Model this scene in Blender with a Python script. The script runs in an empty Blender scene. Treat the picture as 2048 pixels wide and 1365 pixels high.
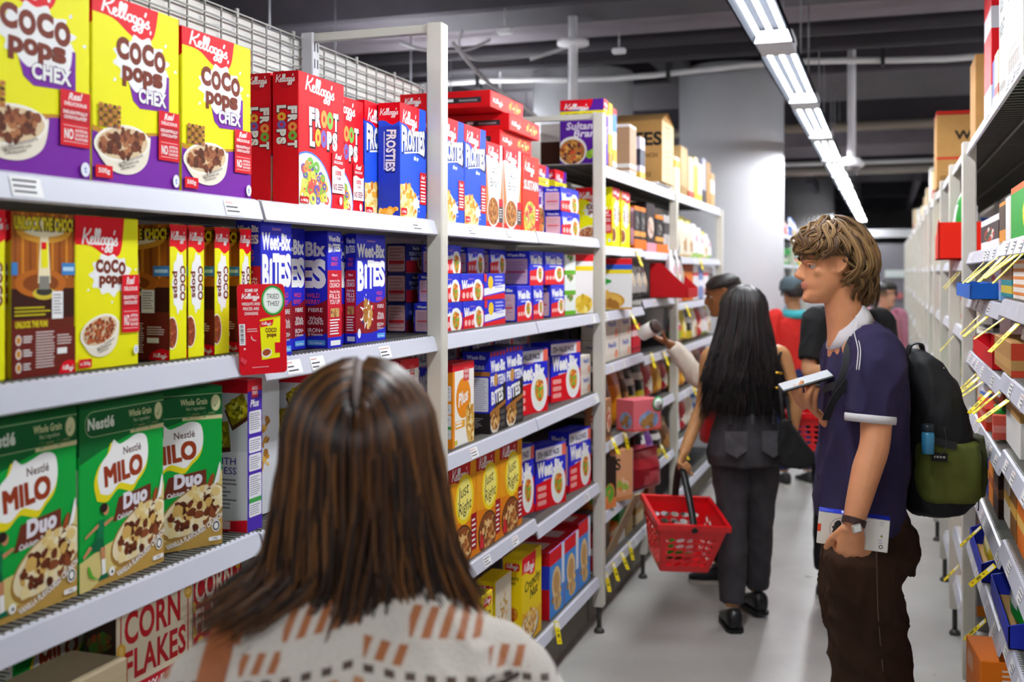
import bpy, bmesh, math, random
from math import sin, cos, pi, radians, sqrt, atan2
from mathutils import Vector, Matrix, Euler, noise

# ------------------------------------------------------------------ camera, world, exposure
SC = bpy.context.scene
COL = SC.collection
FPX, CX, HZ, CAMH = 2200.0, 1024.0, 545.0, 1.65          # focal length in px of a 2048 px frame, horizon row
TH = math.atan(751.0 / FPX)
S_, C_ = sin(TH), cos(TH)
cam = bpy.data.cameras.new('camera')
cam.sensor_width = 36.0
cam.lens = FPX / 2048.0 * 36.0
cam.shift_y = -(682.5 - HZ) / 2048.0
cam.clip_start = 0.05
cam.dof.use_dof = True
cam.dof.focus_distance = 2.75
cam.dof.aperture_fstop = 3.2
camo = bpy.data.objects.new('camera', cam)
camo.location = (0, 0, CAMH)
camo.rotation_euler = (pi / 2, 0, TH)
COL.objects.link(camo)
SC.camera = camo
w = bpy.data.worlds.new('world'); SC.world = w; w.use_nodes = True
w.node_tree.nodes['Background'].inputs[0].default_value = (0.62, 0.64, 0.7, 1)
w.node_tree.nodes['Background'].inputs[1].default_value = 0.15
SC.view_settings.view_transform = 'Standard'
SC.view_settings.look = 'None'
SC.view_settings.gamma = 1.0
SC.view_settings.use_curve_mapping = False
SC.view_settings.exposure = 1.05
LAMP_EMIT = 44.0         # radiance of the fluorescent tubes

# ------------------------------------------------------------------ measuring helpers (photo pixel -> place)
def ray(px):
    q = (px - CX) / FPX
    return -S_ + q * C_, C_ + q * S_
def YL(px, X):                      # distance along the aisle where the column px meets the plane x = X
    a, b = ray(px)
    return X / a * b
def TL(px, X):
    return X / ray(px)[0]
def ZL(px, py, X):
    return CAMH + (HZ - py) / FPX * TL(px, X)
def AT(px, py, t):                  # point at depth t
    a, b = ray(px)
    return Vector((a * t, b * t, CAMH + (HZ - py) / FPX * t))

# ------------------------------------------------------------------ materials
def lin(c):
    return c / 12.92 if c <= 0.04045 else ((c + 0.055) / 1.055) ** 2.4
def rgb(h):
    h = h.lstrip('#')
    return tuple(lin(int(h[i:i + 2], 16) / 255) for i in (0, 2, 4))
_mats = {}
def mat(h, rough=0.45, metal=0.0, coat=0.0, spec=0.5, emit=0.0, noise_=0.0, nscale=30.0, bump=0.0, sheen=0.0, sss=0.0, name=None):
    key = (h, rough, metal, coat, spec, emit, noise_, nscale, bump, sheen, sss)
    if key in _mats: return _mats[key]
    m = bpy.data.materials.new(name or 'm_' + h.strip('#'))
    m.use_nodes = True
    nt = m.node_tree; b = nt.nodes['Principled BSDF']
    c = rgb(h) + (1,)
    b.inputs['Base Color'].default_value = c
    b.inputs['Roughness'].default_value = rough
    b.inputs['Metallic'].default_value = metal
    b.inputs['Coat Weight'].default_value = coat
    b.inputs['Coat Roughness'].default_value = 0.15
    b.inputs['Specular IOR Level'].default_value = spec
    b.inputs['Sheen Weight'].default_value = sheen
    if sss:
        b.inputs['Subsurface Weight'].default_value = sss
        b.inputs['Subsurface Radius'].default_value = (0.012, 0.005, 0.003)
    if emit:
        b.inputs['Emission Color'].default_value = c
        b.inputs['Emission Strength'].default_value = emit
    if noise_ or bump:
        tc = nt.nodes.new('ShaderNodeTexCoord'); nz = nt.nodes.new('ShaderNodeTexNoise')
        nz.inputs['Scale'].default_value = nscale; nz.inputs['Detail'].default_value = 4
        nt.links.new(tc.outputs['Object'], nz.inputs['Vector'])
        if noise_:
            mx = nt.nodes.new('ShaderNodeMix'); mx.data_type = 'RGBA'
            mr = nt.nodes.new('ShaderNodeMapRange')
            mr.inputs[1].default_value = 0.3; mr.inputs[2].default_value = 0.7
            nt.links.new(nz.outputs['Fac'], mr.inputs[0]); nt.links.new(mr.outputs[0], mx.inputs[0])
            mx.inputs[6].default_value = tuple(x * (1 - noise_) for x in c[:3]) + (1,)
            mx.inputs[7].default_value = tuple(min(1, x * (1 + noise_)) for x in c[:3]) + (1,)
            nt.links.new(mx.outputs[2], b.inputs['Base Color'])
        if bump:
            bp = nt.nodes.new('ShaderNodeBump'); bp.inputs['Strength'].default_value = bump; bp.inputs['Distance'].default_value = 0.01
            nt.links.new(nz.outputs['Fac'], bp.inputs['Height']); nt.links.new(bp.outputs[0], b.inputs['Normal'])
    _mats[key] = m
    return m
def ink(h): return mat(h, rough=0.5, spec=0.2)

# ------------------------------------------------------------------ mesh builder
class MB:
    def __init__(s): s.v, s.f, s.mi, s.sm, s.mats = [], [], [], [], []
    def mid(s, m):
        for i, x in enumerate(s.mats):
            if x is m: return i
        s.mats.append(m); return len(s.mats) - 1
    def add(s, vs, fs, m, smooth=False, M=None):
        b = len(s.v)
        if M is not None: vs = [M @ Vector(p) for p in vs]
        s.v.extend([tuple(p) for p in vs])
        i = s.mid(m)
        for f in fs:
            s.f.append([b + k for k in f]); s.mi.append(i); s.sm.append(smooth)
    def box(s, x0, x1, y0, y1, z0, z1, m, bev=0.0, M=None):
        if bev <= 0:
            vs = [(x, y, z) for z in (z0, z1) for y in (y0, y1) for x in (x0, x1)]
            fs = [(0, 2, 3, 1), (4, 5, 7, 6), (0, 1, 5, 4), (2, 6, 7, 3), (0, 4, 6, 2), (1, 3, 7, 5)]
            s.add(vs, fs, m, False, M); return
        bm = bmesh.new(); bmesh.ops.create_cube(bm, size=1)
        for v in bm.verts:
            v.co = Vector(((x0 + x1) / 2 + v.co.x * (x1 - x0), (y0 + y1) / 2 + v.co.y * (y1 - y0), (z0 + z1) / 2 + v.co.z * (z1 - z0)))
        bmesh.ops.bevel(bm, geom=bm.edges[:], offset=bev, segments=1, affect='EDGES', profile=0.5)
        s.bm(bm, m, False, M)
    def bm(s, bm, m, smooth=False, M=None):
        bm.verts.index_update()
        s.add([v.co.copy() for v in bm.verts], [[v.index for v in f.verts] for f in bm.faces], m, smooth, M); bm.free()
    def loft(s, rings, m, caps=(True, True), smooth=True, closed=True, M=None):
        n = len(rings[0]); vs = [p for r in rings for p in r]; fs = []
        for i in range(len(rings) - 1):
            for k in range(n if closed else n - 1):
                a, b2 = i * n + k, i * n + (k + 1) % n
                fs.append((a, b2, b2 + n, a + n))
        if caps[0]: fs.append(tuple(range(n - 1, -1, -1)))
        if caps[1]: fs.append(tuple(range((len(rings) - 1) * n, len(rings) * n)))
        s.add(vs, fs, m, smooth, M)
    def tube(s, pts, r, m, n=8, caps=(True, True), M=None, flat=1.0, up=None):
        pts = [Vector(p) for p in pts]
        rr = r if isinstance(r, (list, tuple)) else [r] * len(pts)
        u0 = Vector(up) if up else None; rings = []; prev = None
        for i, p in enumerate(pts):
            t = (pts[min(i + 1, len(pts) - 1)] - pts[max(i - 1, 0)])
            t = t.normalized() if t.length > 1e-9 else Vector((0, 0, 1))
            if prev is None:
                a = u0 if u0 else (Vector((0, 0, 1)) if abs(t.z) < 0.9 else Vector((1, 0, 0)))
                x = (a - t * a.dot(t)).normalized()
            else:
                x = (prev - t * prev.dot(t)); x = x.normalized() if x.length > 1e-6 else prev
            prev = x; y = t.cross(x)
            rings.append([p + (x * cos(2 * pi * k / n) * flat + y * sin(2 * pi * k / n)) * rr[i] for k in range(n)])
        s.loft(rings, m, caps, True, True, M)
    def cyl(s, p0, p1, r0, m, r1=None, n=16, M=None):
        s.tube([p0, p1], [r0, r0 if r1 is None else r1], m, n, (True, True), M)
    def lathe(s, prof, m, n=20, c=(0, 0, 0), M=None, smooth=True):
        rings = [[(c[0] + r * cos(2 * pi * k / n), c[1] + r * sin(2 * pi * k / n), c[2] + z) for k in range(n)] for r, z in prof]
        s.loft(rings, m, (True, True), smooth, True, M)
    def ell(s, c, rx, ry, rz, m, nu=14, nv=8, M=None):
        rings = []
        for j in range(nv + 1):
            a = -pi / 2 + pi * j / nv; q = max(cos(a), 0.02)
            rings.append([(c[0] + rx * q * cos(2 * pi * k / nu), c[1] + ry * q * sin(2 * pi * k / nu), c[2] + rz * sin(a)) for k in range(nu)])
        s.loft(rings, m, (True, True), True, True, M)
    def quad(s, a, b, c, d, m, M=None): s.add([a, b, c, d], [(0, 1, 2, 3)], m, False, M)
    def mesh(s, name):
        me = bpy.data.meshes.new(name)
        me.from_pydata(s.v, [], s.f)
        for m in s.mats: me.materials.append(m)
        me.polygons.foreach_set('material_index', s.mi)
        me.polygons.foreach_set('use_smooth', s.sm)
        me.update()
        return me
    def build(s, name, parent=None, loc=None, rotz=0.0):
        return link(name, s.mesh(name), parent, loc, rotz)
def link(name, me, parent=None, loc=None, rotz=0.0):
    o = bpy.data.objects.new(name, me); COL.objects.link(o)
    if parent is not None: o.parent = parent
    if loc is not None: o.location = loc
    if rotz: o.rotation_euler = (0, 0, rotz)
    return o
def empty(name, loc=(0, 0, 0), rotz=0.0):
    o = bpy.data.objects.new(name, None); COL.objects.link(o); o.location = loc; o.rotation_euler = (0, 0, rotz); o.empty_display_size = 0.1
    return o
def tag(o, label=None, cat=None, group=None, kind=None):
    if label: o['label'] = label
    if cat: o['category'] = cat
    if group: o['group'] = group
    if kind: o['kind'] = kind
    return o
def copy_tree(o, parent=None):
    c = o.copy(); COL.objects.link(c)
    if parent is not None: c.parent = parent
    for ch in list(o.children): copy_tree(ch, c)
    return c
def catmull(pts, per=5):
    pts = [Vector(p) for p in pts]; out = []
    for i in range(len(pts) - 1):
        p0, p1, p2, p3 = pts[max(i - 1, 0)], pts[i], pts[i + 1], pts[min(i + 2, len(pts) - 1)]
        for k in range(per):
            t = k / per
            out.append(0.5 * ((2 * p1) + (p2 - p0) * t + (2 * p0 - 5 * p1 + 4 * p2 - p3) * t * t + (3 * p1 - p0 - 3 * p2 + p3) * t ** 3))
    out.append(pts[-1]); return out
# ------------------------------------------------------------------ room shell
XF, XB = -1.25, -1.70            # front and back plane of the run of shelves on the cereal side
RF, RB = 0.29, 0.74              # the same for the facing run
def struct(name, b): o = b.build(name); tag(o, kind='structure'); return o
def floor_mat():
    m = bpy.data.materials.new('floor_vinyl'); m.use_nodes = True; nt = m.node_tree; b = nt.nodes['Principled BSDF']
    tc = nt.nodes.new('ShaderNodeTexCoord'); n1 = nt.nodes.new('ShaderNodeTexNoise'); n2 = nt.nodes.new('ShaderNodeTexNoise'); n3 = nt.nodes.new('ShaderNodeTexNoise')
    n1.inputs['Scale'].default_value = 1.6; n1.inputs['Detail'].default_value = 5
    n2.inputs['Scale'].default_value = 260; n2.inputs['Detail'].default_value = 2
    n3.inputs['Scale'].default_value = 9; n3.inputs['Detail'].default_value = 6
    for n in (n1, n2, n3): nt.links.new(tc.outputs['Object'], n.inputs['Vector'])
    r1 = nt.nodes.new('ShaderNodeValToRGB'); r1.color_ramp.elements[0].position = 0.35; r1.color_ramp.elements[1].position = 0.7
    r1.color_ramp.elements[0].color = rgb('#a8a49e') + (1,); r1.color_ramp.elements[1].color = rgb('#c4c1bb') + (1,)
    nt.links.new(n1.outputs['Fac'], r1.inputs['Fac'])
    mx = nt.nodes.new('ShaderNodeMix'); mx.data_type = 'RGBA'; mx.inputs[0].default_value = 0.12
    nt.links.new(r1.outputs['Color'], mx.inputs[6]); nt.links.new(n2.outputs['Color'], mx.inputs[7])
    nt.links.new(mx.outputs[2], b.inputs['Base Color'])
    rr = nt.nodes.new('ShaderNodeMapRange'); rr.inputs[3].default_value = 0.22; rr.inputs[4].default_value = 0.42
    nt.links.new(n3.outputs['Fac'], rr.inputs[0]); nt.links.new(rr.outputs[0], b.inputs['Roughness'])
    return m
b = MB(); b.box(-7, 6, -4, 32, -0.12, 0.0, floor_mat()); struct('floor', b)
M_DARK = mat('#161216', 0.85, noise_=0.3, nscale=2.0)
b = MB(); b.box(-7, 6, -4, 32, 4.1, 4.25, M_DARK); struct('ceiling', b)
M_WALL = mat('#8f8c90', 0.8, noise_=0.08, nscale=3.0)
b = MB(); b.box(-7.15, -7, -4, 32, 0, 4.1, M_WALL); struct('wall_left', b)
b = MB(); b.box(6, 6.15, -4, 32, 0, 4.1, M_WALL); struct('wall_right', b)
b = MB(); b.box(-7, 6, 32, 32.15, 0, 4.1, M_WALL); struct('wall_far', b)
b = MB(); b.box(-7, 6, -4.15, -4, 0, 4.1, M_WALL); struct('wall_near', b)
# soffits and beams below the slab
M_BEAM = mat('#3c363d', 0.7, noise_=0.15, nscale=4.0); M_BEAM2 = mat('#2b262c', 0.75, noise_=0.15, nscale=4.0); M_PALE = mat('#7d737b', 0.7, noise_=0.1, nscale=5.0)
def trim(b, n): struct('trim_%d' % n, b)
for n, (x0, x1, y0, y1, z0, z1, m) in enumerate([
    (-7, 6, 7.0, 7.55, 3.42, 3.75, M_BEAM), (-7, 6, 7.55, 8.5, 3.52, 3.60, M_PALE), (-7, 1.0, 8.75, 8.85, 3.36, 3.62, M_BEAM2),
    (-7, 6, 10.3, 12.0, 3.44, 3.9, M_BEAM), (-7, 6, 13.2, 13.5, 3.3, 3.9, M_BEAM2), (-7, 6, 16.0, 17.4, 3.4, 3.8, M_PALE),
    (-7, 6, 19.0, 21.2, 3.3, 3.9, M_BEAM), (-7, 6, 23.5, 24.0, 3.2, 3.9, M_BEAM2), (-7, 6, 27.0, 27.6, 3.1, 3.9, M_BEAM), (-1.9, -1.6, 8.9, 10.3, 3.4, 3.9, M_BEAM2), (-3.9, -2.6, 8.9, 10.2, 3.44, 3.9, M_BEAM2)]):
    b = MB(); b.box(x0, x1, y0, y1, z0, z1, m, bev=0.02); trim(b, n + 1)

# columns
M_COL = mat('#d9d9dd', 0.55, noise_=0.03, nscale=2.0)
def column(x, y, r, ztop, n, label):
    o = empty('round_column', (x, y, 0))
    b = MB(); b.lathe([(r, 0.0), (r, 1.2), (r, 2.4), (r, ztop)], M_COL, n=48); b.build('shaft', o)
    b = MB(); b.lathe([(r + 0.012, 0.0), (r + 0.012, 0.09), (r + 0.004, 0.1)], mat('#5c5a5e', 0.5), n=48); b.build('plinth_ring', o)
    tag(o, label, 'column', 'round white columns', None)
column(-1.31, 9.85, 0.455, 3.44, 1, 'thick round white column standing at the end of the cereal shelving')
column(-2.60, 9.60, 0.45, 3.44, 2, 'round white column behind the cereal shelving above the purple bran box')
column(-1.34, 20.1, 0.45, 3.30, 3, 'smaller looking round white column far down the aisle beyond the fat one')

# ------------------------------------------------------------------ ceiling light fixtures
M_TRAY = mat('#1e1f22', 0.9, spec=0.0); M_CASE = mat('#b9bcc2', 0.5); M_TUBE = mat('#f6faff', 0.4, emit=LAMP_EMIT)
def fixture_proto():
    o = empty('ceiling_light', (0, 0, 2.78))
    b = MB()                                              # inverted trough, open below
    L = 0.83
    prof = [(-0.088, -0.07), (-0.066, -0.012), (0.066, -0.012), (0.088, -0.07), (0.096, -0.07), (0.075, 0.0), (-0.075, 0.0), (-0.096, -0.07)]
    b.loft([[(x, y, z) for x, z in prof] for y in (-L, L)], M_TRAY, smooth=False)
    b.build('reflector_tray', o)
    for y in (-L, L - 0.04):
        b = MB(); b.box(-0.084, 0.084, y, y + 0.04, -0.069, -0.012, M_CASE); b.build('end_plate', o)
    b = MB(); b.box(-0.085, 0.085, L, L + 0.24, -0.07, 0.0, M_CASE, bev=0.006); b.build('joining_box', o)
    for x in (-0.058, 0.0, 0.058):
        b = MB(); b.tube([(x, -0.74, -0.045), (x, 0.74, -0.045)], 0.0105, M_TUBE, n=7); b.build('fluorescent_tube', o)
    for y in (-0.6, 0.6):
        b = MB(); b.tube([(0, y, 0.0), (0, y, 1.28)], 0.005, mat('#6b6b70', 0.4, metal=0.6), n=6); b.build('hanger_rod', o)
    return o
fx = fixture_proto(); _first = True
def batten_proto():  # unseen added lamps, tubes left open so light reaches columns and ceiling
    o = empty('ceiling_light', (0, 0, 2.85)); b = MB(); b.box(-.05, .05, -.78, .78, -.05, 0, M_CASE, bev=.006); b.build('batten_case', o)
    for x in (-.07, .07):
        b = MB(); b.tube([(x, -.74, -.025), (x, .74, -.025)], .013, M_TUBE, n=7); b.build('fluorescent_tube', o)
    for y in (-.6, .6):
        b = MB(); b.tube([(0, y, 0), (0, y, 1.22)], .005, mat('#6b6b70', .4, metal=.6), n=6); b.build('hanger_rod', o)
    return o
_fb = True
def place_batten(x, y, label, group):
    global _fb
    o = bat if _fb else copy_tree(bat)
    _fb = False
    o.location = (x, y, 2.85); tag(o, label, 'light', group)
ORD = 'first second third fourth fifth sixth seventh eighth ninth tenth eleventh twelfth thirteenth fourteenth fifteenth sixteenth seventeenth eighteenth nineteenth twentieth'.split()
def place_light(x, y, label, group):
    global _first
    o = fx if _first else copy_tree(fx)
    _first = False
    o.location = (x, y, 2.78); tag(o, label, 'light', group)
for i in [0, 1] + list(range(3, 15)):
    y = 0.72 + 1.9 * (i - 2) - 0.12
    vis = i - 4
    lab = ('lit triple tube fixture over the aisle, %s down the row from the top edge' % ORD[vis]) if vis >= 0 else 'lit triple tube fixture over the shoppers nearer the camera'
    place_light(-0.50, y, lab, 'row of ceiling lights over the aisle')
bat = batten_proto()
for i in range(8):
    place_batten(-3.4, -1.0 + 2.0 * i, 'unseen open batten light added over the neighbouring aisle behind the cereal shelves', 'unseen ceiling lights over the next aisle')
for i in range(8):
    place_batten(2.0, -1.0 + 2.0 * i, 'unseen open batten light added over the neighbouring aisle behind the facing shelves', 'unseen ceiling lights over the far aisle')

# ------------------------------------------------------------------ pipes, cables, camera dome
M_PIPE = mat('#d4d2d2', 0.5); M_CABLE = mat('#bdb9bd', 0.55); M_BLACKP = mat('#141317', 0.6)
b = MB(); pts = []
for i in range(34):
    x = -6.8 + i * 0.38; pts.append((x, 9.15, 3.33 + 0.025 * sin(i * 0.9) - 0.00 * x))
b.tube(pts, 0.026, M_PIPE, n=8)
o = b.build('cable_conduit'); tag(o, 'pale conduit crossing the ceiling in front of the two white columns', 'pipe')
for i in range(14):
    b = MB(); x = -6.0 + i * 0.85; b.box(x, x + 0.03, 9.1, 9.2, 3.28, 3.46, M_BLACKP); b.build('pipe_bracket', o)
def cable(pts, r, label, m=M_CABLE, nm='ceiling_cable'):
    b = MB(); b.tube(catmull(pts, 6), r, m, n=6); tag(b.build(nm), label, 'cable')
cable([AT(905, 85, 5.6), AT(960, 150, 5.8), AT(1010, 190, 6.0), AT(1072, 232, 6.6)], 0.011, 'pale cable sagging toward the white column above the mesh backing')
cable([AT(925, 60, 7.0), AT(918, 92, 7.0), AT(945, 118, 7.0), AT(1005, 118, 7.2), AT(1100, 108, 7.6)], 0.009, 'looped pale cable hanging under the ceiling duct')
cable([AT(800, 85, 7.0), AT(850, 100, 7.0), AT(930, 100, 7.2), AT(980, 80, 7.4)], 0.010, 'short pale cable draped beside the tall shelf post')
cable([AT(1060, 118, 8.0), AT(1110, 102, 8.0), AT(1150, 88, 8.0)], 0.014, 'pale cable running to the top of the white drop pole')
cable([AT(960, 190, 9.5), AT(1000, 225, 9.5), AT(1032, 250, 9.5)], 0.03, 'grey cable tray beside the rear column', mat('#77747a', 0.6), 'cable_tray')
b = MB(); q = AT(1000, 225, 9.5); b.cyl((0, 0, .02), (0, 0, 4.1 - q.z), .008, M_CABLE, n=6); b.build('hanger_rod', bpy.data.objects['cable_tray'], q)
o = empty('drop_pole', tuple(AT(1146, 60, 7.6))); b = MB(); z = o.location.z
b.cyl((0, 0, 2.42 - z), (0, 0, 3.5 - z), 0.032, mat('#e6e4e8', 0.5)); b.build('pole_tube', o)
b = MB(); b.cyl((0, 0, 3.22 - z), (0, 0, 3.25 - z), 0.11, mat('#e6e4e8', 0.5)); b.build('flange', o)
tag(o, 'white pole dropping from the ceiling behind the purple bran box', 'pole')
for i, (y, z, r, m, l) in enumerate([(8.2, 3.40, 0.05, M_BEAM2, 'dark pipe across the ceiling just behind the first duct'), (12.6, 3.25, 0.05, mat('#7d7064', 0.6), 'brownish pipe across the ceiling above the dome camera'),
        (15.0, 2.98, 0.055, mat('#8b837c', 0.5), 'pale brown pipe across the ceiling behind the dome camera'), (15.4, 3.12, 0.03, M_PIPE, 'thin pale pipe across the dark ceiling recess'), (9.6, 3.62, 0.045, M_PALE, 'grey pipe tucked up between the ceiling beams')]):
    b = MB(); b.cyl((-6.9, y, z), (5.9, y, z), r, m, n=12); tag(b.build('ceiling_pipe'), l, 'pipe')
p = AT(1703, 330, 9.5)
o = empty('dome_camera', tuple(p)); b = MB(); b.cyl((0, 0, 0.06), (0, 0, 1.56), 0.035, mat('#cfccd2', 0.5)); b.build('stem', o)
b = MB(); b.lathe([(0.02, 0.07), (0.07, 0.06), (0.105, 0.02), (0.11, -0.005), (0.09, -0.02)], mat('#c9c7c9', 0.5)); b.build('housing', o)
b = MB(); b.lathe([(0.075, -0.015), (0.07, -0.05), (0.045, -0.078), (0.01, -0.088)], mat('#4a4646', 0.12, coat=0.6)); b.build('dome', o)
tag(o, 'white dome security camera hanging on a stem from the dark ceiling', 'camera')
for i in range(7):
    b = MB(); x = -6 + i * 1.6; b.box(x, x + 0.08, 17.6, 26, 3.02, 3.2, mat('#55505a', 0.7)); tag(b.build('ceiling_rail'), 'grey rail running along the far ceiling, %s from the cereal side' % ORD[i], 'rail', 'far ceiling rails')
for (px, py, t, l) in [(1238, 102, 8.3, 'small white emergency lamp under the ceiling duct'), (1010, 62, 7.2, 'small white sprinkler box at the pale duct edge')]:
    q = AT(px, py, t); b = MB(); b.box(-0.05, 0.05, -0.03, 0.03, -0.02, 0.02, mat('#e8e6ea', 0.4), bev=0.008); b.cyl((0, 0, 0.02), (0, 0, 0.15), 0.006, M_CABLE, n=6)
    tag(b.build('ceiling_box', None, q), l, 'box')

# ------------------------------------------------------------------ shelving
M_POST = mat('#d2cdc0', 0.45, noise_=0.05, nscale=7.0); M_SHELF = mat('#dcd9d2', 0.5, noise_=0.04, nscale=5.0); M_RAIL = mat('#c9cad6', 0.35)
M_PANEL = mat('#dedbd4', 0.6, noise_=0.04, nscale=4.0); M_WIRE = mat('#8c8a83', 0.45, metal=0.3); M_LINER = mat('#2a2829', 0.6); M_KICK = mat('#6d6456', 0.6, noise_=0.1); M_DKHOLE = mat('#2d2c30', 0.6); M_FOOT = mat('#3a3733', 0.5)
M_PAPER = mat('#f4f3f1', 0.5); M_PINKT = mat('#e8b9b6', 0.6); M_TXT = mat('#5c5a60', 0.6)
RNG = random.Random(4)
def post(sgn, front, y, z1=2.38, w=0.048, z0=0.12):
    b = MB(); x = front
    b.box(x - 0.025, x + 0.025, y - w / 2, y + w / 2, z0, z1, M_POST, bev=0.004)
    return b
def foot(b, x, y):
    b.cyl((x, y, 0.02), (x, y, 0.15), 0.011, M_FOOT, n=10); b.lathe([(0.025, 0.0), (0.025, 0.01), (0.014, 0.024)], M_FOOT, n=14, c=(x, y, 0))
def shelf_part(parent, sgn, front, back, y0, y1, z, liner, tickets, rail_h=0.042, rail=True, wirey=False):
    """One tray; sgn=+1 when the aisle lies towards +x of the shelf."""
    b = MB(); xa, xb = sorted((front - sgn * 0.012, back + sgn * 0.03))
    yy0, yy1 = y0 + 0.006, y1 - 0.006
    if wirey:
        n = int((yy1 - yy0) / 0.05)
        b.box(xa, xb, yy0, yy1, z - 0.006, z, mat('#b9b2ab', 0.5, noise_=0.08))
        for i in range(n + 1):
            y = yy0 + (yy1 - yy0) * i / n; b.box(xa, xb, y - 0.003, y + 0.003, z - 0.012, z - 0.004, M_FOOT)
        for x in (xa + 0.1, xa + 0.25): b.box(x - 0.004, x + 0.004, yy0, yy1, z - 0.018, z - 0.012, M_FOOT)
    else:
        b.box(xa, xb, yy0, yy1, z - 0.03, z - 0.001, M_SHELF, bev=0.003)
    s = b.build('shelf', parent)
    if liner:                                             # dark ribbed liner seen in front of the packs
        b = MB(); b.box(xa + 0.004, xb - 0.004, yy0, yy1, z - 0.0012, z - 0.0004, M_LINER)
        n = int((yy1 - yy0) / 0.017); xe = front - sgn * 0.006
        for i in range(n):
            y = yy0 + (yy1 - yy0) * (i + 0.5) / n; xa2, xb2 = sorted((xe, xe - sgn * 0.05)); b.box(xa2, xb2, y - 0.0022, y + 0.0022, z - 0.0006, z + 0.0016, M_WIRE)
        b.build('liner', s)
    if rail:
        b = MB(); f = front
        prof = [(f - sgn * 0.010, z + 0.001), (f, z - 0.003), (f + sgn * 0.012, z - rail_h), (f + sgn * 0.006, z - rail_h - 0.004), (f - sgn * 0.006, z - 0.012)]
        if sgn < 0: prof = prof[::-1]
        b.loft([[(x, y, zz) for x, zz in prof] for y in (yy0, yy1)], M_RAIL, smooth=False)
        for (ty, tw, th, m) in tickets:
            q = [(f + sgn * 0.0012 + sgn * 0.012 * k, z - 0.003 - (rail_h - 0.003) * k) for k in (0.12, 0.12 + th)]
            vs = [(q[1][0], ty, q[1][1]), (q[1][0], ty + tw, q[1][1]), (q[0][0], ty + tw, q[0][1]), (q[0][0], ty, q[0][1])]
            if sgn < 0: vs = [(q[1][0], ty + tw, q[1][1]), (q[1][0], ty, q[1][1]), (q[0][0], ty, q[0][1]), (q[0][0], ty + tw, q[0][1])]
            b.add(vs, [(0, 1, 2, 3)], m)
            for j in range(3):
                k0 = 0.25 + 0.22 * j; qq = (f + sgn * 0.0016 + sgn * 0.012 * k0, z - 0.003 - (rail_h - 0.003) * k0); l = tw * (0.3 + 0.5 * RNG.random())
                b.box(min(qq[0], qq[0] + sgn * 0.0006), max(qq[0], qq[0] + sgn * 0.0006), ty + 0.005, ty + 0.005 + l, qq[1] - 0.0022, qq[1] + 0.001, M_PINKT if j == 0 and RNG.random() < .5 else M_TXT)
        b.build('ticket_rail', s)
    return s
PW = 0.0255
def bay(label, sgn, front, back, y0, y1, mods, group, mesh=True, top=2.38, tall=True, seat=0.0, tk=0.3, post_at=None, topbar=True):
    """mods: list of (ya, yb, [(z, liner, rail_h, wirey)...])"""
    o = empty('shelving_bay', (0, 0, 0))
    b = MB(); xa, xb = sorted((back, back - sgn * 0.012)); b.box(xa, xb, y0 + .003, y1 - .003, 0.14, top - 0.02, M_PANEL); b.build('back_panel', o)
    if mesh:
        b = MB(); xw = back + sgn * 0.012
        n = int((y1 - y0) / 0.075)
        for i in range(n + 1):
            y = y0 + 0.02 + (y1 - y0 - 0.04) * i / n; b.box(xw - 0.002, xw + 0.002, y - 0.002, y + 0.002, 1.82, top - 0.015, M_WIRE)
        for i in range(19):
            z = 1.83 + i * 0.0295; b.box(xw + sgn * 0.002 - 0.002, xw + sgn * 0.002 + 0.002, y0 + .02, y1 - .02, z - 0.002, z + 0.002, M_WIRE)
        for i in range(n + 1):
            y = y0 + 0.02 + (y1 - y0 - 0.04) * i / n; b.box(xw - 0.003, xw + 0.003, y - 0.006, y + 0.006, top - 0.03, top - 0.006, M_WIRE) if i % 4 == 0 else None
        b.build('wire_grid', o)
    for y in sorted({m[1] for m in mods}):               # slotted rear uprights
        b = MB(); x = back + sgn * 0.03; y -= PW; b.box(x - 0.02, x + 0.02, y - 0.022, y + 0.022, 0.1, top, mat('#c6c5c8', 0.4), bev=0.003)
        for i in range(24):
            for dy in (-0.009, 0.009):
                z = top - 0.03 - i * 0.05; b.box(x + sgn * 0.02 - 0.0008, x + sgn * 0.02 + 0.0008, y + dy - 0.003, y + dy + 0.003, z - 0.028, z, M_DKHOLE)
        b.build('slotted_upright', o)
    for y in ([y1] if post_at is None else post_at):
        y -= PW
        b = post(sgn, front, y, top if tall else 2.14); foot(b, front, y); b.build('front_post', o)
        if topbar and tall:
            b = MB(); xa, xb = sorted((front - sgn * 0.02, back + sgn * 0.01)); b.box(xa, xb, y - 0.012, y + 0.012, top - 0.028, top - 0.002, M_POST, bev=0.002); b.build('top_bar', o)
    for (ya, yb, shelves) in mods:
        for sp in shelves:
            z, liner = sp[0], sp[1]; rh = sp[2] if len(sp) > 2 else 0.042; wy = sp[3] if len(sp) > 3 else False
            tk_ = []; y = ya + 0.03 + RNG.random() * 0.2
            while y < yb - 0.12:
                if RNG.random() < tk: tk_.append((y, 0.065, 0.78, M_PAPER))
                y += 0.10 + RNG.random() * 0.15
            shelf_part(o, sgn, front, back, ya, yb, z, liner, tk_, rh, True, wy)
        if abs(yb - y1) > 0.2:                             # low leg between two posts
            b = MB(); b.box(front - 0.022, front + 0.022, yb - 0.024, yb + 0.024, 0.13, 0.235, M_POST, bev=0.003); foot(b, front, yb); b.build('low_leg', o)
    b = MB(); xa, xb = sorted((front - sgn * 0.06, front - sgn * 0.075)); b.box(xa, xb, y0 + .01, y1 - .01, 0.035, 0.2, M_KICK); b.build('kick_plate', o)
    tag(o, label, 'shelving', group)
    return o
G = 'shelving on the cereal side'
A1 = [(1.803, False), (1.482, True), (1.105, True), (0.755, True), (0.26, True)]
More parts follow.
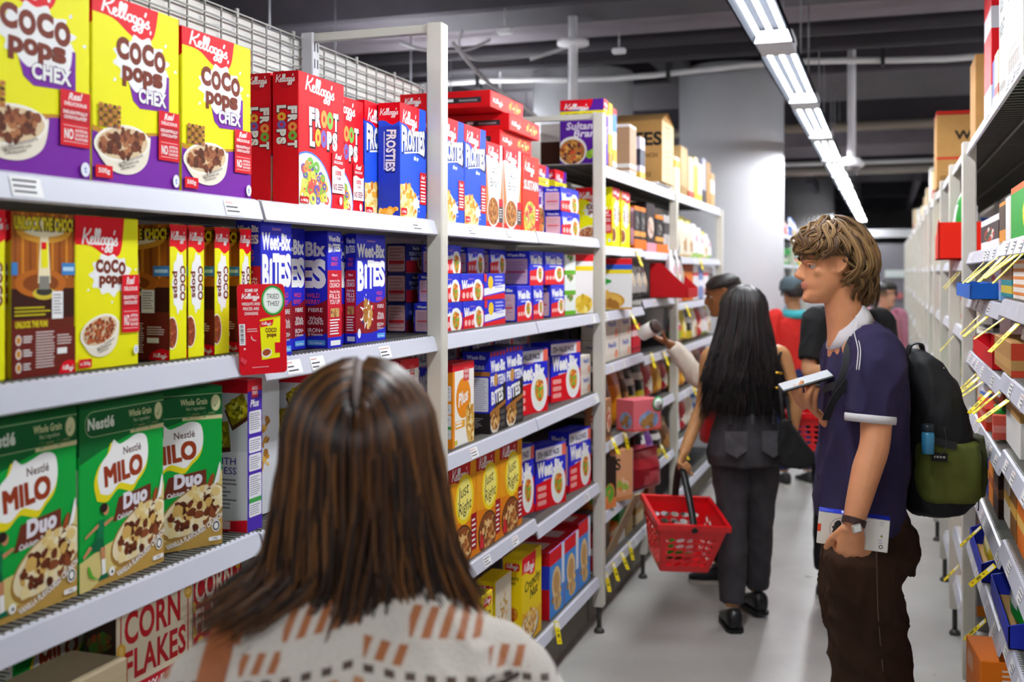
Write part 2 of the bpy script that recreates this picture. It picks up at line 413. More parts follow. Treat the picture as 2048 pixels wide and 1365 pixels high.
B1 = [(1.803, False), (1.464, True), (1.10, True), (0.755, True), (0.26, True)]
bay('cream shelving bay holding the yellow and green cereal boxes, mesh backing on top', 1, XF, XB, 1.08, 3.009, [(1.08, 2.02, A1), (2.02, 3.009, B1)], G)
bay('cream shelving bay full of blue boxes, just past the tall post', 1, XF, XB, 3.009, 4.924,
    [(3.009, 3.94, B1[:3] + [(0.725, True), (0.26, True)]), (3.94, 4.924, [(1.805, False), (1.464, True), (1.10, True), (0.69, True), (0.26, True)])], G)
bay('cream shelving bay under the big kraft carton with a beam shelf on top', 1, XF, XB, 4.924, 6.784,
    [(4.924, 5.85, [(2.155, False, 0.06, True), (1.775, False), (1.465, True), (1.215, True), (0.85, True), (0.525, True), (0.265, True)]),
     (5.85, 6.784, [(2.155, False, 0.06, True), (1.765, False), (1.50, True), (1.19, True), (0.905, True), (0.56, True), (0.265, True)])], G, mesh=False, tall=False)
bay('last cream shelving bay before the thick column, pale packs inside', 1, XF, XB, 6.784, 8.744,
    [(6.784, 8.744, [(2.155, False, 0.06, True), (1.75, False), (1.455, True), (1.17, True), (0.88, True), (0.58, True), (0.265, True)])], G, mesh=False, tall=False)
G2 = 'shelving on the facing side'
R1 = [(2.14, False, 0.05, True), (1.735, False), (1.58, True), (1.385, True), (1.18, True), (0.94, True), (0.72, True), (0.30, True)]
R2 = [(2.14, False, 0.05, True), (1.725, False), (1.565, True), (1.36, True), (1.15, True), (0.90, True), (0.665, True), (0.28, True)]
bay('facing shelving bay at the picture edge with drooping yellow tags', -1, RF, RB, 2.55, 4.495, [(2.55, 3.2, R1), (3.2, 4.495, R2)], G2, mesh=False, tall=False, tk=0.8)
PR = [('facing shelving bay just past the tall post behind the backpack', 4.495, 6.34), ('facing shelving bay with the red crate sticking out', 6.34, 8.2), ('third facing shelving bay beyond the backpack', 8.2, 10.06), ('fourth facing shelving bay beyond the backpack', 10.06, 11.92), ('fifth facing shelving bay, far down the aisle', 11.92, 15.6), ('last facing shelving bay at the far end of the aisle', 15.6, 19.4)]
for l, y0, y1 in PR:
    bay(l, -1, RF, RB, y0, y1, [(y0, y1, [(2.14, False, 0.05, True), (1.70, False), (1.42, False), (1.1, False), (0.8, False), (0.5, False), (0.28, False)])], G2, mesh=False, tall=False, tk=0.6, post_at=[(y0 + y1) / 2, y1])
for l, y0, y1 in [('cereal side shelving bay just beyond the thick column', 10.6, 13.6), ('shelving bay far beyond the thick column', 13.6, 18.0)]:
    bay(l, 1, XF, XB, y0, y1, [(y0, y1, [(2.15, False, 0.06, True), (1.75, False), (1.4, False), (1.05, False), (0.7, False), (0.28, False)])], G, mesh=False, tall=False, post_at=[(y0 + y1) / 2, y1])
# ------------------------------------------------------------------ lettering and print
_glyph = {}
def glyphs(text, bold=0.02, shear=0.0):
    key = (text, bold, shear)
    if key in _glyph: return _glyph[key]
    cu = bpy.data.curves.new('lettering', 'FONT'); cu.body = text; cu.resolution_u = 4 if len(text) < 6 else 2; cu.offset = bold; cu.shear = shear
    cu.space_character = 1.0 + bold * 1.2
    ob = bpy.data.objects.new('lettering', cu); me = bpy.data.meshes.new_from_object(ob)
    vs = [(v.co.x / 0.727, v.co.y / 0.727) for v in me.vertices]; fs = [list(p.vertices) for p in me.polygons]
    bpy.data.objects.remove(ob); bpy.data.curves.remove(cu); bpy.data.meshes.remove(me)
    if vs:
        x0 = min(v[0] for v in vs); x1 = max(v[0] for v in vs)
    else: x0, x1 = 0, 1
    vs = [((x - x0), y) for x, y in vs]
    _glyph[key] = (vs, fs, x1 - x0); return _glyph[key]
def stroke_mesh(strokes, th):
    vs, fs = [], []
    for si, st in enumerate(strokes):
        pts = catmull([(x, y, 0) for x, y in st], 5); b = len(vs); n = len(pts)
        for i, p in enumerate(pts):
            t = (pts[min(i + 1, n - 1)] - pts[max(i - 1, 0)]); t = t.normalized() if t.length > 1e-6 else Vector((1, 0, 0))
            nrm = Vector((-t.y, t.x, 0)) * th / 2
            zz = si * .35 + i / n; vs += [(p.x + nrm.x, p.y + nrm.y, zz), (p.x - nrm.x, p.y - nrm.y, zz)]
        for i in range(n - 1): fs.append((b + 2 * i + 1, b + 2 * i + 3, b + 2 * i + 2, b + 2 * i))
        for p, zz in ((pts[0], si * .35 + 1.2), (pts[-1], si * .35 + 1.25)):
            c = len(vs); vs += [(p.x + th / 2 * cos(k * pi / 4), p.y + th / 2 * sin(k * pi / 4), zz) for k in range(8)]; fs.append(tuple(range(c, c + 8)))
    return vs, fs
_K = [[(.14, 1.0), (.07, .5), (0, .02)], [(.56, .98), (.42, .72), (.08, .44)], [(.1, .46), (.27, .36), (.38, .08), (.5, .04), (.55, .14)],
      [(.55, .16), (.69, .3), (.73, .43), (.66, .5), (.57, .38), (.58, .12), (.69, .02), (.82, .12)]]
def _l(x): return [(x + .0, .12), (x + .13, .5), (x + .2, .92), (x + .13, 1.02), (x + .07, .8), (x + .06, .2), (x + .12, .02), (x + .22, .12)]
def _g(x): return [(x + .24, .42), (x + .12, .5), (x + .02, .3), (x + .08, .05), (x + .2, .12), (x + .27, .46), (x + .25, -.1), (x + .19, -.4), (x + .05, -.42), (x + .06, -.24), (x + .3, .03)]
_K += [_l(.82), _l(1.04), [(1.26, .12), (1.32, .2)], [(1.47, .48), (1.34, .4), (1.31, .16), (1.41, .02), (1.54, .15), (1.53, .4), (1.46, .49), (1.6, .42)], _g(1.58), _g(1.88),
       [(2.3, .98), (2.25, .74)], [(2.2, .06), (2.4, .42), (2.46, .5), (2.43, .3), (2.5, .16), (2.42, .02), (2.27, .06)]]
SCRIPT_K = stroke_mesh(_K, 0.115)
def _cat(pts, per=6): return [(p.x, p.y) for p in catmull([(x, y, 0) for x, y in pts], per)]
def clip_poly(poly, x0, x1, y0, y1):
    def cl(ps, ins, inter):
        out = []
        for i in range(len(ps)):
            a, b = ps[i - 1], ps[i]
            if ins(b):
                if not ins(a): out.append(inter(a, b))
                out.append(b)
            elif ins(a): out.append(inter(a, b))
        return out
    def ix(v): return lambda a, b: (v, a[1] + (b[1] - a[1]) * (v - a[0]) / (b[0] - a[0]))
    def iy(v): return lambda a, b: (a[0] + (b[0] - a[0]) * (v - a[1]) / (b[1] - a[1]), v)
    for ins, inter in ((lambda p: p[0] >= x0, ix(x0)), (lambda p: p[0] <= x1, ix(x1)), (lambda p: p[1] >= y0, iy(y0)), (lambda p: p[1] <= y1, iy(y1))):
        if len(poly) < 3: return []
        poly = cl(poly, ins, inter)
    return poly
class Page:
    """A printed face: u to the right 0..1, v up 0..H, sheets of ink stacked outwards."""
    def __init__(s, mb, O, U, V, wid, hei, lay0=1):
        s.mb, s.O, s.U, s.V = mb, Vector(O), Vector(U).normalized(), Vector(V).normalized()
        s.N = s.U.cross(s.V); s.s = wid; s.H = hei / wid; s.k = lay0; s.rng = random.Random(7)
    def put(s, vs, fs, col, smooth=False):
        d = s.N * (0.00004 * s.k); s.k += 1
        m = ink(col) if isinstance(col, str) else col
        s.mb.add([s.O + s.U * (v[0] * s.s) + s.V * (v[1] * s.s) + d + (s.N * (4e-5 * v[2]) if len(v) > 2 else Vector((0, 0, 0))) for v in vs], fs, m)
    def poly(s, pts, col, smooth=0):
        if smooth: pts = _cat(list(pts) + [pts[0]], smooth)[:-1]
        pts = clip_poly(list(pts), 0, 1, 0, s.H)
        a = sum(pts[i - 1][0] * pts[i][1] - pts[i][0] * pts[i - 1][1] for i in range(len(pts)))
        if len(pts) >= 3: s.put(pts, [tuple(range(len(pts))) if a > 0 else tuple(range(len(pts) - 1, -1, -1))], col)
    def rect(s, x0, x1, y0, y1, col): s.poly([(x0, y0), (x1, y0), (x1, y1), (x0, y1)], col)
    def rrect(s, x0, x1, y0, y1, r, col):
        pts = []
        for cx_, cy_, a in ((x1 - r, y0 + r, -pi / 2), (x1 - r, y1 - r, 0), (x0 + r, y1 - r, pi / 2), (x0 + r, y0 + r, pi)):
            pts += [(cx_ + r * cos(a + k * pi / 8), cy_ + r * sin(a + k * pi / 8)) for k in range(5)]
        s.poly(pts, col)
    def ell(s, x, y, rx, ry, col, rot=0.0, n=28):
        c, d = cos(rot), sin(rot)
        s.poly([(x + rx * cos(a) * c - ry * sin(a) * d, y + rx * cos(a) * d + ry * sin(a) * c) for a in [2 * pi * k / n for k in range(n)]], col)
    def ring(s, x, y, rx, ry, t, col, n=24):
        vs = []; fs = []
        for k in range(n):
            a = 2 * pi * k / n; vs += [(x + rx * cos(a), y + ry * sin(a)), (x + (rx - t) * cos(a), y + (ry - t) * sin(a))]
            j = (k + 1) % n; fs.append((2 * k, 2 * j, 2 * j + 1, 2 * k + 1))
        s.put(vs, fs, col)
    def text(s, t, x, y, h, col, bold=0.02, w=None, align='C', rot=0.0, shear=0.0, out=None, outw=0.05, warp=None, off=(0, 0), fat=0.0):
        def go(bd, cc, ox, oy):
            vs, fs, tw = glyphs(t, bd, shear)
            tw0 = glyphs(t, bold, shear)[2]
            sx = (w / tw0) if w else h
            e = (bd - bold) / 0.727
            c, d = cos(rot), sin(rot); r = []
            for a, b in vs:
                a = (a - e) * sx; W = tw0 * sx
                a -= W / 2 if align == 'C' else (W if align == 'R' else 0)
                b = b * h
                if warp: a, b = warp(a / (W / 2) if align == 'C' else a / W, b / h, W, h)
                r.append((x + a * c - b * d + ox, y + a * d + b * c + oy))
            s.put(r, fs, cc)
        if out: go(bold + outw, out, *off)
        for q in ((-fat, -fat), (-fat, fat), (fat, -fat), (fat, fat), (0, 0)) if fat else ((0, 0),): go(bold, col, *q)
    def script(s, x, y, h, col, rot=0.0, w=None):
        c, d = cos(rot), sin(rot); sx = (w / 2.55) if w else h
        s.put([(x + (a - 1.27) * sx * c - b * h * d, y + (a - 1.27) * sx * d + b * h * c, q) for a, b, q in SCRIPT_K[0]], SCRIPT_K[1], col); s.k += 6
    def lines(s, x0, x1, y1, n, step, th, col, rag=0.35):
        for i in range(n):
            xe = x1 - (x1 - x0) * rag * s.rng.random(); y = y1 - i * step
            s.put([(x0, y), (xe, y), (xe, y + th), (x0, y + th)], [(0, 1, 2, 3)], col); s.k -= 1
        s.k += 1
    def bits(s, x, y, rx, ry, n, r, cols, rot=0.0, ring=False):
        """Scattered cereal pieces inside an ellipse."""
        c, d = cos(rot), sin(rot)
        for i in range(n):
            q = sqrt(s.rng.random()) * 0.92; a = s.rng.random() * 2 * pi
            px, py = q * rx * cos(a), q * ry * sin(a); px, py = x + px * c - py * d, y + px * d + py * c
            rr = r * (0.65 + 0.7 * s.rng.random()); a0 = s.rng.random() * pi; el = 0.55 + 0.4 * s.rng.random()
            pts = []
            for k in range(7):
                b = 2 * pi * k / 7; e = rr * (0.8 + 0.4 * s.rng.random()); u, v = e * cos(b), e * el * sin(b)
                pts.append((px + u * cos(a0) - v * sin(a0), py + u * sin(a0) + v * cos(a0)))
            if ring:
                if rr < px < 1 - rr and rr < py < s.H - rr: s.ring(px, py, rr, rr * 0.9, rr * 0.55, s.rng.choice(cols), 10)
                else: s.k += 1
            else: s.poly(pts, s.rng.choice(cols))
            s.k -= .7
    def splash(s, x, y, rx, ry, col, n=9, amp=0.16, seed=3):
        rg = random.Random(seed); pts = []
        for k in range(n * 2):
            a = 2 * pi * k / (n * 2); q = 1 + (amp if k % 2 else -amp) * (0.5 + rg.random())
            pts.append((x + rx * q * cos(a), y + ry * q * sin(a)))
        s.poly(pts, col, smooth=3)
        for k in range(5):
            a = rg.random() * 2 * pi; s.ell(x + rx * 1.32 * cos(a), y + ry * 1.38 * sin(a), 0.018, 0.012, col, a, 10)

BROWN, RED, WHITE, YEL, PUR, BLUE, GRN = '#7a2d14', '#e4001b', '#f6f5f3', '#f4ee0a', '#7a1ea0', '#2a2fd0', '#00933a'
class Pack:
    """Carton: local x = width, -y = front, origin at the middle of the base."""
    def __init__(s, w_, d_, h_, body, top=None, flaps=True, rough=0.38):
        s.w, s.d, s.h = w_, d_, h_; s.mb = MB()
        m = ink(body) if isinstance(body, str) else body
        s.mb.box(-w_ / 2, w_ / 2, -d_ / 2, d_ / 2, 0, h_, m, bev=min(0.0018, d_ * 0.05))
        if flaps:
            mt = ink(top) if top else m
            s.mb.box(-w_ / 2 + 0.003, w_ / 2 - 0.003, -d_ / 2 + 0.002, d_ * 0.2, h_ - 0.0004, h_ + 0.0007, mt)
            s.mb.box(-w_ / 2 + 0.003, w_ / 2 - 0.003, d_ * 0.2 + 0.0008, d_ / 2 - 0.002, h_ - 0.0004, h_ + 0.0004, mt)
    def front(s): return Page(s.mb, (-s.w / 2, -s.d / 2, 0), (1, 0, 0), (0, 0, 1), s.w, s.h)
    def back(s): return Page(s.mb, (s.w / 2, s.d / 2, 0), (-1, 0, 0), (0, 0, 1), s.w, s.h)
    def right(s): return Page(s.mb, (s.w / 2, -s.d / 2, 0), (0, 1, 0), (0, 0, 1), s.d, s.h)
    def left(s): return Page(s.mb, (-s.w / 2, s.d / 2, 0), (0, -1, 0), (0, 0, 1), s.d, s.h)
    def top(s): return Page(s.mb, (-s.w / 2, -s.d / 2, s.h + 0.001), (1, 0, 0), (0, 1, 0), s.w, s.d)
    def sides(s, fn): fn(s.left()); fn(s.right())
    def done(s, name='cereal_box'): return s.mb.mesh(name)

def k_flag(p, w_=0.74, drop=0.27, col=RED, tl=0.15, ks=0.115, kx=None, rot=-0.06):
    H = p.H
    p.poly([(0, H), (0, H - tl)] + _cat([(0, H - tl), (w_ * .3, H - tl - .01), (w_ * .55, H - drop + .03), (w_ * .78, H - drop), (w_ * .93, H - drop + .07), (w_, H)], 5), col)
    p.script(kx or w_ * 0.5, H - tl + 0.005, ks, WHITE, rot, w=w_ * 0.72)
def side_k(p, base, red_h=0.75):
    H = p.H
    p.poly([(0, H), (0, H - red_h)] + _cat([(0, H - red_h), (.3, H - red_h), (.65, H - red_h - .18), (1, H - red_h - .02)], 4) + [(1, H)], RED)
    p.script(.5, H - red_h * .68, .27, WHITE, 0, w=.82)
def coco_word(p, x, y, s_, splash=True, side=False):
    """COCO over pops in bouncing brown letters on a milk splash."""
    if splash: p.splash(x, y, 3.0 * s_, 2.0 * s_, WHITE, n=11, amp=.10)
    for i, (ch, dy) in enumerate(zip('COCO', (.1, -.02, .1, -.12))):
        p.text(ch, x + (i - 1.5) * 1.14 * s_, y + .25 * s_ + dy * s_, 1.15 * s_, BROWN, bold=.07, w=1.10 * s_)
    for i, (ch, dy) in enumerate(zip('pops', (.0, .05, .0, .0))):
        p.text(ch, x + (i - 1.5) * .92 * s_ + .1 * s_, y - .86 * s_ + dy * s_, 1.12 * s_, BROWN, bold=.03, w=.86 * s_, fat=.03 * s_)
def red_claim(p, x0, x1, y0, y1):
    p.rect(x0, x1, y0, y1, '#dd0a20'); m = (x0 + x1) / 2; h = y1 - y0; w_ = x1 - x0
    p.rect(x0, x1, y0 + h * .42, y0 + h * .70, '#c20a1a')
    p.text('Real', m, y1 - h * .16, h * .13, WHITE, bold=.025, shear=.4, w=w_ * .5, rot=.08); p.text('DELICIOUS', m, y1 - h * .27, h * .065, WHITE, bold=.03, w=w_ * .75)
    p.text('DELIGHTFULLY', m, y0 + h * .58, h * .06, WHITE, bold=.03, w=w_ * .82); p.text('CHOCOLATEY', m, y0 + h * .49, h * .06, WHITE, bold=.03, w=w_ * .78)
    p.rect(x0 + w_ * .1, x1 - w_ * .1, y0 + h * .36, y0 + h * .368, WHITE); p.rect(x0 + w_ * .1, x1 - w_ * .1, y0 + h * .07, y0 + h * .078, WHITE)
    p.text('NO', x0 + w_ * .27, y0 + h * .13, h * .18, WHITE, bold=.03, w=w_ * .3)
    for i, t in enumerate(('ARTIFICIAL', 'COLOURS OR', 'FLAVOURS')): p.text(t, x0 + w_ * .69, y0 + h * (.265 - .075 * i), h * .052, WHITE, bold=.025, w=w_ * .44)
def milk_bowl(p, x, y, rx, ry, cols, words=True, rot=.12, n=70, r=.035):
    p.poly(_cat([(x - rx, y), (x - rx * .85, y - ry * .9), (x - rx * .35, y - ry * 1.7), (x + rx * .35, y - ry * 1.75), (x + rx * .9, y - ry * 1.0), (x + rx * 1.06, y + ry * .5), (x + rx * .95, y + ry * .55)], 5), '#f3ead6')
    p.ell(x, y, rx * 1.04, ry * 1.06, '#fbf6ea', rot); p.ell(x, y - ry * .02, rx * .95, ry * .92, '#e3c9a0', rot)
    p.bits(x, y, rx * .9, ry * .85, n, r, cols, rot)
    if words:
        for i, t in enumerate(('Just like a CHOCOLATE', 'MILKSHAKE only', 'CRUNCHY!')):
            p.text(t, x + rx * (.28 - .05 * i), y - ry * (.98 + .24 * i), ry * .15, '#4a2c1c', bold=.008, w=rx * (1.0, .75, .55)[i], rot=.32 - .05 * i, shear=.15)
CHOC = ['#8a4a2c', '#6b3219', '#a4623c', '#7a3d22', '#b5764c', '#5a2a14']
def d_chex():
    P = Pack(.24, .075, .325, YEL); p = P.front(); H = p.H
    p.poly([(0, 0), (1, 0), (1, .36)] + _cat([(1, .36), (.8, .42), (.55, .40), (.3, .36), (0, .40)], 5), '#c58a1e'); p.poly([(0, 0), (1, 0), (1, .33)] + _cat([(1, .33), (.8, .40), (.55, .37), (.3, .32), (0, .36)], 5), PUR)
    k_flag(p)
    p.splash(.54, .925, .31, .185, WHITE, n=12, amp=.11, seed=5)
    p.poly([(.36, .87), (.87, .87), (.87, .60), (.52, .58), (.44, .63)], PUR); p.poly(_cat([(.35, .92), (.38, .78), (.43, .72), (.49, .695), (.56, .745), (.63, .70), (.70, .745), (.78, .70), (.83, .78), (.84, .92)], 3), WHITE)
    coco_word(p, .54, .885, .126, splash=False)
    p.text('CHEX', .665, .632, .10, WHITE, bold=.045, w=.33, out='#4d0d6a', outw=.03)
    milk_bowl(p, .32, .30, .30, .125, CHOC)
    for i in range(5):
        for j in range(5): p.rect(.06 + i * .048, .098 + i * .048, .40 + j * .034, .427 + j * .034, '#6b3219') if (i + j) % 2 else p.rect(.06 + i * .048, .10 + i * .048, .40 + j * .034, .43 + j * .034, '#c0763a')
        p.k -= 4
    red_claim(p, .73, .99, .22, .60)
    p.rect(.02, .20, .03, .12, '#dd0a20'); p.text('500g', .11, .065, .035, WHITE, bold=.02, w=.12)
    p.ell(.945, .07, .04, .05, '#eef0fa'); p.text('t', .945, .05, .05, '#5a6ac0', bold=.02)
    def sd(q): side_k(q, YEL, .7); coco_side(q, q.H * .6, .22)
    P.sides(sd); return P.done()
def coco_side(p, y, s_):
    p.splash(.52, y, .36, .95 * s_ * 4.2, WHITE, n=9, amp=.08, seed=9)
    p.text('COCO', .60, y, .30, BROWN, bold=.04, rot=-pi / 2, w=s_ * 4.7); p.text('pops', .24, y - s_ * .2, .27, BROWN, bold=.035, rot=-pi / 2, w=s_ * 3.6)
def d_coco():
    P = Pack(.165, .058, .262, YEL); p = P.front(); H = p.H
    k_flag(p, .76, .42, tl=.30, ks=.16, rot=-.02)
    coco_word(p, .54, .98, .105)
    milk_bowl(p, .36, .40, .29, .15, ['#a34a26', '#8a3a1c', '#b55a30', '#c46a3c'], n=110, r=.022, rot=.25)
    red_claim(p, .70, .99, .36, .98)
    p.rect(.03, .22, .03, .12, '#dd0a20'); p.text('e 350g', .125, .06, .035, WHITE, bold=.02, w=.15)
    p.ell(.93, .17, .04, .05, '#eef0fa'); p.text('t', .93, .15, .05, '#5a6ac0', bold=.02)
    q = P.back(); H = q.H                                  # the back panel with the game scene
    q.rect(0, 1, 0, H, '#6b2412'); q.rect(0, 1, .56, H, '#a85a12')
    q.poly([(0, .85), (1, .85), (1, .56), (0, .56)], '#3a1208')
    for i in range(9): q.rect(.04 + i * .115, .075 + i * .115, .95, H, '#d98a20' if i % 2 else '#8a4410')
    q.ell(.5, 1.42, .44, .13, '#e0a030'); q.ell(.5, 1.44, .36, .09, '#f8ecc8'); q.ell(.45, .90, .40, .14, '#c26a18'); q.ell(.45, .90, .28, .09, '#8a4410')
    q.poly([(.4, .9), (.6, .9), (.56, 1.4), (.44, 1.4)], '#fbeec4'); q.ell(.5, .80, .18, .06, '#d9c43a'); q.ell(.5, .82, .13, .04, '#3c3733'); q.rect(.42, .58, .84, .97, '#8d8a80')
    q.rect(.45, .56, 1.05, 1.3, YEL); q.rect(.45, .53, 1.23, 1.3, RED); q.rect(.78, 1, .98, 1.1, '#3f86c8'); q.rect(0, .09, .98, 1.1, '#3f86c8'); q.rect(.80, .98, 1.02, 1.06, '#bfe0f4')
    q.text('UNLOCK THE CHOC!', .5, 1.42, .12, '#e8d41a', bold=.05, w=.92, out='#3a1a06', outw=.06)
    q.rect(.62, .80, .55, .82, WHITE); q.lines(.64, .78, .78, 7, .03, .01, '#7d7a78')
    q.lines(.04, .60, .66, 3, .035, .014, '#d8c81a'); q.text('UNLOCK THE FUN!', .30, .48, .06, '#e8d41a', bold=.05, w=.5)
    q.rect(0, 1, 0, .46, '#6e1f14')
    for i in range(3): q.ell(.10, .36 - .13 * i, .045, .05, '#e8e2d8'); q.ell(.10, .36 - .13 * i, .03, .035, '#d08a20'); q.lines(.17, .31, .385 - .13 * i, 3, .025, .011, WHITE)
    q.lines(.36, .66, .42, 13, .028, .011, '#e8d8d2', .1); q.lines(.70, .94, .38, 4, .028, .011, '#e8d8d2'); q.rect(.70, .86, .20, .26, WHITE)
    q.poly(_cat([(.72, 0), (.78, .1), (.9, .13), (1, .11)], 4) + [(1, 0)], RED); q.script(.88, .035, .045, WHITE, w=.18)
    def sd(r):
        side_k(r, YEL, .75); coco_side(r, r.H * .565, .25)
        r.ell(.12, r.H * .2, .34, .55, '#f3ead6'); r.ell(.12, r.H * .2, .29, .5, '#8a3a1c'); r.bits(.12, r.H * .2, .26, .48, 40, .05, ['#a34a26', '#8a3a1c', '#c46a3c'])
    P.sides(sd); return P.done()
def ring_word(p, x, y, h, w_, word, cols, rot=0.0):
    n = len(word); st = w_ / n; c, d = cos(rot), sin(rot); j = 0
    for i, ch in enumerate(word):
        a = (i - (n - 1) / 2) * st; px, py = x + a * c, y + a * d
        if ch == 'O': p.ell(px - d * h * .5, py + c * h * .5, (st if not rot else h) * .52, (h if not rot else st) * .55, cols[j]); p.ell(px - d * h * .5, py + c * h * .5, (st if not rot else h) * .17, (h if not rot else st) * .2, RED); j += 1
        else: p.text(ch, px, py, h, WHITE, bold=.07, w=st * .88, rot=rot, out='#3a0a10', outw=.05, off=(.008 * c, -.010))
def d_froot():
    P = Pack(.222, .068, .307, '#e6061c'); p = P.front(); H = p.H
    p.poly([(0, H), (0, H - .16)] + _cat([(0, H - .16), (.25, H - .18), (.5, H - .30), (.75, H - .24), (.84, H)], 5), '#c8041a')
    p.script(.46, H - .19, .15, WHITE, -.05, w=.62)
    ring_word(p, .54, .86, .175, .66, 'FROOT', ['#f09a4a', '#7ab648']); ring_word(p, .53, .645, .175, .62, 'LOOPS', ['#e8b23a', '#7d63b4'])
    p.ell(.24, .16, .48, .40, '#3f74c8', -.3); p.ell(.24, .16, .46, .38, '#f2f4f4', -.3); p.ell(.24, .14, .42, .33, '#fbfbf6', -.3)
    p.bits(.24, .15, .40, .32, 130, .055, ['#e8c83a', '#7ab648', '#6a58b0', '#f09a4a', '#e05a50', '#d8e060'], -.3, ring=True)
    x0, x1 = .70, .99
    p.rect(x0, x1, .17, .62, '#cf0d20'); p.text('Real', .845, .545, .06, WHITE, bold=.025, shear=.4, w=.16); p.text('DELICIOUS', .845, .495, .03, WHITE, bold=.03, w=.2); p.poly(_cat([(x0, .45), (.78, .47), (.9, .44), (x1, .46)], 4) + [(x1, .17), (x0, .17)], '#f4dcdc')
    p.text('100%', .845, .37, .05, RED, bold=.03, w=.13); p.text('YUM', .845, .32, .03, '#8a3038', bold=.01); p.text('NO', .77, .205, .07, '#8a3038', bold=.02, w=.08); p.lines(.83, .97, .26, 3, .026, .012, '#8a5058')
    p.rect(.01, .19, .02, .09, '#c8041a'); p.text('e 460g', .1, .04, .03, WHITE, bold=.02, w=.14); p.ell(.9, .09, .035, .045, '#eef0fa')
    def sd(q):
        H = q.H; q.poly([(.1, H), (.1, H - .35)] + _cat([(.1, H - .35), (.5, H - .6), (.95, H - .35), (.95, H)], 4), '#cf0419'); q.script(.5, H - .36, .25, WHITE, w=.72)
        ring_word(q, .62, H * .58, .32, 1.45, 'FROOT', ['#f09a4a', '#7ab648'], -pi / 2); ring_word(q, .2, H * .60, .32, 1.35, 'LOOPS', ['#e8b23a', '#7d63b4'], -pi / 2)
    P.sides(sd); return P.done()
def d_frosties():
    P = Pack(.2, .066, .315, '#2456e2'); p = P.front(); H = p.H
    k_flag(p, .74, .40, tl=.28, ks=.17, rot=-.05)
    wp = lambda a, b, W, h: (a * W / 2, h * (b * (1 + .32 * a * a) - .16 * a * a))
    p.text('FROSTIES', .5, .96, .27, WHITE, bold=.05, w=.88, out='#101c6a', outw=.045, warp=wp, off=(.01, -.012))
    p.poly(_cat([(.16, .90), (.5, .935), (.86, .95), (.5, .915), (.16, .875)], 4), WHITE)
    p.bits(.6, .84, .1, .025, 10, .02, ['#e8f0ff'])
    p.ell(.26, .16, .40, .30, '#f0e0b0', -.2); p.bits(.26, .18, .38, .30, 60, .055, ['#f2b23a', '#e89a28', '#f8d070', '#fbe6a8', '#d9821c'], -.2); p.splash(.6, .2, .12, .1, WHITE, n=7, amp=.2)
    p.rect(.74, .99, .2, .66, '#cf0d20'); p.text('Real', .865, .57, .055, WHITE, bold=.02, shear=.4, w=.15); p.lines(.77, .96, .52, 4, .05, .02, WHITE, .1); p.lines(.77, .96, .32, 3, .04, .02, WHITE, .1)
    p.rect(.03, .24, .03, .12, '#dd0a20'); p.text('e 500g', .135, .055, .035, WHITE, bold=.02, w=.16)
    def sd(q):
        H = q.H; side_k(q, BLUE, .75); q.rect(0, 1, 0, H - 1.0, '#2640c0')
        q.text('FROSTIES', .38, H * .58, .42, WHITE, bold=.045, rot=-pi / 2 - .04, w=1.75, out='#101c6a', outw=.04); q.rect(.26, .29, H * .58 - .8, H * .58 + .8, WHITE); q.bits(.5, .2, .5, .2, 20, .12, ['#f2b23a', '#e89a28', '#f8d070'])
    P.sides(sd); return P.done()
WB, WBR = '#2328c4', '#8c0d1c'
def bites_word(p, x, y, h, w_):
    for ch, q, sc, dy in (('B', -.40, 1.12, -.1), ('i', -.22, .98, -.02), ('T', -.04, 1.08, -.02), ('E', .17, .95, .06), ('S', .38, 1.0, .05)):
        p.text(ch, x + q * w_, y + dy * h, h * sc, WHITE, bold=.055, w=w_ * (.10 if ch == 'i' else .235))
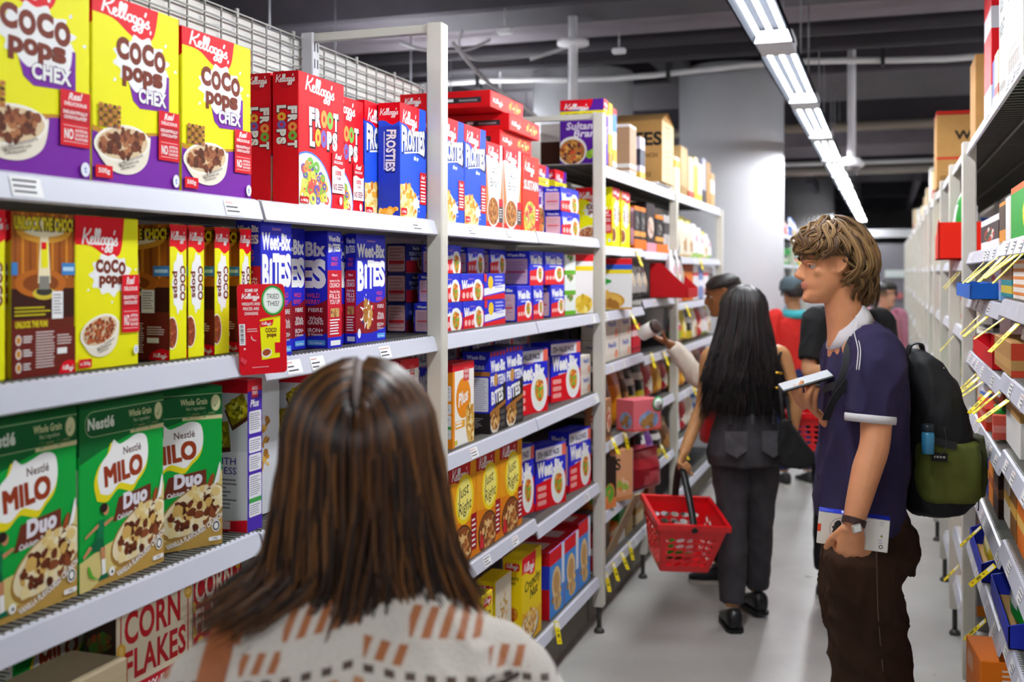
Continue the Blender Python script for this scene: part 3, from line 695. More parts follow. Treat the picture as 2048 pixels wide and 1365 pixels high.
def d_bites():
    P = Pack(.18, .068, .285, WB); p = P.front(); H = p.H
    p.text('Sanitarium', .5, H - .11, .035, '#e8a0a8', bold=.01, w=.28); p.text('Weet-Bix', .5, H - .33, .19, WHITE, bold=.03, w=.92, fat=.004)
    p.text('Bite-sized', .75, H - .43, .045, '#f0506a', bold=.02, w=.2); p.text('Weet-Bix', .75, H - .49, .045, '#f0506a', bold=.02, w=.2)
    bites_word(p, .52, .82, .36, .92)
    p.text('WILD', .78, .685, .06, '#f0506a', bold=.01, w=.2); p.text('BERRY', .78, .60, .06, '#f0506a', bold=.01, w=.22)
    p.poly([(0, .10), (1, .16)] + _cat([(1, .66), (.8, .58), (.55, .58), (.3, .62), (0, .54)], 5), WBR)
    p.poly([(0, 0), (1, 0), (1, .2)] + _cat([(1, .2), (.6, .14), (.3, .13), (0, .16)], 5), WB)
    p.splash(.35, .42, .16, .2, WHITE, n=8, amp=.32, seed=2); p.bits(.38, .4, .14, .25, 16, .06, ['#c8944a', '#b07a34', '#dcb46e', '#a86a2a']); p.ell(.56, .5, .03, .035, '#d8202c'); p.ell(.22, .3, .03, .03, '#2a2f7a')
    for t, y in (('FIBRE', .49), ('Whole', .375), ('GRAINS', .32), ('IRON+', .215), ('B Vitamins', .17)): p.text(t, .82, y, .058 if t != 'B Vitamins' else .035, WHITE, bold=.004, w={'FIBRE': .22, 'Whole': .2, 'GRAINS': .24, 'IRON+': .23, 'B Vitamins': .22}[t])
    p.rrect(.7, .97, .04, .11, .015, '#5aa8e8'); p.text('Non-Allergen', .835, .06, .025, WHITE, bold=.01, w=.2); p.ell(.1, .14, .05, .07, '#eef0fa')
    def sd(q):
        H = q.H; q.text('Weet-Bix', .5, H - .36, .2, WHITE, bold=.05, w=.84); bites_word(q, .5, H - .72, .26, .84); q.text('WILD', .5, H - 1.05, .14, '#f0506a', bold=.01, w=.45); q.text('BERRY', .5, H - 1.24, .14, '#f0506a', bold=.01, w=.5)
        q.rect(0, 1, .35, H - 1.4, '#c8102a')
        for i, (t, s_) in enumerate((('When it', .1), ('comes to the', .1), ('CRUNCH', .17), ('Weet-Bix Bites', .1), ('FILLS', .17), ('YOU UP!', .17))): q.text(t, .5, H - 1.62 - .2 * i, s_, WHITE, bold=.01, w=.72 if i else .4)
        q.rrect(.2, .82, 1.1, 1.42, .05, '#c8a060'); q.bits(.5, 1.26, .28, .14, 18, .06, ['#b07a34', '#dcb46e', '#8a4a3a'])
        q.lines(.15, .85, .98, 6, .1, .045, WHITE, .2); q.rect(0, 1, 0, .38, WB); q.rect(.2, .9, .08, .26, '#eef0ee')
    P.sides(sd); return P.done()
def milo_badge(p, x, y, s_):
    sh = [(-1, -.75), (-1.12, -.2), (-.95, .3), (-.62, .62), (-.45, 1.0), (-.2, .82), (.15, .9), (.6, 1.05), (1.0, .9), (1.1, .3), (.98, -.15), (.68, -.45), (.42, -.72), (.1, -.62), (-.2, -.55), (-.6, -.85)]
    p.poly([(x + (a * 1.06 - .08) * s_, y + (b * 1.08 - .16) * s_ * .82) for a, b in sh], '#e8d81a', smooth=4)
    p.poly([(x + a * s_, y + b * s_ * .82) for a, b in sh], WHITE, smooth=4)
    p.text('Nestlé', x + .38 * s_, y + .36 * s_, .22 * s_, '#5a3a30', bold=.02, w=.8 * s_, rot=.04); p.text('MILO', x + .02 * s_, y - .36 * s_, .56 * s_, '#9a3a18', bold=.0, w=1.62 * s_, rot=.10, fat=.035 * s_)
def d_milo():
    P = Pack(.229, .072, .316, '#08a53e', top='#0d8636'); p = P.front(); H = p.H
    p.poly([(0, H), (1, H), (1, H - .28), (.62, H - .27), (.25, H - .36), (0, H - .44)], '#05682c'); p.poly([(.58, H - .275), (1, H - .28), (1, H - .19), (.58, H - .19)], '#d8cf9a')
    p.rrect(.06, 1.08, H - .25, H - .055, .09, '#9fb888'); p.rrect(.066, 1.08, H - .244, H - .061, .085, '#0a5a2a')
    p.text('Nestlé', .24, H - .19, .085, '#dfe6d6', bold=.04, w=.30); p.text('Whole Grain', .70, H - .145, .055, '#d6d8a0', bold=.02, w=.28); p.text('No.1 ingredient', .72, H - .19, .03, '#c8cfa8', bold=.0, w=.2)
    p.ell(.93, H - .14, .055, .075, '#d6d4a4'); p.ring(.93, H - .14, .055, .075, .008, '#7c9a58'); p.poly([(.90, H - .14), (.92, H - .165), (.965, H - .1), (.92, H - .18)], '#2c7a34')
    for i in range(2): p.ring(.64 + .17 * i, H - .235, .022, .026, .006, '#55793a'); p.lines(.68 + .17 * i, .77 + .17 * i, H - .23, 2, .02, .01, '#7d8a54')
    milo_badge(p, .50, .86, .27)
    p.poly([(0, 0), (1, 0), (1, .66), (.86, .45), (.6, .34), (.3, .30), (0, .22)], '#dccb82'); p.poly([(.1, 0), (1, 0), (1, .32), (.6, .14), (.35, .08)], '#c19a4c')
    p.poly([(.37, .45), (.83, .52), (.83, .67), (.44, .63)], '#6b2e1c'); p.text('Duo', .64, .545, .115, '#e6e2ea', bold=.06, w=.30, rot=.08, shear=.1); p.text('Calcium Boosted', .62, .475, .04, '#e8e4e4', bold=.03, w=.40, rot=.10, shear=.15)
    p.ell(.70, .31, .38, .20, '#a87e3a', .38); p.ell(.70, .325, .355, .175, '#efe0b8', .38)
    p.bits(.70, .33, .34, .165, 90, .042, ['#6b3219', '#f0dca0', '#e8cc84', '#8a4a26', '#f6ecc8', '#552410', '#d8b060'], .38)
    p.poly(_cat([(.90, .52), (.93, .6), (.97, .72), (.98, .66), (.96, .55)], 4), WHITE); p.ell(.88, .57, .025, .06, '#9a4a22', -.4)
    p.text('VANILLA FLAVOURED CRUNCH', .72, .105, .045, WHITE, bold=.03, w=.62, rot=.36, warp=lambda a, b, W, h: (a * W / 2, b * h + .03 * a * a))
    # running footballer in a green kit
    sk, kit = '#c98a62', '#0a7a4a'
    p.poly([(.20, .50), (.27, .50), (.255, .34), (.17, .36)], kit); p.ell(.285, .565, .032, .04, sk); p.ell(.262, .585, .042, .035, '#2a1a14'); p.poly([(.235, .59), (.21, .52), (.225, .58)], '#2a1a14')
    p.poly([(.2, .48), (.06, .41), (.05, .385), (.2, .45)], sk); p.poly([(.26, .47), (.36, .50), (.37, .48), (.27, .44)], sk); p.poly([(.255, .36), (.17, .37), (.1, .3), (.19, .27), (.27, .27)], '#0c6640')
    p.poly([(.22, .29), (.275, .29), (.275, .19), (.235, .19)], sk); p.poly([(.235, .2), (.275, .2), (.28, .08), (.24, .08)], WHITE); p.poly([(.13, .31), (.04, .24), (.03, .265), (.1, .33)], sk); p.poly([(.22, .08), (.3, .09), (.31, .05), (.2, .05)], '#0a6a4a')
    p.poly(_cat([(.08, .18), (.1, .1), (.2, .06), (.14, .1), (.1, .18)], 4), '#5ab02a'); p.ell(.35, .085, .035, .035, WHITE); p.ell(.355, .08, .012, .012, '#2a2a2a')
    p.ell(.93, .165, .045, .05, WHITE); p.ring(.93, .165, .038, .043, .014, '#3a3430', 8); p.rrect(.85, .985, .04, .075, .01, WHITE); p.text('340g', .92, .05, .018, '#6a5a48', bold=.01)
    def sd(q):
        H = q.H; q.rect(0, 1, H - 1.2, H, '#0a6a30'); q.rect(.06, .94, .3, H - 1.5, '#eceadf'); q.lines(.12, .88, H - 1.7, 22, .1, .04, '#6a7a6a', .3)
    P.sides(sd); t = P.top(); t.rect(0, 1, 0, t.H, '#0d7a33'); t.lines(.2, .8, t.H * .6, 1, .1, .02, '#0a5a28', 0); return P.done()
def d_plus(accent, face, mode):
    """Tall cereal pack with a big Plus; mode a = white back with slices, b = orange oval front."""
    P = Pack(.20, .07, .318 if mode == 'a' else .26, face, top='#d80f26'); p = P.front(); H = p.H
    if mode == 'a':
        p.rect(0, 1, H - .14, H, '#d80f26'); p.poly([(0, .82), (1, .84), (1, H - .14), (.5, H - .14), (.35, H - .3), (0, H - .28)], '#c9cbd0')
        for cx_, cy_, a, s_ in ((.86, 1.28, .5, .3), (.18, 1.12, .9, .26), (.58, 1.0, .12, .34)):
            sq = [(-.5, -.4), (.5, -.4), (.5, .4), (-.5, .4)]; f = lambda dx, dy, c_: p.poly([(cx_ + (x * cos(a) - y * sin(a)) * s_ + dx, cy_ + (x * sin(a) + y * cos(a)) * s_ + dy) for x, y in sq], c_)
            f(0, -.05, '#4a2412'); f(0, 0, '#8a7a14'); p.bits(cx_, cy_, .15, .12, 40, .026, ['#d8c81a', '#b8a81a', '#6a6a14', '#e8dc5a'])
        p.text('BURST WITH', .45, .70, .075, '#2f1f8a', bold=.01, w=.78); p.text('GOODNESS', .5, .60, .075, '#2f1f8a', bold=.01, w=.70)
        p.lines(.08, .86, .53, 8, .042, .017, '#7a767e', .25); p.poly(_cat([(.25, .18), (.33, .25), (.42, .17), (.3, .13)], 3), '#c8902e')
        p.poly([(0, 0), (1, 0), (1, .13)] + _cat([(1, .13), (.6, .1), (.3, .12), (0, .1)], 4), '#d80f26'); p.ell(.3, .06, .06, .045, '#f0c8c8'); p.rect(.62, .76, .02, .1, '#f0d0d0')
    else:
        p.rect(0, 1, H - .12, H, '#d80f26'); p.rect(0, .1, 0, H - .12, accent); p.ell(.50, .74, .34, .32, accent); p.text('Plus', .5, .66, .2, WHITE, bold=.03, shear=.3, w=.48, rot=.2)
        p.rect(.5, .76, H - .3, H - .08, '#e05050'); p.text('UNCLE', .63, H - .17, .05, WHITE, bold=.02, w=.2); p.text('TOBYS', .63, H - .25, .05, WHITE, bold=.02, w=.2)
        p.ell(.82, .3, .22, .34, '#e8c070', .2); p.bits(.82, .35, .2, .32, 50, .05, ['#e0b050', '#c8902e', '#f2dca0', '#b87a22'], .2); p.rect(.12, .55, .28, .4, '#f2b03a'); p.lines(.15, .52, .36, 2, .05, .03, WHITE)
        p.rect(.1, .2, .04, .11, '#d8c81a')
    def sd(q):
        H = q.H; q.rect(0, 1, 0, H, accent); q.rect(0, 1, H - .35, H, '#d80f26'); q.rect(.28, .72, H - .55, H - .18, '#e03040'); q.text('UNCLE', .5, H - .32, .1, WHITE, bold=.03, w=.36); q.text('TOBYS', .5, H - .46, .1, WHITE, bold=.03, w=.36)
        q.text('Plus', .48, H - .82, .22, WHITE, bold=.03, shear=.25, w=.6)
        for y0, y1 in ((H - 1.62, H - .95), (H - 2.2, H - 1.75), (H - 2.75, H - 2.25), (.95, H - 2.85), (.42, .85)):
            if y1 > y0 + .1: q.rrect(.1, .94, y0, y1, .06, '#e9e8ee'); q.lines(.16, .88, y1 - .1, int((y1 - y0 - .1) / .065), .065, .022, '#85828e', .3)
        q.rect(.1, .94, .84, .98, '#3fa04a')
    P.sides(sd)
    b = P.back(); b.rect(0, 1, b.H * .45, b.H - .14, '#d9dade'); b.bits(.5, b.H * .5, .35, .45, 60, .05, ['#c8902e', '#e0b050', '#a8702a']); return P.done()
def d_corn(base, fg):
    P = Pack(.225, .07, .318, base); p = P.front(); H = p.H
    p.rect(.05, .065, .35, H - .1, fg); p.rect(.92, .935, .35, H - .1, fg)
    p.text('CORN', .46, H - .43, .27, fg, bold=.03, w=.72); p.text('FLAKES', .5, H - .74, .25, fg, bold=.03, w=.80); p.rect(.12, .9, H - .92, H - .80, '#c8202c'); p.text('LOW FAT', .5, H - .88, .045, WHITE, bold=.02, w=.5)
    for x, y in ((.06, .95), (.07, .7), (.2, .58), (.6, .45), (.4, .3), (.8, .2), (.3, .12), (.93, 1.2)): p.ell(x, y, .055, .065, '#e8b23a', x * 7, 9); p.ell(x, y, .03, .04, '#f2cf72', x * 5, 8); p.k -= 1
    def sd(q): q.rect(0, 1, .3, q.H * .5, '#b02030'); q.rect(0, 1, q.H * .5, q.H, '#3f3026'); q.bits(.5, q.H * .7, .4, .5, 30, .12, ['#4a7a30', '#a8502a', '#6a5a2a']); q.lines(.15, .85, q.H * .4, 8, .12, .05, WHITE)
    P.sides(sd); return P.done()
def d_allbran():
    P = Pack(.18, .066, .286, '#f0ebe6'); p = P.front(); H = p.H
    p.poly([(0, 0), (.25, 0), (.12, .7), (0, H - .3)], '#e88a4a'); p.poly([(1, 0), (.75, 0), (.9, .7), (1, H - .3)], '#e88a4a'); p.rect(0, 1, 0, .1, '#d8301e')
    k_flag(p, .85, .44, tl=.26, ks=.17); p.ell(.5, .90, .37, .44, '#faf8f4')
    p.text('All-', .5, .98, .17, '#3a3a40', bold=-.005, w=.32); p.text('Bran', .5, .76, .17, '#3a3a40', bold=-.005, w=.5)
    p.ell(.42, .3, .36, .3, '#f8f2e8'); p.ell(.42, .3, .32, .26, '#b06a30'); p.bits(.42, .3, .3, .24, 60, .04, ['#c8843e', '#a8602a', '#8a4a1e', '#d8a05a'])
    p.rect(.76, 1, .1, .4, '#5a4a44'); p.rect(.76, 1, .4, .55, '#d8202c'); p.lines(.8, .96, .34, 4, .05, .02, WHITE)
    P.sides(lambda q: side_k(q, WHITE, .7)); return P.done()
def d_sustain():
    P = Pack(.2, .066, .282, '#ea3012'); p = P.front(); H = p.H
    p.poly([(.08, H), (.1, H - .4), (.5, H - .5), (.72, H - .3), (.74, H)], '#d81a10', 0); p.script(.42, H - .3, .16, WHITE, -.05, w=.56)
    p.text('SUSTAIN', .52, .78, .17, WHITE, bold=.03, w=.86, out='#5a2a24', outw=.04, shear=.1); p.ell(.45, .2, .36, .36, '#c8d05a'); p.bits(.45, .25, .36, .36, 60, .06, ['#e8c04a', '#a8b83a', '#c8843e', '#d8404a', '#f0dc90'])
    p.rect(.75, 1, .1, .5, '#d01a20'); p.lines(.78, .96, .4, 4, .06, .025, WHITE); p.ell(.2, 1.3, .02, .05, '#f0a060')
    P.sides(lambda q: (side_k(q, RED, .7), q.text('SUSTAIN', .4, q.H * .5, .4, WHITE, bold=.03, rot=-pi / 2, w=1.8))); return P.done()
def d_nutri():                                              # flat red bundle packs lying on the other boxes
    P = Pack(.34, .20, .06, '#e01018', flaps=False); p = P.right()
    p.rect(.05, .95, .03, p.H - .03, '#e83020'); p.script(.22, p.H * .35, .08, WHITE, w=.28); p.bits(.72, p.H * .5, .2, .1, 26, .035, ['#f0c050', '#f08030', '#f8e0a0', '#e04a20'])
    q = P.front(); q.rect(.5, .9, q.H * .3, q.H * .62, '#3a3436'); q.rect(.53, .6, q.H * .38, q.H * .55, WHITE); q.rect(.66, .86, q.H * .38, q.H * .5, '#8a8486'); q.script(.15, q.H * .4, .06, WHITE, w=.18); return P.done()
def wb_front(p, big=False, biscuit=True, value=False):
    H = p.H; b0 = H * .42
    if value: p.rect(0, .86, H - .2, H - .02, '#e6e4ea'); p.text('575g VALUE PACK', .42, H - .155, .085, '#2a2a5a', bold=.04, w=.72); p.rect(.86, 1, H - .2, H - .02, '#e86a5a')
    yt = H - (.45 if value else .34)
    p.text('Sanitarium', .45, yt + .23, .03, '#e8a0a8', bold=.01, w=.22)
    p.text('Weet-Bix', .47, yt, .22, WHITE, bold=.035, w=.84, fat=.005); p.rect(.25, .68, yt - .09, yt - .055, '#c8ccf0')
    p.poly([(0, 0), (1, 0), (1, b0 + .1), (0, b0)], '#e0101e')
    for i in range(3): p.rrect(.06, .34, b0 * (.72 - .28 * i), b0 * (.9 - .28 * i), .03, '#f0a098') if value else p.ell(.13 + .16 * i, b0 * .5, .06, .06, '#f3b8b0')
    if biscuit:
        p.ell(.74, H * .33, .24, .30 if value else .24, '#f4f2f4'); p.ell(.74, H * .33, .2, .25 if value else .2, '#eef0e6')
        p.ell(.74, H * .34, .13, .17, '#d8962a', .3); p.bits(.74, H * .36, .13, .16, 26, .04, ['#e8a83a', '#c87f22', '#f0c060', '#e84a30', '#6ab03a', '#d83a2a'])
def wb_panel(q):
    H = q.H; q.rrect(.08, .92, .05, H * .78, .06, '#dcb4c4'); q.lines(.16, .84, H * .66, int(H * .55 / .09), .09, .03, '#b89098', .5); q.rect(.16, .84, H * .36, H * .42, '#d8606a'); q.text('Weet-Bix', .5, H * .84, H * .09, WHITE, bold=.04, w=.7)
def d_wbvalue():
    P = Pack(.26, .10, .25, '#1f28c8'); wb_front(P.front(), value=True); P.sides(lambda q: (wb_panel(q), q.poly([(0, 0), (1, 0), (1, q.H * .12), (0, q.H * .12)], '#e0101e')))
    t = P.top(); t.text('Weet-Bix', .5, t.H * .3, .16, '#5a66e0', bold=.05, w=.7); return P.done()
def d_wbsmall():
    P = Pack(.17, .062, .087, '#2430cc'); wb_front(P.front()); P.sides(wb_panel)
    b = P.back(); b.poly([(0, 0), (1, 0), (1, .12), (0, .06)], '#e0101e'); b.poly([(0, .08), (1, .16), (1, .3), (0, .22)], '#eceef2'); b.ell(.3, b.H * .66, .12, .13, '#f0c820'); b.lines(.5, .92, b.H * .85, 4, .07, .03, '#b8b8e8'); b.rect(0, .12, b.H * .7, b.H, '#e0301e'); return P.done()
def d_wbcube():
    P = Pack(.14, .10, .132, '#2430cc'); wb_front(P.front()); P.sides(wb_panel); return P.done()
def d_pb():
    P = Pack(.18, .066, .089, '#1d2678'); p = P.front(); H = p.H
    p.text('Weet-Bix', .42, H - .1, .055, WHITE, bold=.04, w=.3); p.text('PEANUT BUTTER', .5, H - .2, .065, '#d8dcf4', bold=.02, w=.72); p.text('POWER BITES', .5, H - .285, .06, '#d8dcf4', bold=.02, w=.6)
    p.rect(0, 1, 0, H * .42, '#a81424'); p.ell(.72, H * .32, .22, .14, '#f0e2d0'); p.bits(.72, H * .35, .2, .12, 26, .04, ['#7a4020', '#a86a3a', '#c83a3a', '#5a2a18'])
    P.sides(lambda q: (q.rrect(.06, .94, .05, q.H * .92, .08, '#e0b0b0'), q.lines(.14, .86, q.H * .8, 7, .15, .05, '#b87a80', .4), q.rect(.12, .9, q.H * .3, q.H * .42, '#c83038')))
    b = P.back(); b.text('PEACHES & CREAM', .5, b.H - .2, .07, '#7a80d0', bold=.02, w=.7); b.rect(0, 1, 0, b.H * .4, '#6a1020'); b.ell(.6, b.H * .35, .24, .14, '#c8ccd8'); b.rrect(.5, .7, b.H * .22, b.H * .5, .03, '#c8924a'); return P.done()
def d_protein():
    P = Pack(.165, .10, .278, '#2026b8', top='#3a3a58'); p = P.front(); H = p.H
    for i in range(5): p.rect(.02 + .2 * i, .14 + .2 * i, H - .1, H - .02, '#d8202c'); p.k -= 1
    p.k += 1; p.text('Weet-Bix', .5, H - .42, .23, WHITE, bold=.03, w=.9, fat=.005); p.text('PROTEIN', .5, .98, .2, WHITE, bold=.04, w=.92); p.ell(.36, 1.08, .12, .14, '#c8924a'); p.poly([(0, .0), (1, 0), (1, 1.0), (.55, .9), (.3, .55), (0, .4)], '#2a2422')
    p.text('BiTES', .46, .62, .26, WHITE, bold=.05, w=.74, rot=.08); p.poly([(0, .45), (1, .62), (1, .54), (0, .36)], '#a86a2a'); p.ell(.3, .2, .28, .22, '#e8dccb'); p.bits(.32, .25, .28, .24, 36, .07, ['#c8924a', '#a8702a', '#e0b878', '#7a4a22'])
    for i in range(3): p.rrect(.62, .92, .08 + .13 * i, .16 + .13 * i, .03, '#55504e')
    def sd(q):
        H = q.H; q.text('Weet-Bix', .5, H - .26, .14, '#c8ccf0', bold=.04, w=.7); q.text('Bites', .5, H - .6, .2, '#b0b4e0', bold=.04, w=.6); q.rect(0, 1, 1.95, 2.1, '#a86a2a'); q.rrect(.06, .94, .75, 1.9, .05, '#d8dae6'); q.lines(.12, .88, 1.8, 15, .07, .02, '#8a8c9c', .2); q.rect(0, 1, 0, .7, '#241f20'); q.lines(.12, .8, .5, 6, .06, .02, '#9a9694')
    P.sides(sd); return P.done()
def d_justright():
    P = Pack(.235, .075, .335, '#f0a012'); p = P.front(); H = p.H
    p.poly([(0, 0), (1, 0), (1, .5), (0, .6)], '#e8840e'); k_flag(p, .8, .40, tl=.28, ks=.15, col='#c8101c'); p.ell(.56, .86, .34, .34, '#f8d81a'); p.ell(.56, .86, .27, .28, '#fbec7a')
    p.text('Just', .52, .90, .17, '#2a2018', bold=.0, shear=.2, w=.4, rot=.12); p.text('Right', .58, .68, .17, '#2a2018', bold=.0, shear=.2, w=.48, rot=.1)
    p.ell(.46, .22, .40, .30, '#3a2a1c'); p.ell(.46, .22, .38, .28, '#8a4a1e'); p.bits(.46, .22, .36, .26, 70, .045, ['#c8843e', '#a8602a', '#d8a05a', '#e8c080', '#6a3a1a']); p.rect(.8, 1, .1, .6, '#a81420'); p.lines(.82, .97, .5, 6, .07, .025, WHITE); p.poly([(.1, .04), (.2, .3), (.3, .04)], '#d8202c')
    P.sides(lambda q: (q.rect(0, 1, 0, q.H, '#e8860e'), q.rect(0, 1, q.H - .4, q.H, '#c8101c'), q.ell(.55, q.H * .52, .5, .7, '#f2b82a'), q.text('Just', .5, q.H * .55, .36, '#2a2018', bold=0, shear=.2, w=.7, rot=.1))); return P.done()
def d_crunchy():
    P = Pack(.2, .075, .30, '#f2d20e'); p = P.front(); H = p.H
    p.poly([(0, 0), (1, 0), (1, .5), (.5, .4), (0, .6)], '#e8b01a'); k_flag(p, .7, .38, tl=.27, ks=.14); p.text('Crunchy', .54, .93, .17, '#2a2018', bold=.02, shear=.2, w=.8, rot=.1); p.text('Nut', .6, .74, .17, '#2a2018', bold=.02, shear=.2, w=.4, rot=.1)
    p.ell(.4, .28, .42, .26, '#3a3430'); p.ell(.4, .3, .4, .24, '#f0e8d8'); p.bits(.4, .34, .38, .24, 60, .05, ['#d8962a', '#e8b24a', '#b8701e', '#f2d07a'])
    def sd(q):
        q.rrect(.12, .88, q.H - .55, q.H - .2, .1, RED); q.script(.5, q.H - .42, .2, WHITE, w=.6); q.text('Crunchy', .5, q.H - .95, .2, '#2a2018', bold=.02, shear=.2, w=.7); q.text('Nut', .5, q.H - 1.15, .17, '#2a2018', bold=.02, shear=.2, w=.35); q.ell(.5, q.H * .38, .3, .32, '#d88a1c'); q.bits(.5, q.H * .38, .26, .28, 18, .1, ['#b8601a', '#e8b24a', '#a84a1a'])
    P.sides(sd); b = P.back(); b.rect(0, 1, 0, b.H, '#e6d9c2'); b.bits(.5, b.H * .5, .4, .6, 60, .05, ['#d8b070', '#c89a50', '#f0e2c0']); return P.done()
def d_bluered():
    P = Pack(.2, .10, .26, '#3f8fe0', top='#e0101e'); p = P.front(); H = p.H
    p.rect(0, 1, H - .28, H, '#e0101e'); p.ell(.45, .62, .30, .32, '#e8c890', .3); p.ell(.45, .62, .2, .22, '#c89a5a', .3); p.ell(.55, .2, .25, .14, '#d8b478'); p.bits(.5, .3, .4, .2, 16, .07, ['#c89a5a', '#e8c890', '#a8783a']); p.rect(.8, 1, .5, H, '#dfe6f4')
    P.sides(lambda q: (q.rect(0, 1, 0, q.H, '#c81020'), q.rect(0, 1, q.H * .45, q.H * .8, '#2a3ac0'))); t = P.top(); t.rect(.2, .7, t.H * .2, t.H * .8, '#f0d0d0'); return P.done()
def d_sultana():
    P = Pack(.21, .075, .32, '#5a1c9a'); p = P.front(); H = p.H
    k_flag(p, .76, .25, tl=.24, ks=.13); p.rect(0, 1, H - .45, H - .27, '#f0dc1a'); p.text('GLUTEN FREE', .42, H - .395, .07, '#4a3a10', bold=.02, w=.62); p.ell(.8, H - .36, .05, .05, '#e8e8f0')
    p.text('Sultana', .5, H - .70, .17, '#f0e6f6', bold=.03, w=.72, shear=.15); p.text('Bran', .56, H - .88, .17, '#f0e6f6', bold=.03, w=.5, shear=.15)
    p.ell(.28, .32, .34, .34, '#f4f0ea'); p.ell(.28, .3, .29, .29, '#b87a3a'); p.bits(.28, .3, .28, .28, 60, .05, ['#c8843e', '#e0a04a', '#8a4a1e', '#f0c060', '#e85a3a', '#5a2a40']); p.ell(.68, .22, .08, .1, '#8ac02a'); p.ell(.74, .28, .05, .07, '#a8d84a')
    p.rect(.76, 1, .35, .7, '#c81428'); p.lines(.8, .96, .62, 4, .07, .03, WHITE)
    def sd(q): q.rect(0, 1, 0, q.H, '#6a3ab0'); q.rect(0, 1, q.H - .6, q.H, '#d81020'); q.script(.5, q.H - .42, .22, WHITE, w=.7); q.rect(0, 1, q.H - 1.05, q.H - .65, '#f0dc1a'); q.text('Sultana', .5, q.H * .45, .3, '#e6d8f0', bold=.03, rot=-pi / 2, w=1.2)
    P.sides(sd); return P.done()
def d_plain(w_, d_, h_, body, bands=(), words=(), blobs=(), side=None, top=None, seed=1):
    """Plainer carton for packs seen far off: colour bands, a name, a picture patch."""
    P = Pack(w_, d_, h_, body, top=top)
    pages = [P.front(), P.back()] + ([P.left(), P.right()])
    for i, p in enumerate(pages):
        H = p.H; p.rng = random.Random(seed)
        if side and i > 1: p.rect(0, 1, 0, H, side)
        for y0, y1, c in bands: p.rect(0, 1, y0 * H, y1 * H, c)
        for x, y, rx, ry, cs in blobs:
            p.ell(x, y * H, rx, ry * H, cs[0]); p.bits(x, y * H, rx * .85, ry * H * .85, 14, rx * .3, cs[1:] or cs)
        for t, x, y, hh, c, ww in words: p.text(t, x, y * H, hh, c, bold=.03, w=ww)
    return P.done()
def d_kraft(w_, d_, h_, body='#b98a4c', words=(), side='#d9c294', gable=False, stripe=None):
    m = mat(body, 0.8, noise_=0.06, nscale=18.0); ms = mat(side, 0.8, noise_=0.05, nscale=18.0)  # paler default side paints in the light on the right face
    P = Pack(w_, d_, h_, m, flaps=False); p = P.front(); H = p.H; mb = P.mb
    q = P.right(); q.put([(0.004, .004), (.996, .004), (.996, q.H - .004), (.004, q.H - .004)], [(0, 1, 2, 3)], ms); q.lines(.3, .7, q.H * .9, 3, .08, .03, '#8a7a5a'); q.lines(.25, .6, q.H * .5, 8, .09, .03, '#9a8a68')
    if gable:
        z = h_; mb.add([(-w_ / 2, -d_ / 2, z), (w_ / 2, -d_ / 2, z), (w_ / 2, 0, z + .06), (-w_ / 2, 0, z + .06), (-w_ / 2, d_ / 2, z), (w_ / 2, d_ / 2, z)], [(0, 1, 2, 3), (3, 2, 5, 4)], m); mb.add([(w_ / 2, -d_ / 2, z), (w_ / 2, d_ / 2, z), (w_ / 2 - .02, 0, z + .06)], [(0, 1, 2)], m)
    for t, x, y, hh, c, ww in words: p.text(t, x, y * H, hh, c, bold=.04, w=ww)
    p.rect(.05, .95, .07 * H, .072 * H, '#7a5a30'); p.lines(.08, .7, .2 * H, 2, .06, .006, '#7a5a30')
    for i in range(16): p.rect(.08 + i * .045, .1 + i * .045, .08 * H, .16 * H, '#5f4522'); p.k -= 1
    p.k += 1
    if stripe: p.rect(0, .8, .38 * H, .42 * H, stripe)
    mb.box(-w_ / 2, w_ / 2, -.02, .02, h_ - .0005, h_ + .0006, mat('#a87c42', 0.5)); return P.done('carton')
# ------------------------------------------------------------------ packs on the cereal side
_D = {}
DESIGN = dict(chex=(d_chex, (.24, .075, .325)), coco=(d_coco, (.165, .058, .262)), froot=(d_froot, (.222, .068, .307)), frosties=(d_frosties, (.2, .066, .315)), bites=(d_bites, (.18, .068, .285)),
    milo=(d_milo, (.229, .072, .316)), plusa=(lambda: d_plus('#4a2aa8', '#dcdde2', 'a'), (.20, .07, .318)), plusb=(lambda: d_plus('#f0901a', '#f6f2ea', 'b'), (.20, .07, .26)),
    corn=(lambda: d_corn('#e9ddc0', '#c81a22'), (.225, .07, .318)), cornr=(lambda: d_corn('#c8202c', '#f2e6d0'), (.225, .07, .318)), allbran=(d_allbran, (.18, .066, .286)), sustain=(d_sustain, (.2, .066, .282)),
    nutri=(d_nutri, (.34, .20, .06)), wbvalue=(d_wbvalue, (.26, .10, .25)), wbsmall=(d_wbsmall, (.17, .062, .087)), wbcube=(d_wbcube, (.14, .10, .132)), pb=(d_pb, (.18, .066, .089)), protein=(d_protein, (.165, .10, .278)),
    justright=(d_justright, (.235, .075, .335)), crunchy=(d_crunchy, (.2, .075, .30)), bluered=(d_bluered, (.2, .10, .26)), sultana=(d_sultana, (.21, .075, .32)))
def D(k):
    if k not in _D: _D[k] = DESIGN[k][0]()
    return _D[k], DESIGN[k][1]
EPS = 0.0019
def put(me, dims, size, x, y, z, rot, label, cat='cereal box', group=None, name='cereal_box', tilt=None):
    o = link(name, me, None, (x, y, z + EPS), rot)
    o.scale = (size[0] / dims[0], size[1] / dims[1], size[2] / dims[2])
    if tilt: o.rotation_euler = (tilt[0], tilt[1], rot)
    tag(o, label, cat, group); return o
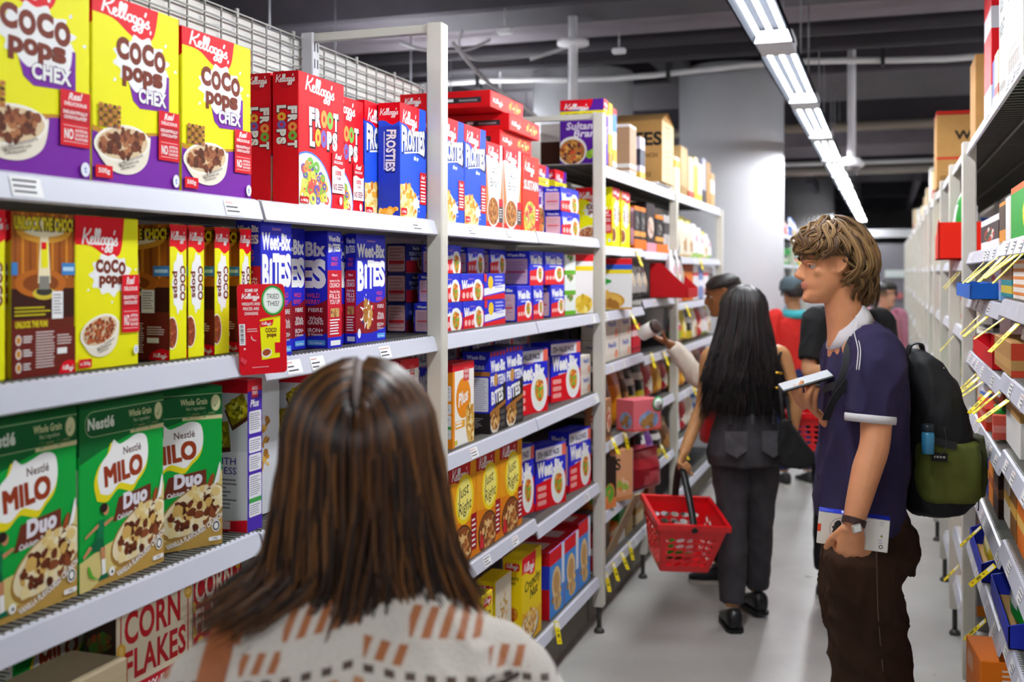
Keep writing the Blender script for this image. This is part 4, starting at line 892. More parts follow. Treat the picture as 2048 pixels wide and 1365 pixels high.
def F(k, X, y0, y1, z, h, label, group=None, turn=0.0, d=None, flip=False, cat='cereal box', name='cereal_box'):
    """Front to the aisle; front plane at X, from y0 to y1 along the shelf."""
    me, dm = D(k) if isinstance(k, str) else k
    w_ = y1 - y0; d = d or dm[1]
    t = radians(turn); cy = (y0 + y1) / 2; cx_ = X - d / 2
    if turn:                                     # keep the far front edge where it was
        cy = y1 - (w_ / 2) * cos(t) - d / 2 * sin(t) * 0; cx_ = X - d / 2 - (w_ / 2) * abs(sin(t))
    return put(me, dm, (w_, d, h), cx_, cy, z, pi / 2 - t + (pi if flip else 0), label, cat, group, name)
def SP(k, X, y0, y1, z, h, label, group=None, depth=None, back=False, cat='cereal box', name='cereal_box'):
    """Spine to the aisle."""
    me, dm = D(k) if isinstance(k, str) else k
    dp = depth or dm[0]
    return put(me, dm, (dp, y1 - y0, h), X - dp / 2, (y0 + y1) / 2, z, pi if back else 0.0, label, cat, group, name)
XP = -1.272
zt = 1.803
# top shelf, first bay
g = 'yellow chocolate cereal boxes on the top shelf'
F('chex', XP, 1.255, YL(183, XP) - .004, zt, .325, 'big yellow and purple chocolate cereal box cut off by the picture edge, top shelf', g)
F('chex', XP, YL(184, XP), YL(360, XP) - .003, zt, .325, 'big yellow and purple chocolate cereal box, middle of three on the top shelf', g)
F('chex', XP + .002, YL(362, XP), YL(500, XP), zt, .315, 'big yellow and purple chocolate cereal box touching the red boxes on the top shelf', g)
g = 'red fruit loop boxes on the top shelf'
F('froot', XP, YL(597, XP), YL(688, XP), zt, .307, 'red fruit ring cereal box standing foremost with its full front showing', g)
F('froot', XP - .075, YL(541, XP - .075), YL(541, XP - .075) + .222, zt, .306, 'red fruit ring cereal box peeking out beside the yellow boxes, mostly its spine showing', g)
F('froot', XP - .073, 2.478, 2.692, zt, .305, 'red fruit ring cereal box half hidden, between the foremost red box and the blue boxes', g)
g = 'blue flake boxes on the top shelf'
F('frosties', XP, YL(800, XP), 2.951, zt, .315, 'blue frosted flake box foremost beside the tall post, spine and front showing', g)
F('frosties', XP - .071, 2.696, 2.896, zt, .314, 'blue frosted flake box squeezed behind, next to the half hidden red box', g)
F('frosties', XP, YL(972, XP) - .398, YL(972, XP) - .201, zt, .318, 'blue frosted flake box just past the tall post, partly covered by it', g)
F('frosties', XP, YL(972, XP) - .198, YL(972, XP), zt, .318, 'blue frosted flake box touching the white bran boxes', g)
g = 'bran boxes on the top shelf'
F('allbran', XP, YL(1005, XP) - .165, YL(1005, XP), zt, .286, 'white and orange bran box next to the blue flake boxes on the top shelf', g)
F('allbran', XP, YL(1042, XP) - .19, YL(1042, XP), zt, .286, 'white and orange bran box between its twin and the orange red box', g)
F('sustain', XP, YL(1078, XP) - .205, YL(1078, XP), zt, .282, 'orange red cereal box beside the purple boxes on the top shelf')
g = 'red snack packs lying on the bran boxes'
for (dy, dz, l, dx) in [(3.60, .288, 'flat red snack pack lying lowest on the bran boxes', 0), (3.64, .350, 'flat red snack pack in the middle of the stack above the bran boxes', .02), (3.50, .412, 'flat red snack pack topmost of the stack above the bran boxes', .0)]:
    me, dm = D('nutri'); put(me, dm, (.34, .36, .06), XP - .185 + dx, dy + .22, zt + dz + (.001 if 0 else 0), 0.0, l, 'snack pack', g, 'snack_pack')
z4 = 1.805
g = 'purple bran boxes at the end of the top shelf'
F('sultana', -1.36, 4.13, 4.30, z4, .29, 'purple and yellow bran box beside the orange red box, behind the blue biscuit packs', g)
F('sultana', -1.36, 4.304, 4.47, z4, .29, 'purple and yellow bran box, second behind the blue biscuit packs', g)
F('sultana', -1.378, 4.62, 4.80, z4, .295, 'purple and yellow bran box beside the second post on the top shelf', g)
g = 'blue biscuit packs before the purple boxes'
F('wbsmall', XP - .01, YL(1128, XP), YL(1128, XP) + .28, z4, .098, 'blue biscuit pack lying at the bottom of two before the purple boxes', g, d=.075)
F('wbsmall', XP - .01, YL(1126, XP), YL(1126, XP) + .28, z4 + .1, .098, 'blue biscuit pack on top of another before the purple boxes', g, d=.075)
F(('x', (1, 1, 1)) if False else 'cornr', XP - .02, 4.055, 4.12, z4, .07, 'small reddish brown pack beside the orange red box', None, d=.05)
# second shelf, first bay
z2, z2b = 1.482, 1.464
g = 'chocolate puff boxes on the second shelf'
F('coco', -1.283, 1.36, YL(149, -1.283), z2, .262, 'chocolate puff box turned to show its brown game back panel in full', g, flip=True)
F('coco', -1.281, YL(150.5, -1.281), YL(277, -1.281), z2, .262, 'yellow chocolate puff box with its full front showing, second shelf', g)
for i, (a, b_) in enumerate([(338, 375), (375, 410), (428, 460), (478, 503)]):
    X = -1.278
    SP('coco', X, YL(a, X) + .0018, YL(b_, X) - .0018, z2, .257, 'chocolate puff box standing yellow spine out, %s from the full front one' % ORD[i], g, back=True)
SP('coco', -1.279, 1.28, 1.345, z2, .262, 'yellow box sliver at the picture edge beside the brown game panel', g)
g = 'blue and maroon bite boxes on the second shelf'
F('bites', -1.262, 2.042, YL(583, -1.262), z2b, .296, 'blue and maroon bite box right behind the red shelf card', g, d=.062)
F('bites', -1.333, 2.190, 2.356, z2b, .288, 'blue and maroon bite box half hidden behind the one at the red card', g, d=.062)
SP('bites', -1.280, YL(655, -1.28), YL(683, -1.28), z2b, .284, 'blue and maroon bite box turned spine out between the others', g, depth=.178)
F('bites', -1.335, 2.447, 2.622, z2b, .280, 'blue and maroon bite box set back between the spine out one and the end one', g)
F('bites', -1.300, YL(712, -1.3), YL(771, -1.3), z2b, .284, 'blue and maroon bite box at the end, full front with splash picture', g, d=.031)
F('bites', -1.46, 2.045, 2.20, z2b, .29, 'blue bite box in the shade behind the yellow spines, only its top showing', g, d=.06)
g = 'peanut butter bite packs stacked by the tall post'
ya = YL(812, -1.40)
for i in range(3): F('pb', -1.40, ya, ya + .18, z2b + .0915 * i, .0895, 'small blue and red bite pack by the tall post, %s of three stacked' % ('bottom', 'middle', 'topmost')[i], g, flip=(i == 0))
# second shelf, second bay: biscuit packs
g = 'small biscuit packs on the second shelf'; X = -1.30; zb = 1.464; k = 0
for i, row in enumerate([[(872, 925), (926, 968), (969, 1011)], [(880, 921), (921, 967), (968, 1010)]]):
    for j, (a, b_) in enumerate(row):
        XX = X; y0, y1 = YL(a, XX) + .001, YL(b_, XX) - .001
        F('wbsmall', XX, y0, y1, zb + .0905 * i, .0885, 'small blue biscuit pack past the tall post, %s along the %s layer' % (ORD[j], ('bottom', 'middle')[i]), g, flip=(j == 2), d=.075)
for j, (a, b_, XX) in enumerate([(885, 922, -1.30), (935, 969, -1.36), (980, 1012, -1.38)]):
    F('wbsmall', XX, YL(a, XX), YL(b_, XX), zb + .181, .0885, 'small blue biscuit pack past the tall post, %s along the top layer' % ORD[j], g, d=.07)
g = 'cube biscuit packs on the second shelf'
X = -1.30
for i, row in enumerate([[(1034, 1064), (1066, 1087), (1102, 1129)], [(1059, 1087), (1089, 1128)]]):
    for j, (a, b_) in enumerate(row):
        F('wbcube', X, YL(a, X) + .002, YL(b_, X) - .002, 1.464 + .134 * i, .132, 'taller blue biscuit pack beside the green packs, %s of the %s layer' % (ORD[j], ('lower', 'upper')[i]), g, d=.11 if i or j != 1 else .075)
# third shelf
z3, z3b = 1.105, 1.10
g = 'green malt cereal boxes on the third shelf'
F('milo', -1.29, 1.288, 1.514, z3, .318, 'green malt cereal box cut by the picture edge on the third shelf', g)
F('milo', -1.288, YL(158.5, -1.288), YL(327, -1.288), z3, .317, 'green malt cereal box in the middle, runner and bowl in full view', g, d=.056)
F('milo', -1.258, 1.712, 1.912, z3, .315, 'green malt cereal box turned a little behind the middle one', g, turn=30, d=.055)
SP('plusa', -1.262, YL(495, -1.262), YL(524, -1.262), z3, .318, 'white backed cereal box with seed slices and a purple spine', 'tall cereal boxes with purple spines', depth=.17)
F('plusa', -1.335, 2.05, 2.24, z3b, .318, 'tall cereal box of flakes just behind the purple spine', 'tall cereal boxes with purple spines', flip=True)
SP('plusa', -1.28, 2.27, 2.345, z3b, .318, 'second purple spined cereal box above the shopper\'s hair', 'tall cereal boxes with purple spines', depth=.17)
for i, (a, b_) in enumerate([(2.40, 2.60), (2.61, 2.80), (2.81, 2.94)]):
    F('plusb', -1.29, a, b_, z3b, .30, 'white and red cereal box hidden behind the shopper\'s hair, %s before the tall post' % ORD[i], 'white and red boxes behind the shopper')
F('plusb', -1.275, YL(905, -1.275), YL(948, -1.275), z3b, .262, 'orange and white cereal box just past the tall post on the third shelf', None)
g = 'black and blue protein boxes'
F('protein', XP, YL(980, XP), YL(1012, XP) - .002, z3b, .278, 'blue and black protein box with its pale side panel showing', g)
F('protein', XP, YL(1012, XP), YL(1046, XP), z3b, .282, 'blue and black protein box touching the value pack', g)
F('wbvalue', -1.275, 3.93, 4.19, 1.10, .25, 'blue value biscuit box angled on the third shelf beside the protein boxes', 'value boxes on the third shelf', turn=13)
F('wbvalue', -1.275, 4.42, 4.68, 1.10, .25, 'blue value biscuit box angled near the second post on the third shelf', 'value boxes on the third shelf', turn=13)
# back row glimpsed behind
g = 'dark blue boxes at the back of the third shelf'
for i, (y, XX) in enumerate([(3.25, -1.45), (3.50, -1.47), (3.80, -1.45), (4.10, -1.47), (4.38, -1.49)]):
    F('wbvalue', XX, y, y + .22, z3b, .30, 'dark blue box in the shaded back of the third shelf, %s past the tall post' % ORD[i], g, d=.09)
# fourth shelf
g = 'green and cream boxes on the fourth shelf'
F('milo', -1.45, 1.545, 1.765, .755, .315, 'green malt cereal box low on the fourth shelf, only its badge showing')
F('corn', -1.315, YL(232, -1.315), YL(232, -1.315) + .232, .755, .305, 'cream corn flake box with big red lettering on the fourth shelf', g)
F('cornr', -1.36, 1.93, 2.12, .755, .295, 'red corn flake box behind the shopper\'s shoulder', g)
F('corn', -1.29, 2.20, 2.42, .755, .305, 'cream corn flake box hidden behind the shopper\'s hair', g)
put(d_plain(.225, .12, .24, '#b9a888', [(.86, .862, '#8a7a5a')], [], [], side='#c2b290'), (.225, .12, .24), (.195, .12, .215), -1.326, 1.515, .755, pi / 2, 'plain tan carton in front of the low green box on the fourth shelf', 'carton', None, 'carton')
g = 'orange and yellow fruit flake boxes'
z4c, z4d = .725, .69
F('justright', XP, YL(953, XP), YL(1000, XP) - .002, z4c, .335, 'orange and yellow fruit flake box beside the shopper\'s hair', g)
F('justright', XP, YL(1000, XP), YL(1044, XP), z4c, .335, 'orange and yellow fruit flake box touching the blue value boxes', g)
F('justright', XP, YL(953, XP) - .24, YL(953, XP) - .003, z4c, .335, 'orange and yellow fruit flake box half behind the shopper\'s hair', g)
g = 'value biscuit boxes on the fourth shelf'
F('wbvalue', XP - .02, YL(1044, XP) + .012, YL(1044, XP) + .215, z4c, .26, 'blue value biscuit box touching the orange boxes', g, turn=8)
F('wbvalue', XP, 4.20, 4.44, z4d, .25, 'blue value biscuit box angled in the middle of the fourth shelf', g, turn=14)
F('wbvalue', XP, 4.60, 4.84, z4d, .26, 'blue value biscuit box beside the second post on the fourth shelf', g, turn=8)
# bottom shelf
g = 'yellow nut cereal boxes on the bottom shelf'
zz = .26
F('crunchy', XP, 3.15, 3.36, zz, .30, 'yellow nut cereal box low beside the shopper\'s shoulder', g)
SP('crunchy', XP, 3.42, 3.52, zz, .31, 'dark gap yellow nut cereal box turned spine out on the bottom shelf', g, depth=.2)
F('crunchy', -1.30, 3.63, 3.80, zz, .30, 'yellow nut cereal box, paler side showing, bottom shelf', g, flip=True)
F('crunchy', XP, 3.84, 4.08, zz, .33, 'yellow nut cereal box with its bowl front, touching the blue and red boxes', g)
g = 'blue and red wafer boxes on the bottom shelf'
for i, (a, b_, h) in enumerate([(4.19, 4.40, .27), (4.405, 4.62, .27), (4.625, 4.82, .29)]):
    F('bluered', XP, a, b_, .26, h, 'blue box with a red top on the bottom shelf, %s after the yellow ones' % ORD[i], g, d=.2)
for i, (a, b_) in enumerate([(3.45, 3.7), (3.72, 3.95)]):
    F('justright', -1.50, a, b_, zz, .36, 'orange box in the dark behind the yellow nut boxes, %s past the shopper' % ORD[i], 'orange boxes at the back of the bottom shelf', d=.06)
# white and red tall packs and small green packs at the end of the second shelf
me = d_plain(.13, .06, .265, '#eae4e2', [(.88, 1, '#d81a24'), (.72, .8, '#e8cc1a')], [], [(.5, .16, .45, .16, ['#e8c850', '#f0dc80', '#d8b030', '#c8a028'])])
put(me, (.13, .06, .265), (.13, .06, .265), -1.31, YL(1170, -1.28), 1.464, pi / 2 - .5, 'tall white cereal box with a red top beside the second post', 'cereal box')
gm = d_plain(.10, .09, .085, '#e6ebe4', [(0, .22, '#6ab02a')], [], [(.5, .9, .3, .2, ['#d8c8a0', '#a8884a', '#5a8a3a'])])
for i in range(3): put(gm, (.1, .09, .085), (.1, .09, .085), -1.34, YL(1140, -1.3), 1.464 + .087 * i, pi / 2 - .2, 'small white and green pack beside the blue cubes, %s of three stacked' % ('bottom', 'middle', 'topmost')[i], 'cereal pack', 'small green packs', 'cereal_pack')
cm = d_plain(.16, .08, .085, '#e6ddd0', [(0, .3, '#dcd0c0')], [('Weet-Bix', .5, .6, .14, '#4a54b0', .6)], [(.8, .25, .12, .2, ['#e86a4a', '#e8a07a'])])
for i in range(2): put(cm, (.16, .08, .085), (.16, .08, .085), -1.33, YL(1172, -1.29), 1.10 + .087 * i, pi / 2, 'cream biscuit pack beside the second post on the third shelf, %s of two' % ('lower', 'upper')[i], 'cereal pack', 'cream packs by the second post', 'cereal_pack')
# red shelf card clipped to the second shelf rail
o = empty('shelf_card', (0, 0, 0)); P = MB(); w_, h_ = .115, .185
pg_m = ink('#d4081c')
pts = []; r = .01
for cx_, cy_, a in ((w_ - r, r, -pi / 2), (w_ - r, h_ - r, 0), (r, h_ - r, pi / 2), (r, r, pi)): pts += [(cx_ + r * cos(a + k * pi / 10), cy_ + r * sin(a + k * pi / 10)) for k in range(6)]
n = len(pts); P.add([(x, 0, y) for x, y in pts] + [(x, .002, y) for x, y in pts], [tuple(range(n)), tuple(range(2 * n - 1, n - 1, -1))] + [(k, k + n, (k + 1) % n + n, (k + 1) % n) for k in range(n)], pg_m)
p = Page(P, (0, 0, 0), (1, 0, 0), (0, 0, 1), w_, h_); H = p.H
p.ell(.74, H - .30, .25, .27, '#12962e'); p.ell(.74, H - .30, .215, .235, '#c6e6c8'); p.ell(.74, H - .30, .19, .21, '#f4f8f2'); p.text('TRIED', .74, H - .27, .095, '#222222', bold=.005, w=.27); p.text('THIS?', .74, H - .40, .095, '#222222', bold=.005, w=.26)
p.text('SOME OF', .29, H - .14, .055, WHITE, bold=.03, w=.27); p.script(.27, H - .26, .09, WHITE, w=.36)
for i, t in enumerate(('WEIGHTS AND', 'PRICES ARE', 'CHANGING')): p.text(t, .27, H - .38 - .085 * i, .055, WHITE, bold=.015, w=.38 - .05 * i)
p.rect(.01, .13, .53, .90, '#eceaea')
for i in range(12): p.rect(.03, .10, .56 + i * .027, .57 + i * .027 + .006 * (i % 3), '#4a4648'); p.k -= 1
p.k += 1; p.lines(.17, .40, .80, 2, .04, .015, '#f0b8b8'); p.ell(.11, .46, .018, .018, WHITE); p.poly(_cat([(.25, .70), (.29, .62), (.36, .6), (.3, .6), (.25, .64)], 3), '#f4d8d8')
p.poly([(.46, .25), (.84, .28), (.88, 1.0), (.44, .96)], YEL); p.poly([(.44, .96), (.5, .99), (.88, 1.03), (.88, 1.0)], '#c8c20a'); p.poly([(.44, .94), (.74, .97), (.70, .86), (.45, .83)], RED); p.script(.58, .875, .05, WHITE, w=.2)
p.text('COCO', .67, .74, .075, BROWN, bold=.04, w=.24); p.text('pops', .68, .66, .075, BROWN, bold=.04, w=.2); p.ell(.56, .37, .11, .08, '#fbf6ea', .2); p.ell(.56, .38, .09, .06, '#a34a26', .2); p.rect(.74, .86, .36, .55, '#dd0a20')
p.lines(.25, .70, .12, 1, .03, .012, '#f0b8b8'); p.poly([(.03, .33), (.15, .25), (.1, .18), (.0, .26)], '#e04050')
c = P.build('card_face', o); P = MB(); P.box(.02, .1, .002, .012, .05, .10, mat('#e8eaf0', .2)); P.build('clip', o)
o.location = (-1.236, YL(481, -1.235), ZL(481, 752, -1.235)); o.rotation_euler = (-.06, 0, pi / 2 - .42)
tag(o, 'red promotional card with a green ring clipped to the second shelf rail', 'sign')
# ------------------------------------------------------------------ pouches and plain packs
def pouch(w_, d_, h_, cols, seed=1, crimp=True):
    """Filled bag: local -y front, base at z 0. cols(u, v) -> colour."""
    rg = random.Random(seed); nu, nv = 9, 12; b = MB()
    def pt(i, j, sgn):
        u, v = i / nu, j / nv
        e = max(0.0, sin(pi * u)) ** .55; f = min(1.0, (v / .12) ** .5 if v < .12 else 1.0) * (1 - max(0, (v - .35) / .65) ** 2.2)
        x = (u - .5) * w_ * (1 - .05 * sin(pi * v)); wr = .004 * sin(9 * u + 5 * v + seed) * sin(7 * v + seed * 2)
        return (x, sgn * (d_ / 2 * e * f * .95 + d_ * .02 + wr * e), v * h_)
    for sgn in (-1, 1):
        vs = [pt(i, j, sgn) for j in range(nv + 1) for i in range(nu + 1)]; by = {}
        for j in range(nv):
            for i in range(nu):
                a = j * (nu + 1) + i; q = (a, a + 1, a + nu + 2, a + nu + 1)
                by.setdefault(cols((i + .5) / nu, (j + .5) / nv), []).append(q if sgn < 0 else q[::-1])
        for c, fs in by.items(): b.add(vs, fs, mat(c, 0.32, coat=0.2), True)
    m = mat(cols(.02, .5), 0.32, coat=0.2)
    for i in (0, nu):                                       # side seams
        vs = [pt(i, j, sg) for j in range(nv + 1) for sg in (-1, 1)]; b.add(vs, [(2 * j, 2 * j + 1, 2 * j + 3, 2 * j + 2) for j in range(nv)], m, True)
    vs = [pt(i, 0, sg) for i in range(nu + 1) for sg in (-1, 1)]; b.add(vs, [(2 * i, 2 * i + 2, 2 * i + 3, 2 * i + 1) for i in range(nu)], m)
    if crimp: b.box(-w_ / 2 + .002, w_ / 2 - .002, -.0025, .0025, h_ - .002, h_ + .012, mat(cols(.5, .97), .4))
    return b.mesh('pouch')
def bands(base, *bs, patch=None):
    def f(u, v):
        if patch and ((u - patch[0]) / patch[2]) ** 2 + ((v - patch[1]) / patch[3]) ** 2 < 1: return patch[4]
        for v0, v1, c in bs:
            if v0 <= v < v1: return c
        return base
    return f
PCH = {}
def PO(key, *a, **k):
    if key not in PCH: PCH[key] = (pouch(*a, **k), a[:3])
    return PCH[key]
def SRP(w_, d_, h_, col, low=.35, inner='#b08a50', slant=True):
    """Shelf-ready tray: low front lip, side walls sloping up to a tall back."""
    b = MB(); m = ink(col); mi = mat(inner, .8); t = .003; lo = h_ * low
    b.box(-w_ / 2, w_ / 2, -d_ / 2, d_ / 2, 0, t, mi); b.box(-w_ / 2, w_ / 2, -d_ / 2, -d_ / 2 + t, 0, lo, m); b.box(-w_ / 2, w_ / 2, d_ / 2 - t, d_ / 2, 0, h_, m)
    for s in (-1, 1):
        x0, x1 = sorted((s * w_ / 2, s * (w_ / 2 - t))); pr = [(-d_ / 2, 0), (d_ / 2, 0), (d_ / 2, h_), (d_ / 2 - .3 * d_, h_), (-d_ / 2, lo)]
        b.loft([[(x, y, z) for y, z in pr] for x in (x0, x1)], m, smooth=False)
    return b.mesh('display_tray')
def box_l(me, dm, X, a, b_, z, h, label, cat, name, group=None, rot=pi / 2, d=None):
    y0, y1 = YL(a, X) + .001, YL(b_, X) - .001
    if 6.8 < y0 and y1 > 8.735: y0, y1 = min(y0, 8.735 - .06), 8.735
    return put(me, dm, (y1 - y0, d or dm[1], h), X - (d or dm[1]) / 2, (y0 + y1) / 2, z, rot, label, cat, group, name)
def pouch_l(key, X, a, b_, z, h, label, group=None, rot=pi / 2, d=None):
    me, dm = PCH[key]; return box_l(me, dm, X, a, b_, z, h, label, 'pouch', 'pouch', group, rot, d)
PO('cream', .16, .07, .22, bands('#e4dac6', (.0, .1, '#c9a24a'), (.9, 1, '#e8d83a'), patch=(.5, .3, .3, .18, '#b98a4c')), seed=2)
PO('white', .16, .07, .22, bands('#ece9ea', (.0, .16, '#9ac04a'), patch=(.5, .6, .3, .14, '#c9a0b0')), seed=3)
PO('grey', .15, .08, .22, bands('#9b9794', (.8, .92, '#3a3636'), (.05, .2, '#2d2a2a'), patch=(.5, .5, .3, .16, '#c7b7a0')), seed=4)
PO('brown', .17, .08, .22, bands('#5e3a1c', (.82, 1, '#8a5a22'), patch=(.5, .35, .36, .22, '#a8702a')), seed=5)
PO('orange', .17, .08, .22, bands('#d98a14', (.75, 1, '#a85a10'), patch=(.5, .4, .32, .25, '#f0b82a')), seed=6)
PO('black', .14, .07, .22, bands('#1d1b1c', (.12, .3, '#d8c020'), (.55, .72, '#d5d2cc'), patch=(.5, .42, .2, .1, '#8a8680')), seed=7)
PO('red', .16, .08, .22, bands('#c01622', (.85, 1, '#8a0e18'), patch=(.5, .36, .34, .2, '#e8dccb')), seed=8)
PO('purple', .16, .09, .20, bands('#6a2a86', (.4, .6, '#a86ac0'), patch=(.5, .3, .3, .2, '#3a1c50')), seed=9)
PO('pink', .16, .09, .20, bands('#d8526a', (.55, .8, '#2a2426'), (.2, .42, '#a8c04a'), patch=(.5, .66, .25, .08, '#e8e6e4')), seed=10)
PO('green', .18, .10, .24, bands('#18962c', (.0, .2, '#0f6a20'), patch=(.5, .6, .33, .2, '#dfe4e2')), seed=11)
PO('silver', .20, .12, .22, bands('#d2d2d8', (.7, .8, '#a8a6b2'), patch=(.45, .4, .25, .2, '#e8e6ea')), seed=12)
PO('darkred', .20, .12, .22, bands('#8c1420', (.6, .8, '#b02a34'), patch=(.5, .3, .3, .2, '#c04a50')), seed=13)
PO('yellow', .16, .08, .22, bands('#e6c818', (.0, .2, '#a07a12'), patch=(.5, .5, .3, .2, '#f2e6a0')), seed=14)
PO('blue', .16, .09, .2, bands('#2a6ac8', (.6, .75, '#dfe6f2'), patch=(.5, .3, .3, .2, '#e8c84a')), seed=15)
X = -1.285
# bay under the kraft carton: top shelf
g = 'yellow chocolate boxes in the bay past the second post'; z = 1.775
SP('coco', X, YL(1225, X), YL(1240, X), z, .295, 'yellow chocolate cereal box standing next to the second post, spine out', g, depth=.19)
SP('coco', X, YL(1243, X), YL(1260, X), z, .29, 'yellow chocolate cereal box spine out beside the black and orange packs', g, depth=.19)
kb = d_plain(.12, .06, .2, '#2a2628', [(.0, .12, '#e07a1c'), (.9, 1, '#e07a1c'), (.3, .42, '#e8a04a')], [], [(.5, .62, .3, .14, ['#6a6462', '#a09a94', '#3a3634'])])
kp = d_plain(.12, .06, .2, '#a87080', [(.5, .9, '#5a2a3a'), (0, .1, '#e07a1c')]); kd = d_plain(.12, .06, .24, '#2f2228', [(0, .1, '#d8a0a8')], [], [(.5, .5, .36, .22, ['#d8b8a8', '#e8d0c0', '#a88878'])]); kw = d_plain(.12, .06, .22, '#d6d2d2', [(.5, .8, '#5a5254'), (0, .1, '#e07a1c')])
g = 'muesli packs with orange bands'
for (a, b_, me, h, l) in [(1261, 1268, kp, .22, 'mauve muesli pack squeezed beside the yellow boxes'), (1269, 1280, kb, .235, 'black and orange muesli pack, first of the pair'), (1281, 1291.5, kb, .235, 'black and orange muesli pack, second of the pair'),
        (1293, 1310, kd, .235, 'dark muesli pack with a pale round picture'), (1312, 1327, kb, .225, 'black and orange muesli pack beside the dark one'), (1329, 1341, kw, .215, 'pale grey muesli pack beside the third post')]:
    box_l(me, (.12, .06, .2), X - .01, a, b_, z if b_ < 1296 else 1.765, h, l, 'cereal pack', 'cereal_pack', g, d=.10)
tr = [('#e8761a', 1268, 1291, 1.775), ('#d890a0', 1292, 1311, 1.765), ('#e0742a', 1312, 1334, 1.765)]
for i, (c, a, b_, z) in enumerate(tr):
    X0 = -1.268; y0, y1 = YL(a, X0), YL(b_, X0) - .003; bb = MB(); bb.box(0, .006, 0, y1 - y0, 0, .05, ink(c)); bb.box(-.008, 0, 0, y1 - y0, 0, .004, ink(c))
    tag(bb.build('tray_lip', None, (X0, y0, z + EPS)), '%s cardboard tray edge under the muesli packs' % ('orange', 'pink', 'second orange')[i], 'tray', None)
# last bay, top shelf
g = 'pale pouches in the last bay before the column'; z = 1.75
for i, (k, a, b_, h, l) in enumerate([('grey', 1352, 1366, .22, 'grey pouch just past the third post on the top shelf'), ('cream', 1367, 1379, .27, 'cream pouch with yellow top on the top shelf of the last bay'), ('cream', 1380, 1391, .26, 'second cream pouch with yellow top, last bay'),
        ('white', 1392, 1402, .24, 'white pouch after the cream ones, last bay top shelf'), ('white', 1403, 1411, .22, 'white pouch in the middle of the last bay top shelf'), ('cream', 1412, 1418, .20, 'short cream pouch deep in the last bay'), ('white', 1419, 1425, .19, 'last white pouch before the column on the top shelf')]):
    pouch_l(k, X - .02, a, b_, z, h, l, g, d=.08)
# second shelf
kel = d_plain(.20, .08, .27, '#e9e7e4', [(.88, 1, '#d81a24'), (.78, .88, '#2a5ac8'), (.70, .78, '#e8d01a'), (0, .04, '#c8902e')], [], [(.4, .17, .42, .17, ['#c8902e', '#e0b050', '#a8702a']), (.3, .55, .2, .05, ['#18962c', '#18962c'])])
put(kel, (.2, .08, .27), (.2, .10, .252), -1.30, YL(1236, -1.26) + .02, 1.465, .3, 'white cereal box with red and blue top turned toward the aisle past the second post', 'cereal box', None)
gb = d_plain(.14, .07, .24, '#e2e6e0', [(.82, 1, '#3a8a3a'), (.3, .8, '#1f9c70')], [], [(.5, .2, .3, .14, ['#e8e0d0', '#c8a060'])])
box_l(gb, (.14, .07, .24), X, 1251, 1263, 1.465, .255, 'green and white cereal box beside the white, red and blue one', 'cereal box', 'cereal_box')
g = 'grey pouches in the bay under the carton'
for i, (a, b_) in enumerate([(1264, 1275), (1276, 1287), (1288, 1298)]): pouch_l('grey', X, a, b_, 1.501, .215, 'grey pouch with dark band on the second shelf, %s of three' % ORD[i], g, d=.09)
me = SRP(.42, .2, .24, '#c4141c', low=.28)
yc = YL(1335, -1.2); o = put(me, (.42, .2, .24), (.34, .22, .20), -1.18, 6.39, 1.502, pi / 2, 'red cardboard display tray with a sloping side jutting over the second shelf', 'tray', None, 'display_tray')
P = MB(); 
for i, (dy, k) in enumerate([(6.27, 'white'), (6.35, 'grey'), (6.43, 'white'), (6.51, 'grey')]):
    me2, dm = PCH[k]; put(me2, dm, (.076, .07, .26), -1.18, dy, 1.506, pi / 2, '%s pouch standing in the red display tray, %s along' % ('pale' if k == 'white' else 'grey', ORD[i]), 'pouch', 'pouches in the red display tray', 'pouch')
g = 'mixed packs on the second shelf of the last bay'; z = 1.455
ob = d_plain(.14, .07, .22, '#e0741a', [(.8, 1, '#a8480e'), (.2, .4, '#f0a84a')]); wr = d_plain(.14, .07, .22, '#e6e2e4', [(.1, .3, '#c8a0a8'), (.7, .8, '#c83a48')]); bl = d_plain(.14, .07, .22, '#7a8cc0', [(.4, .6, '#e4e6ee')])
for i, (me, a, b_, h, l) in enumerate([(kd, 1357, 1367, .23, 'dark pack next to the third post on the second shelf'), (ob, 1369, 1386, .25, 'orange pack bright in the last bay'), (wr, 1387, 1397, .24, 'white and red pack after the orange one'), (bl, 1398, 1406, .23, 'pale blue pack in the last bay'), (wr, 1407, 1417, .24, 'white and red pack before the column'), (kw, 1418, 1428, .23, 'grey pack deepest in the last bay second shelf')]):
    box_l(me, (.14, .07, .22), X, a, b_, z, h, l, 'cereal pack', 'cereal_pack', g, d=.1)
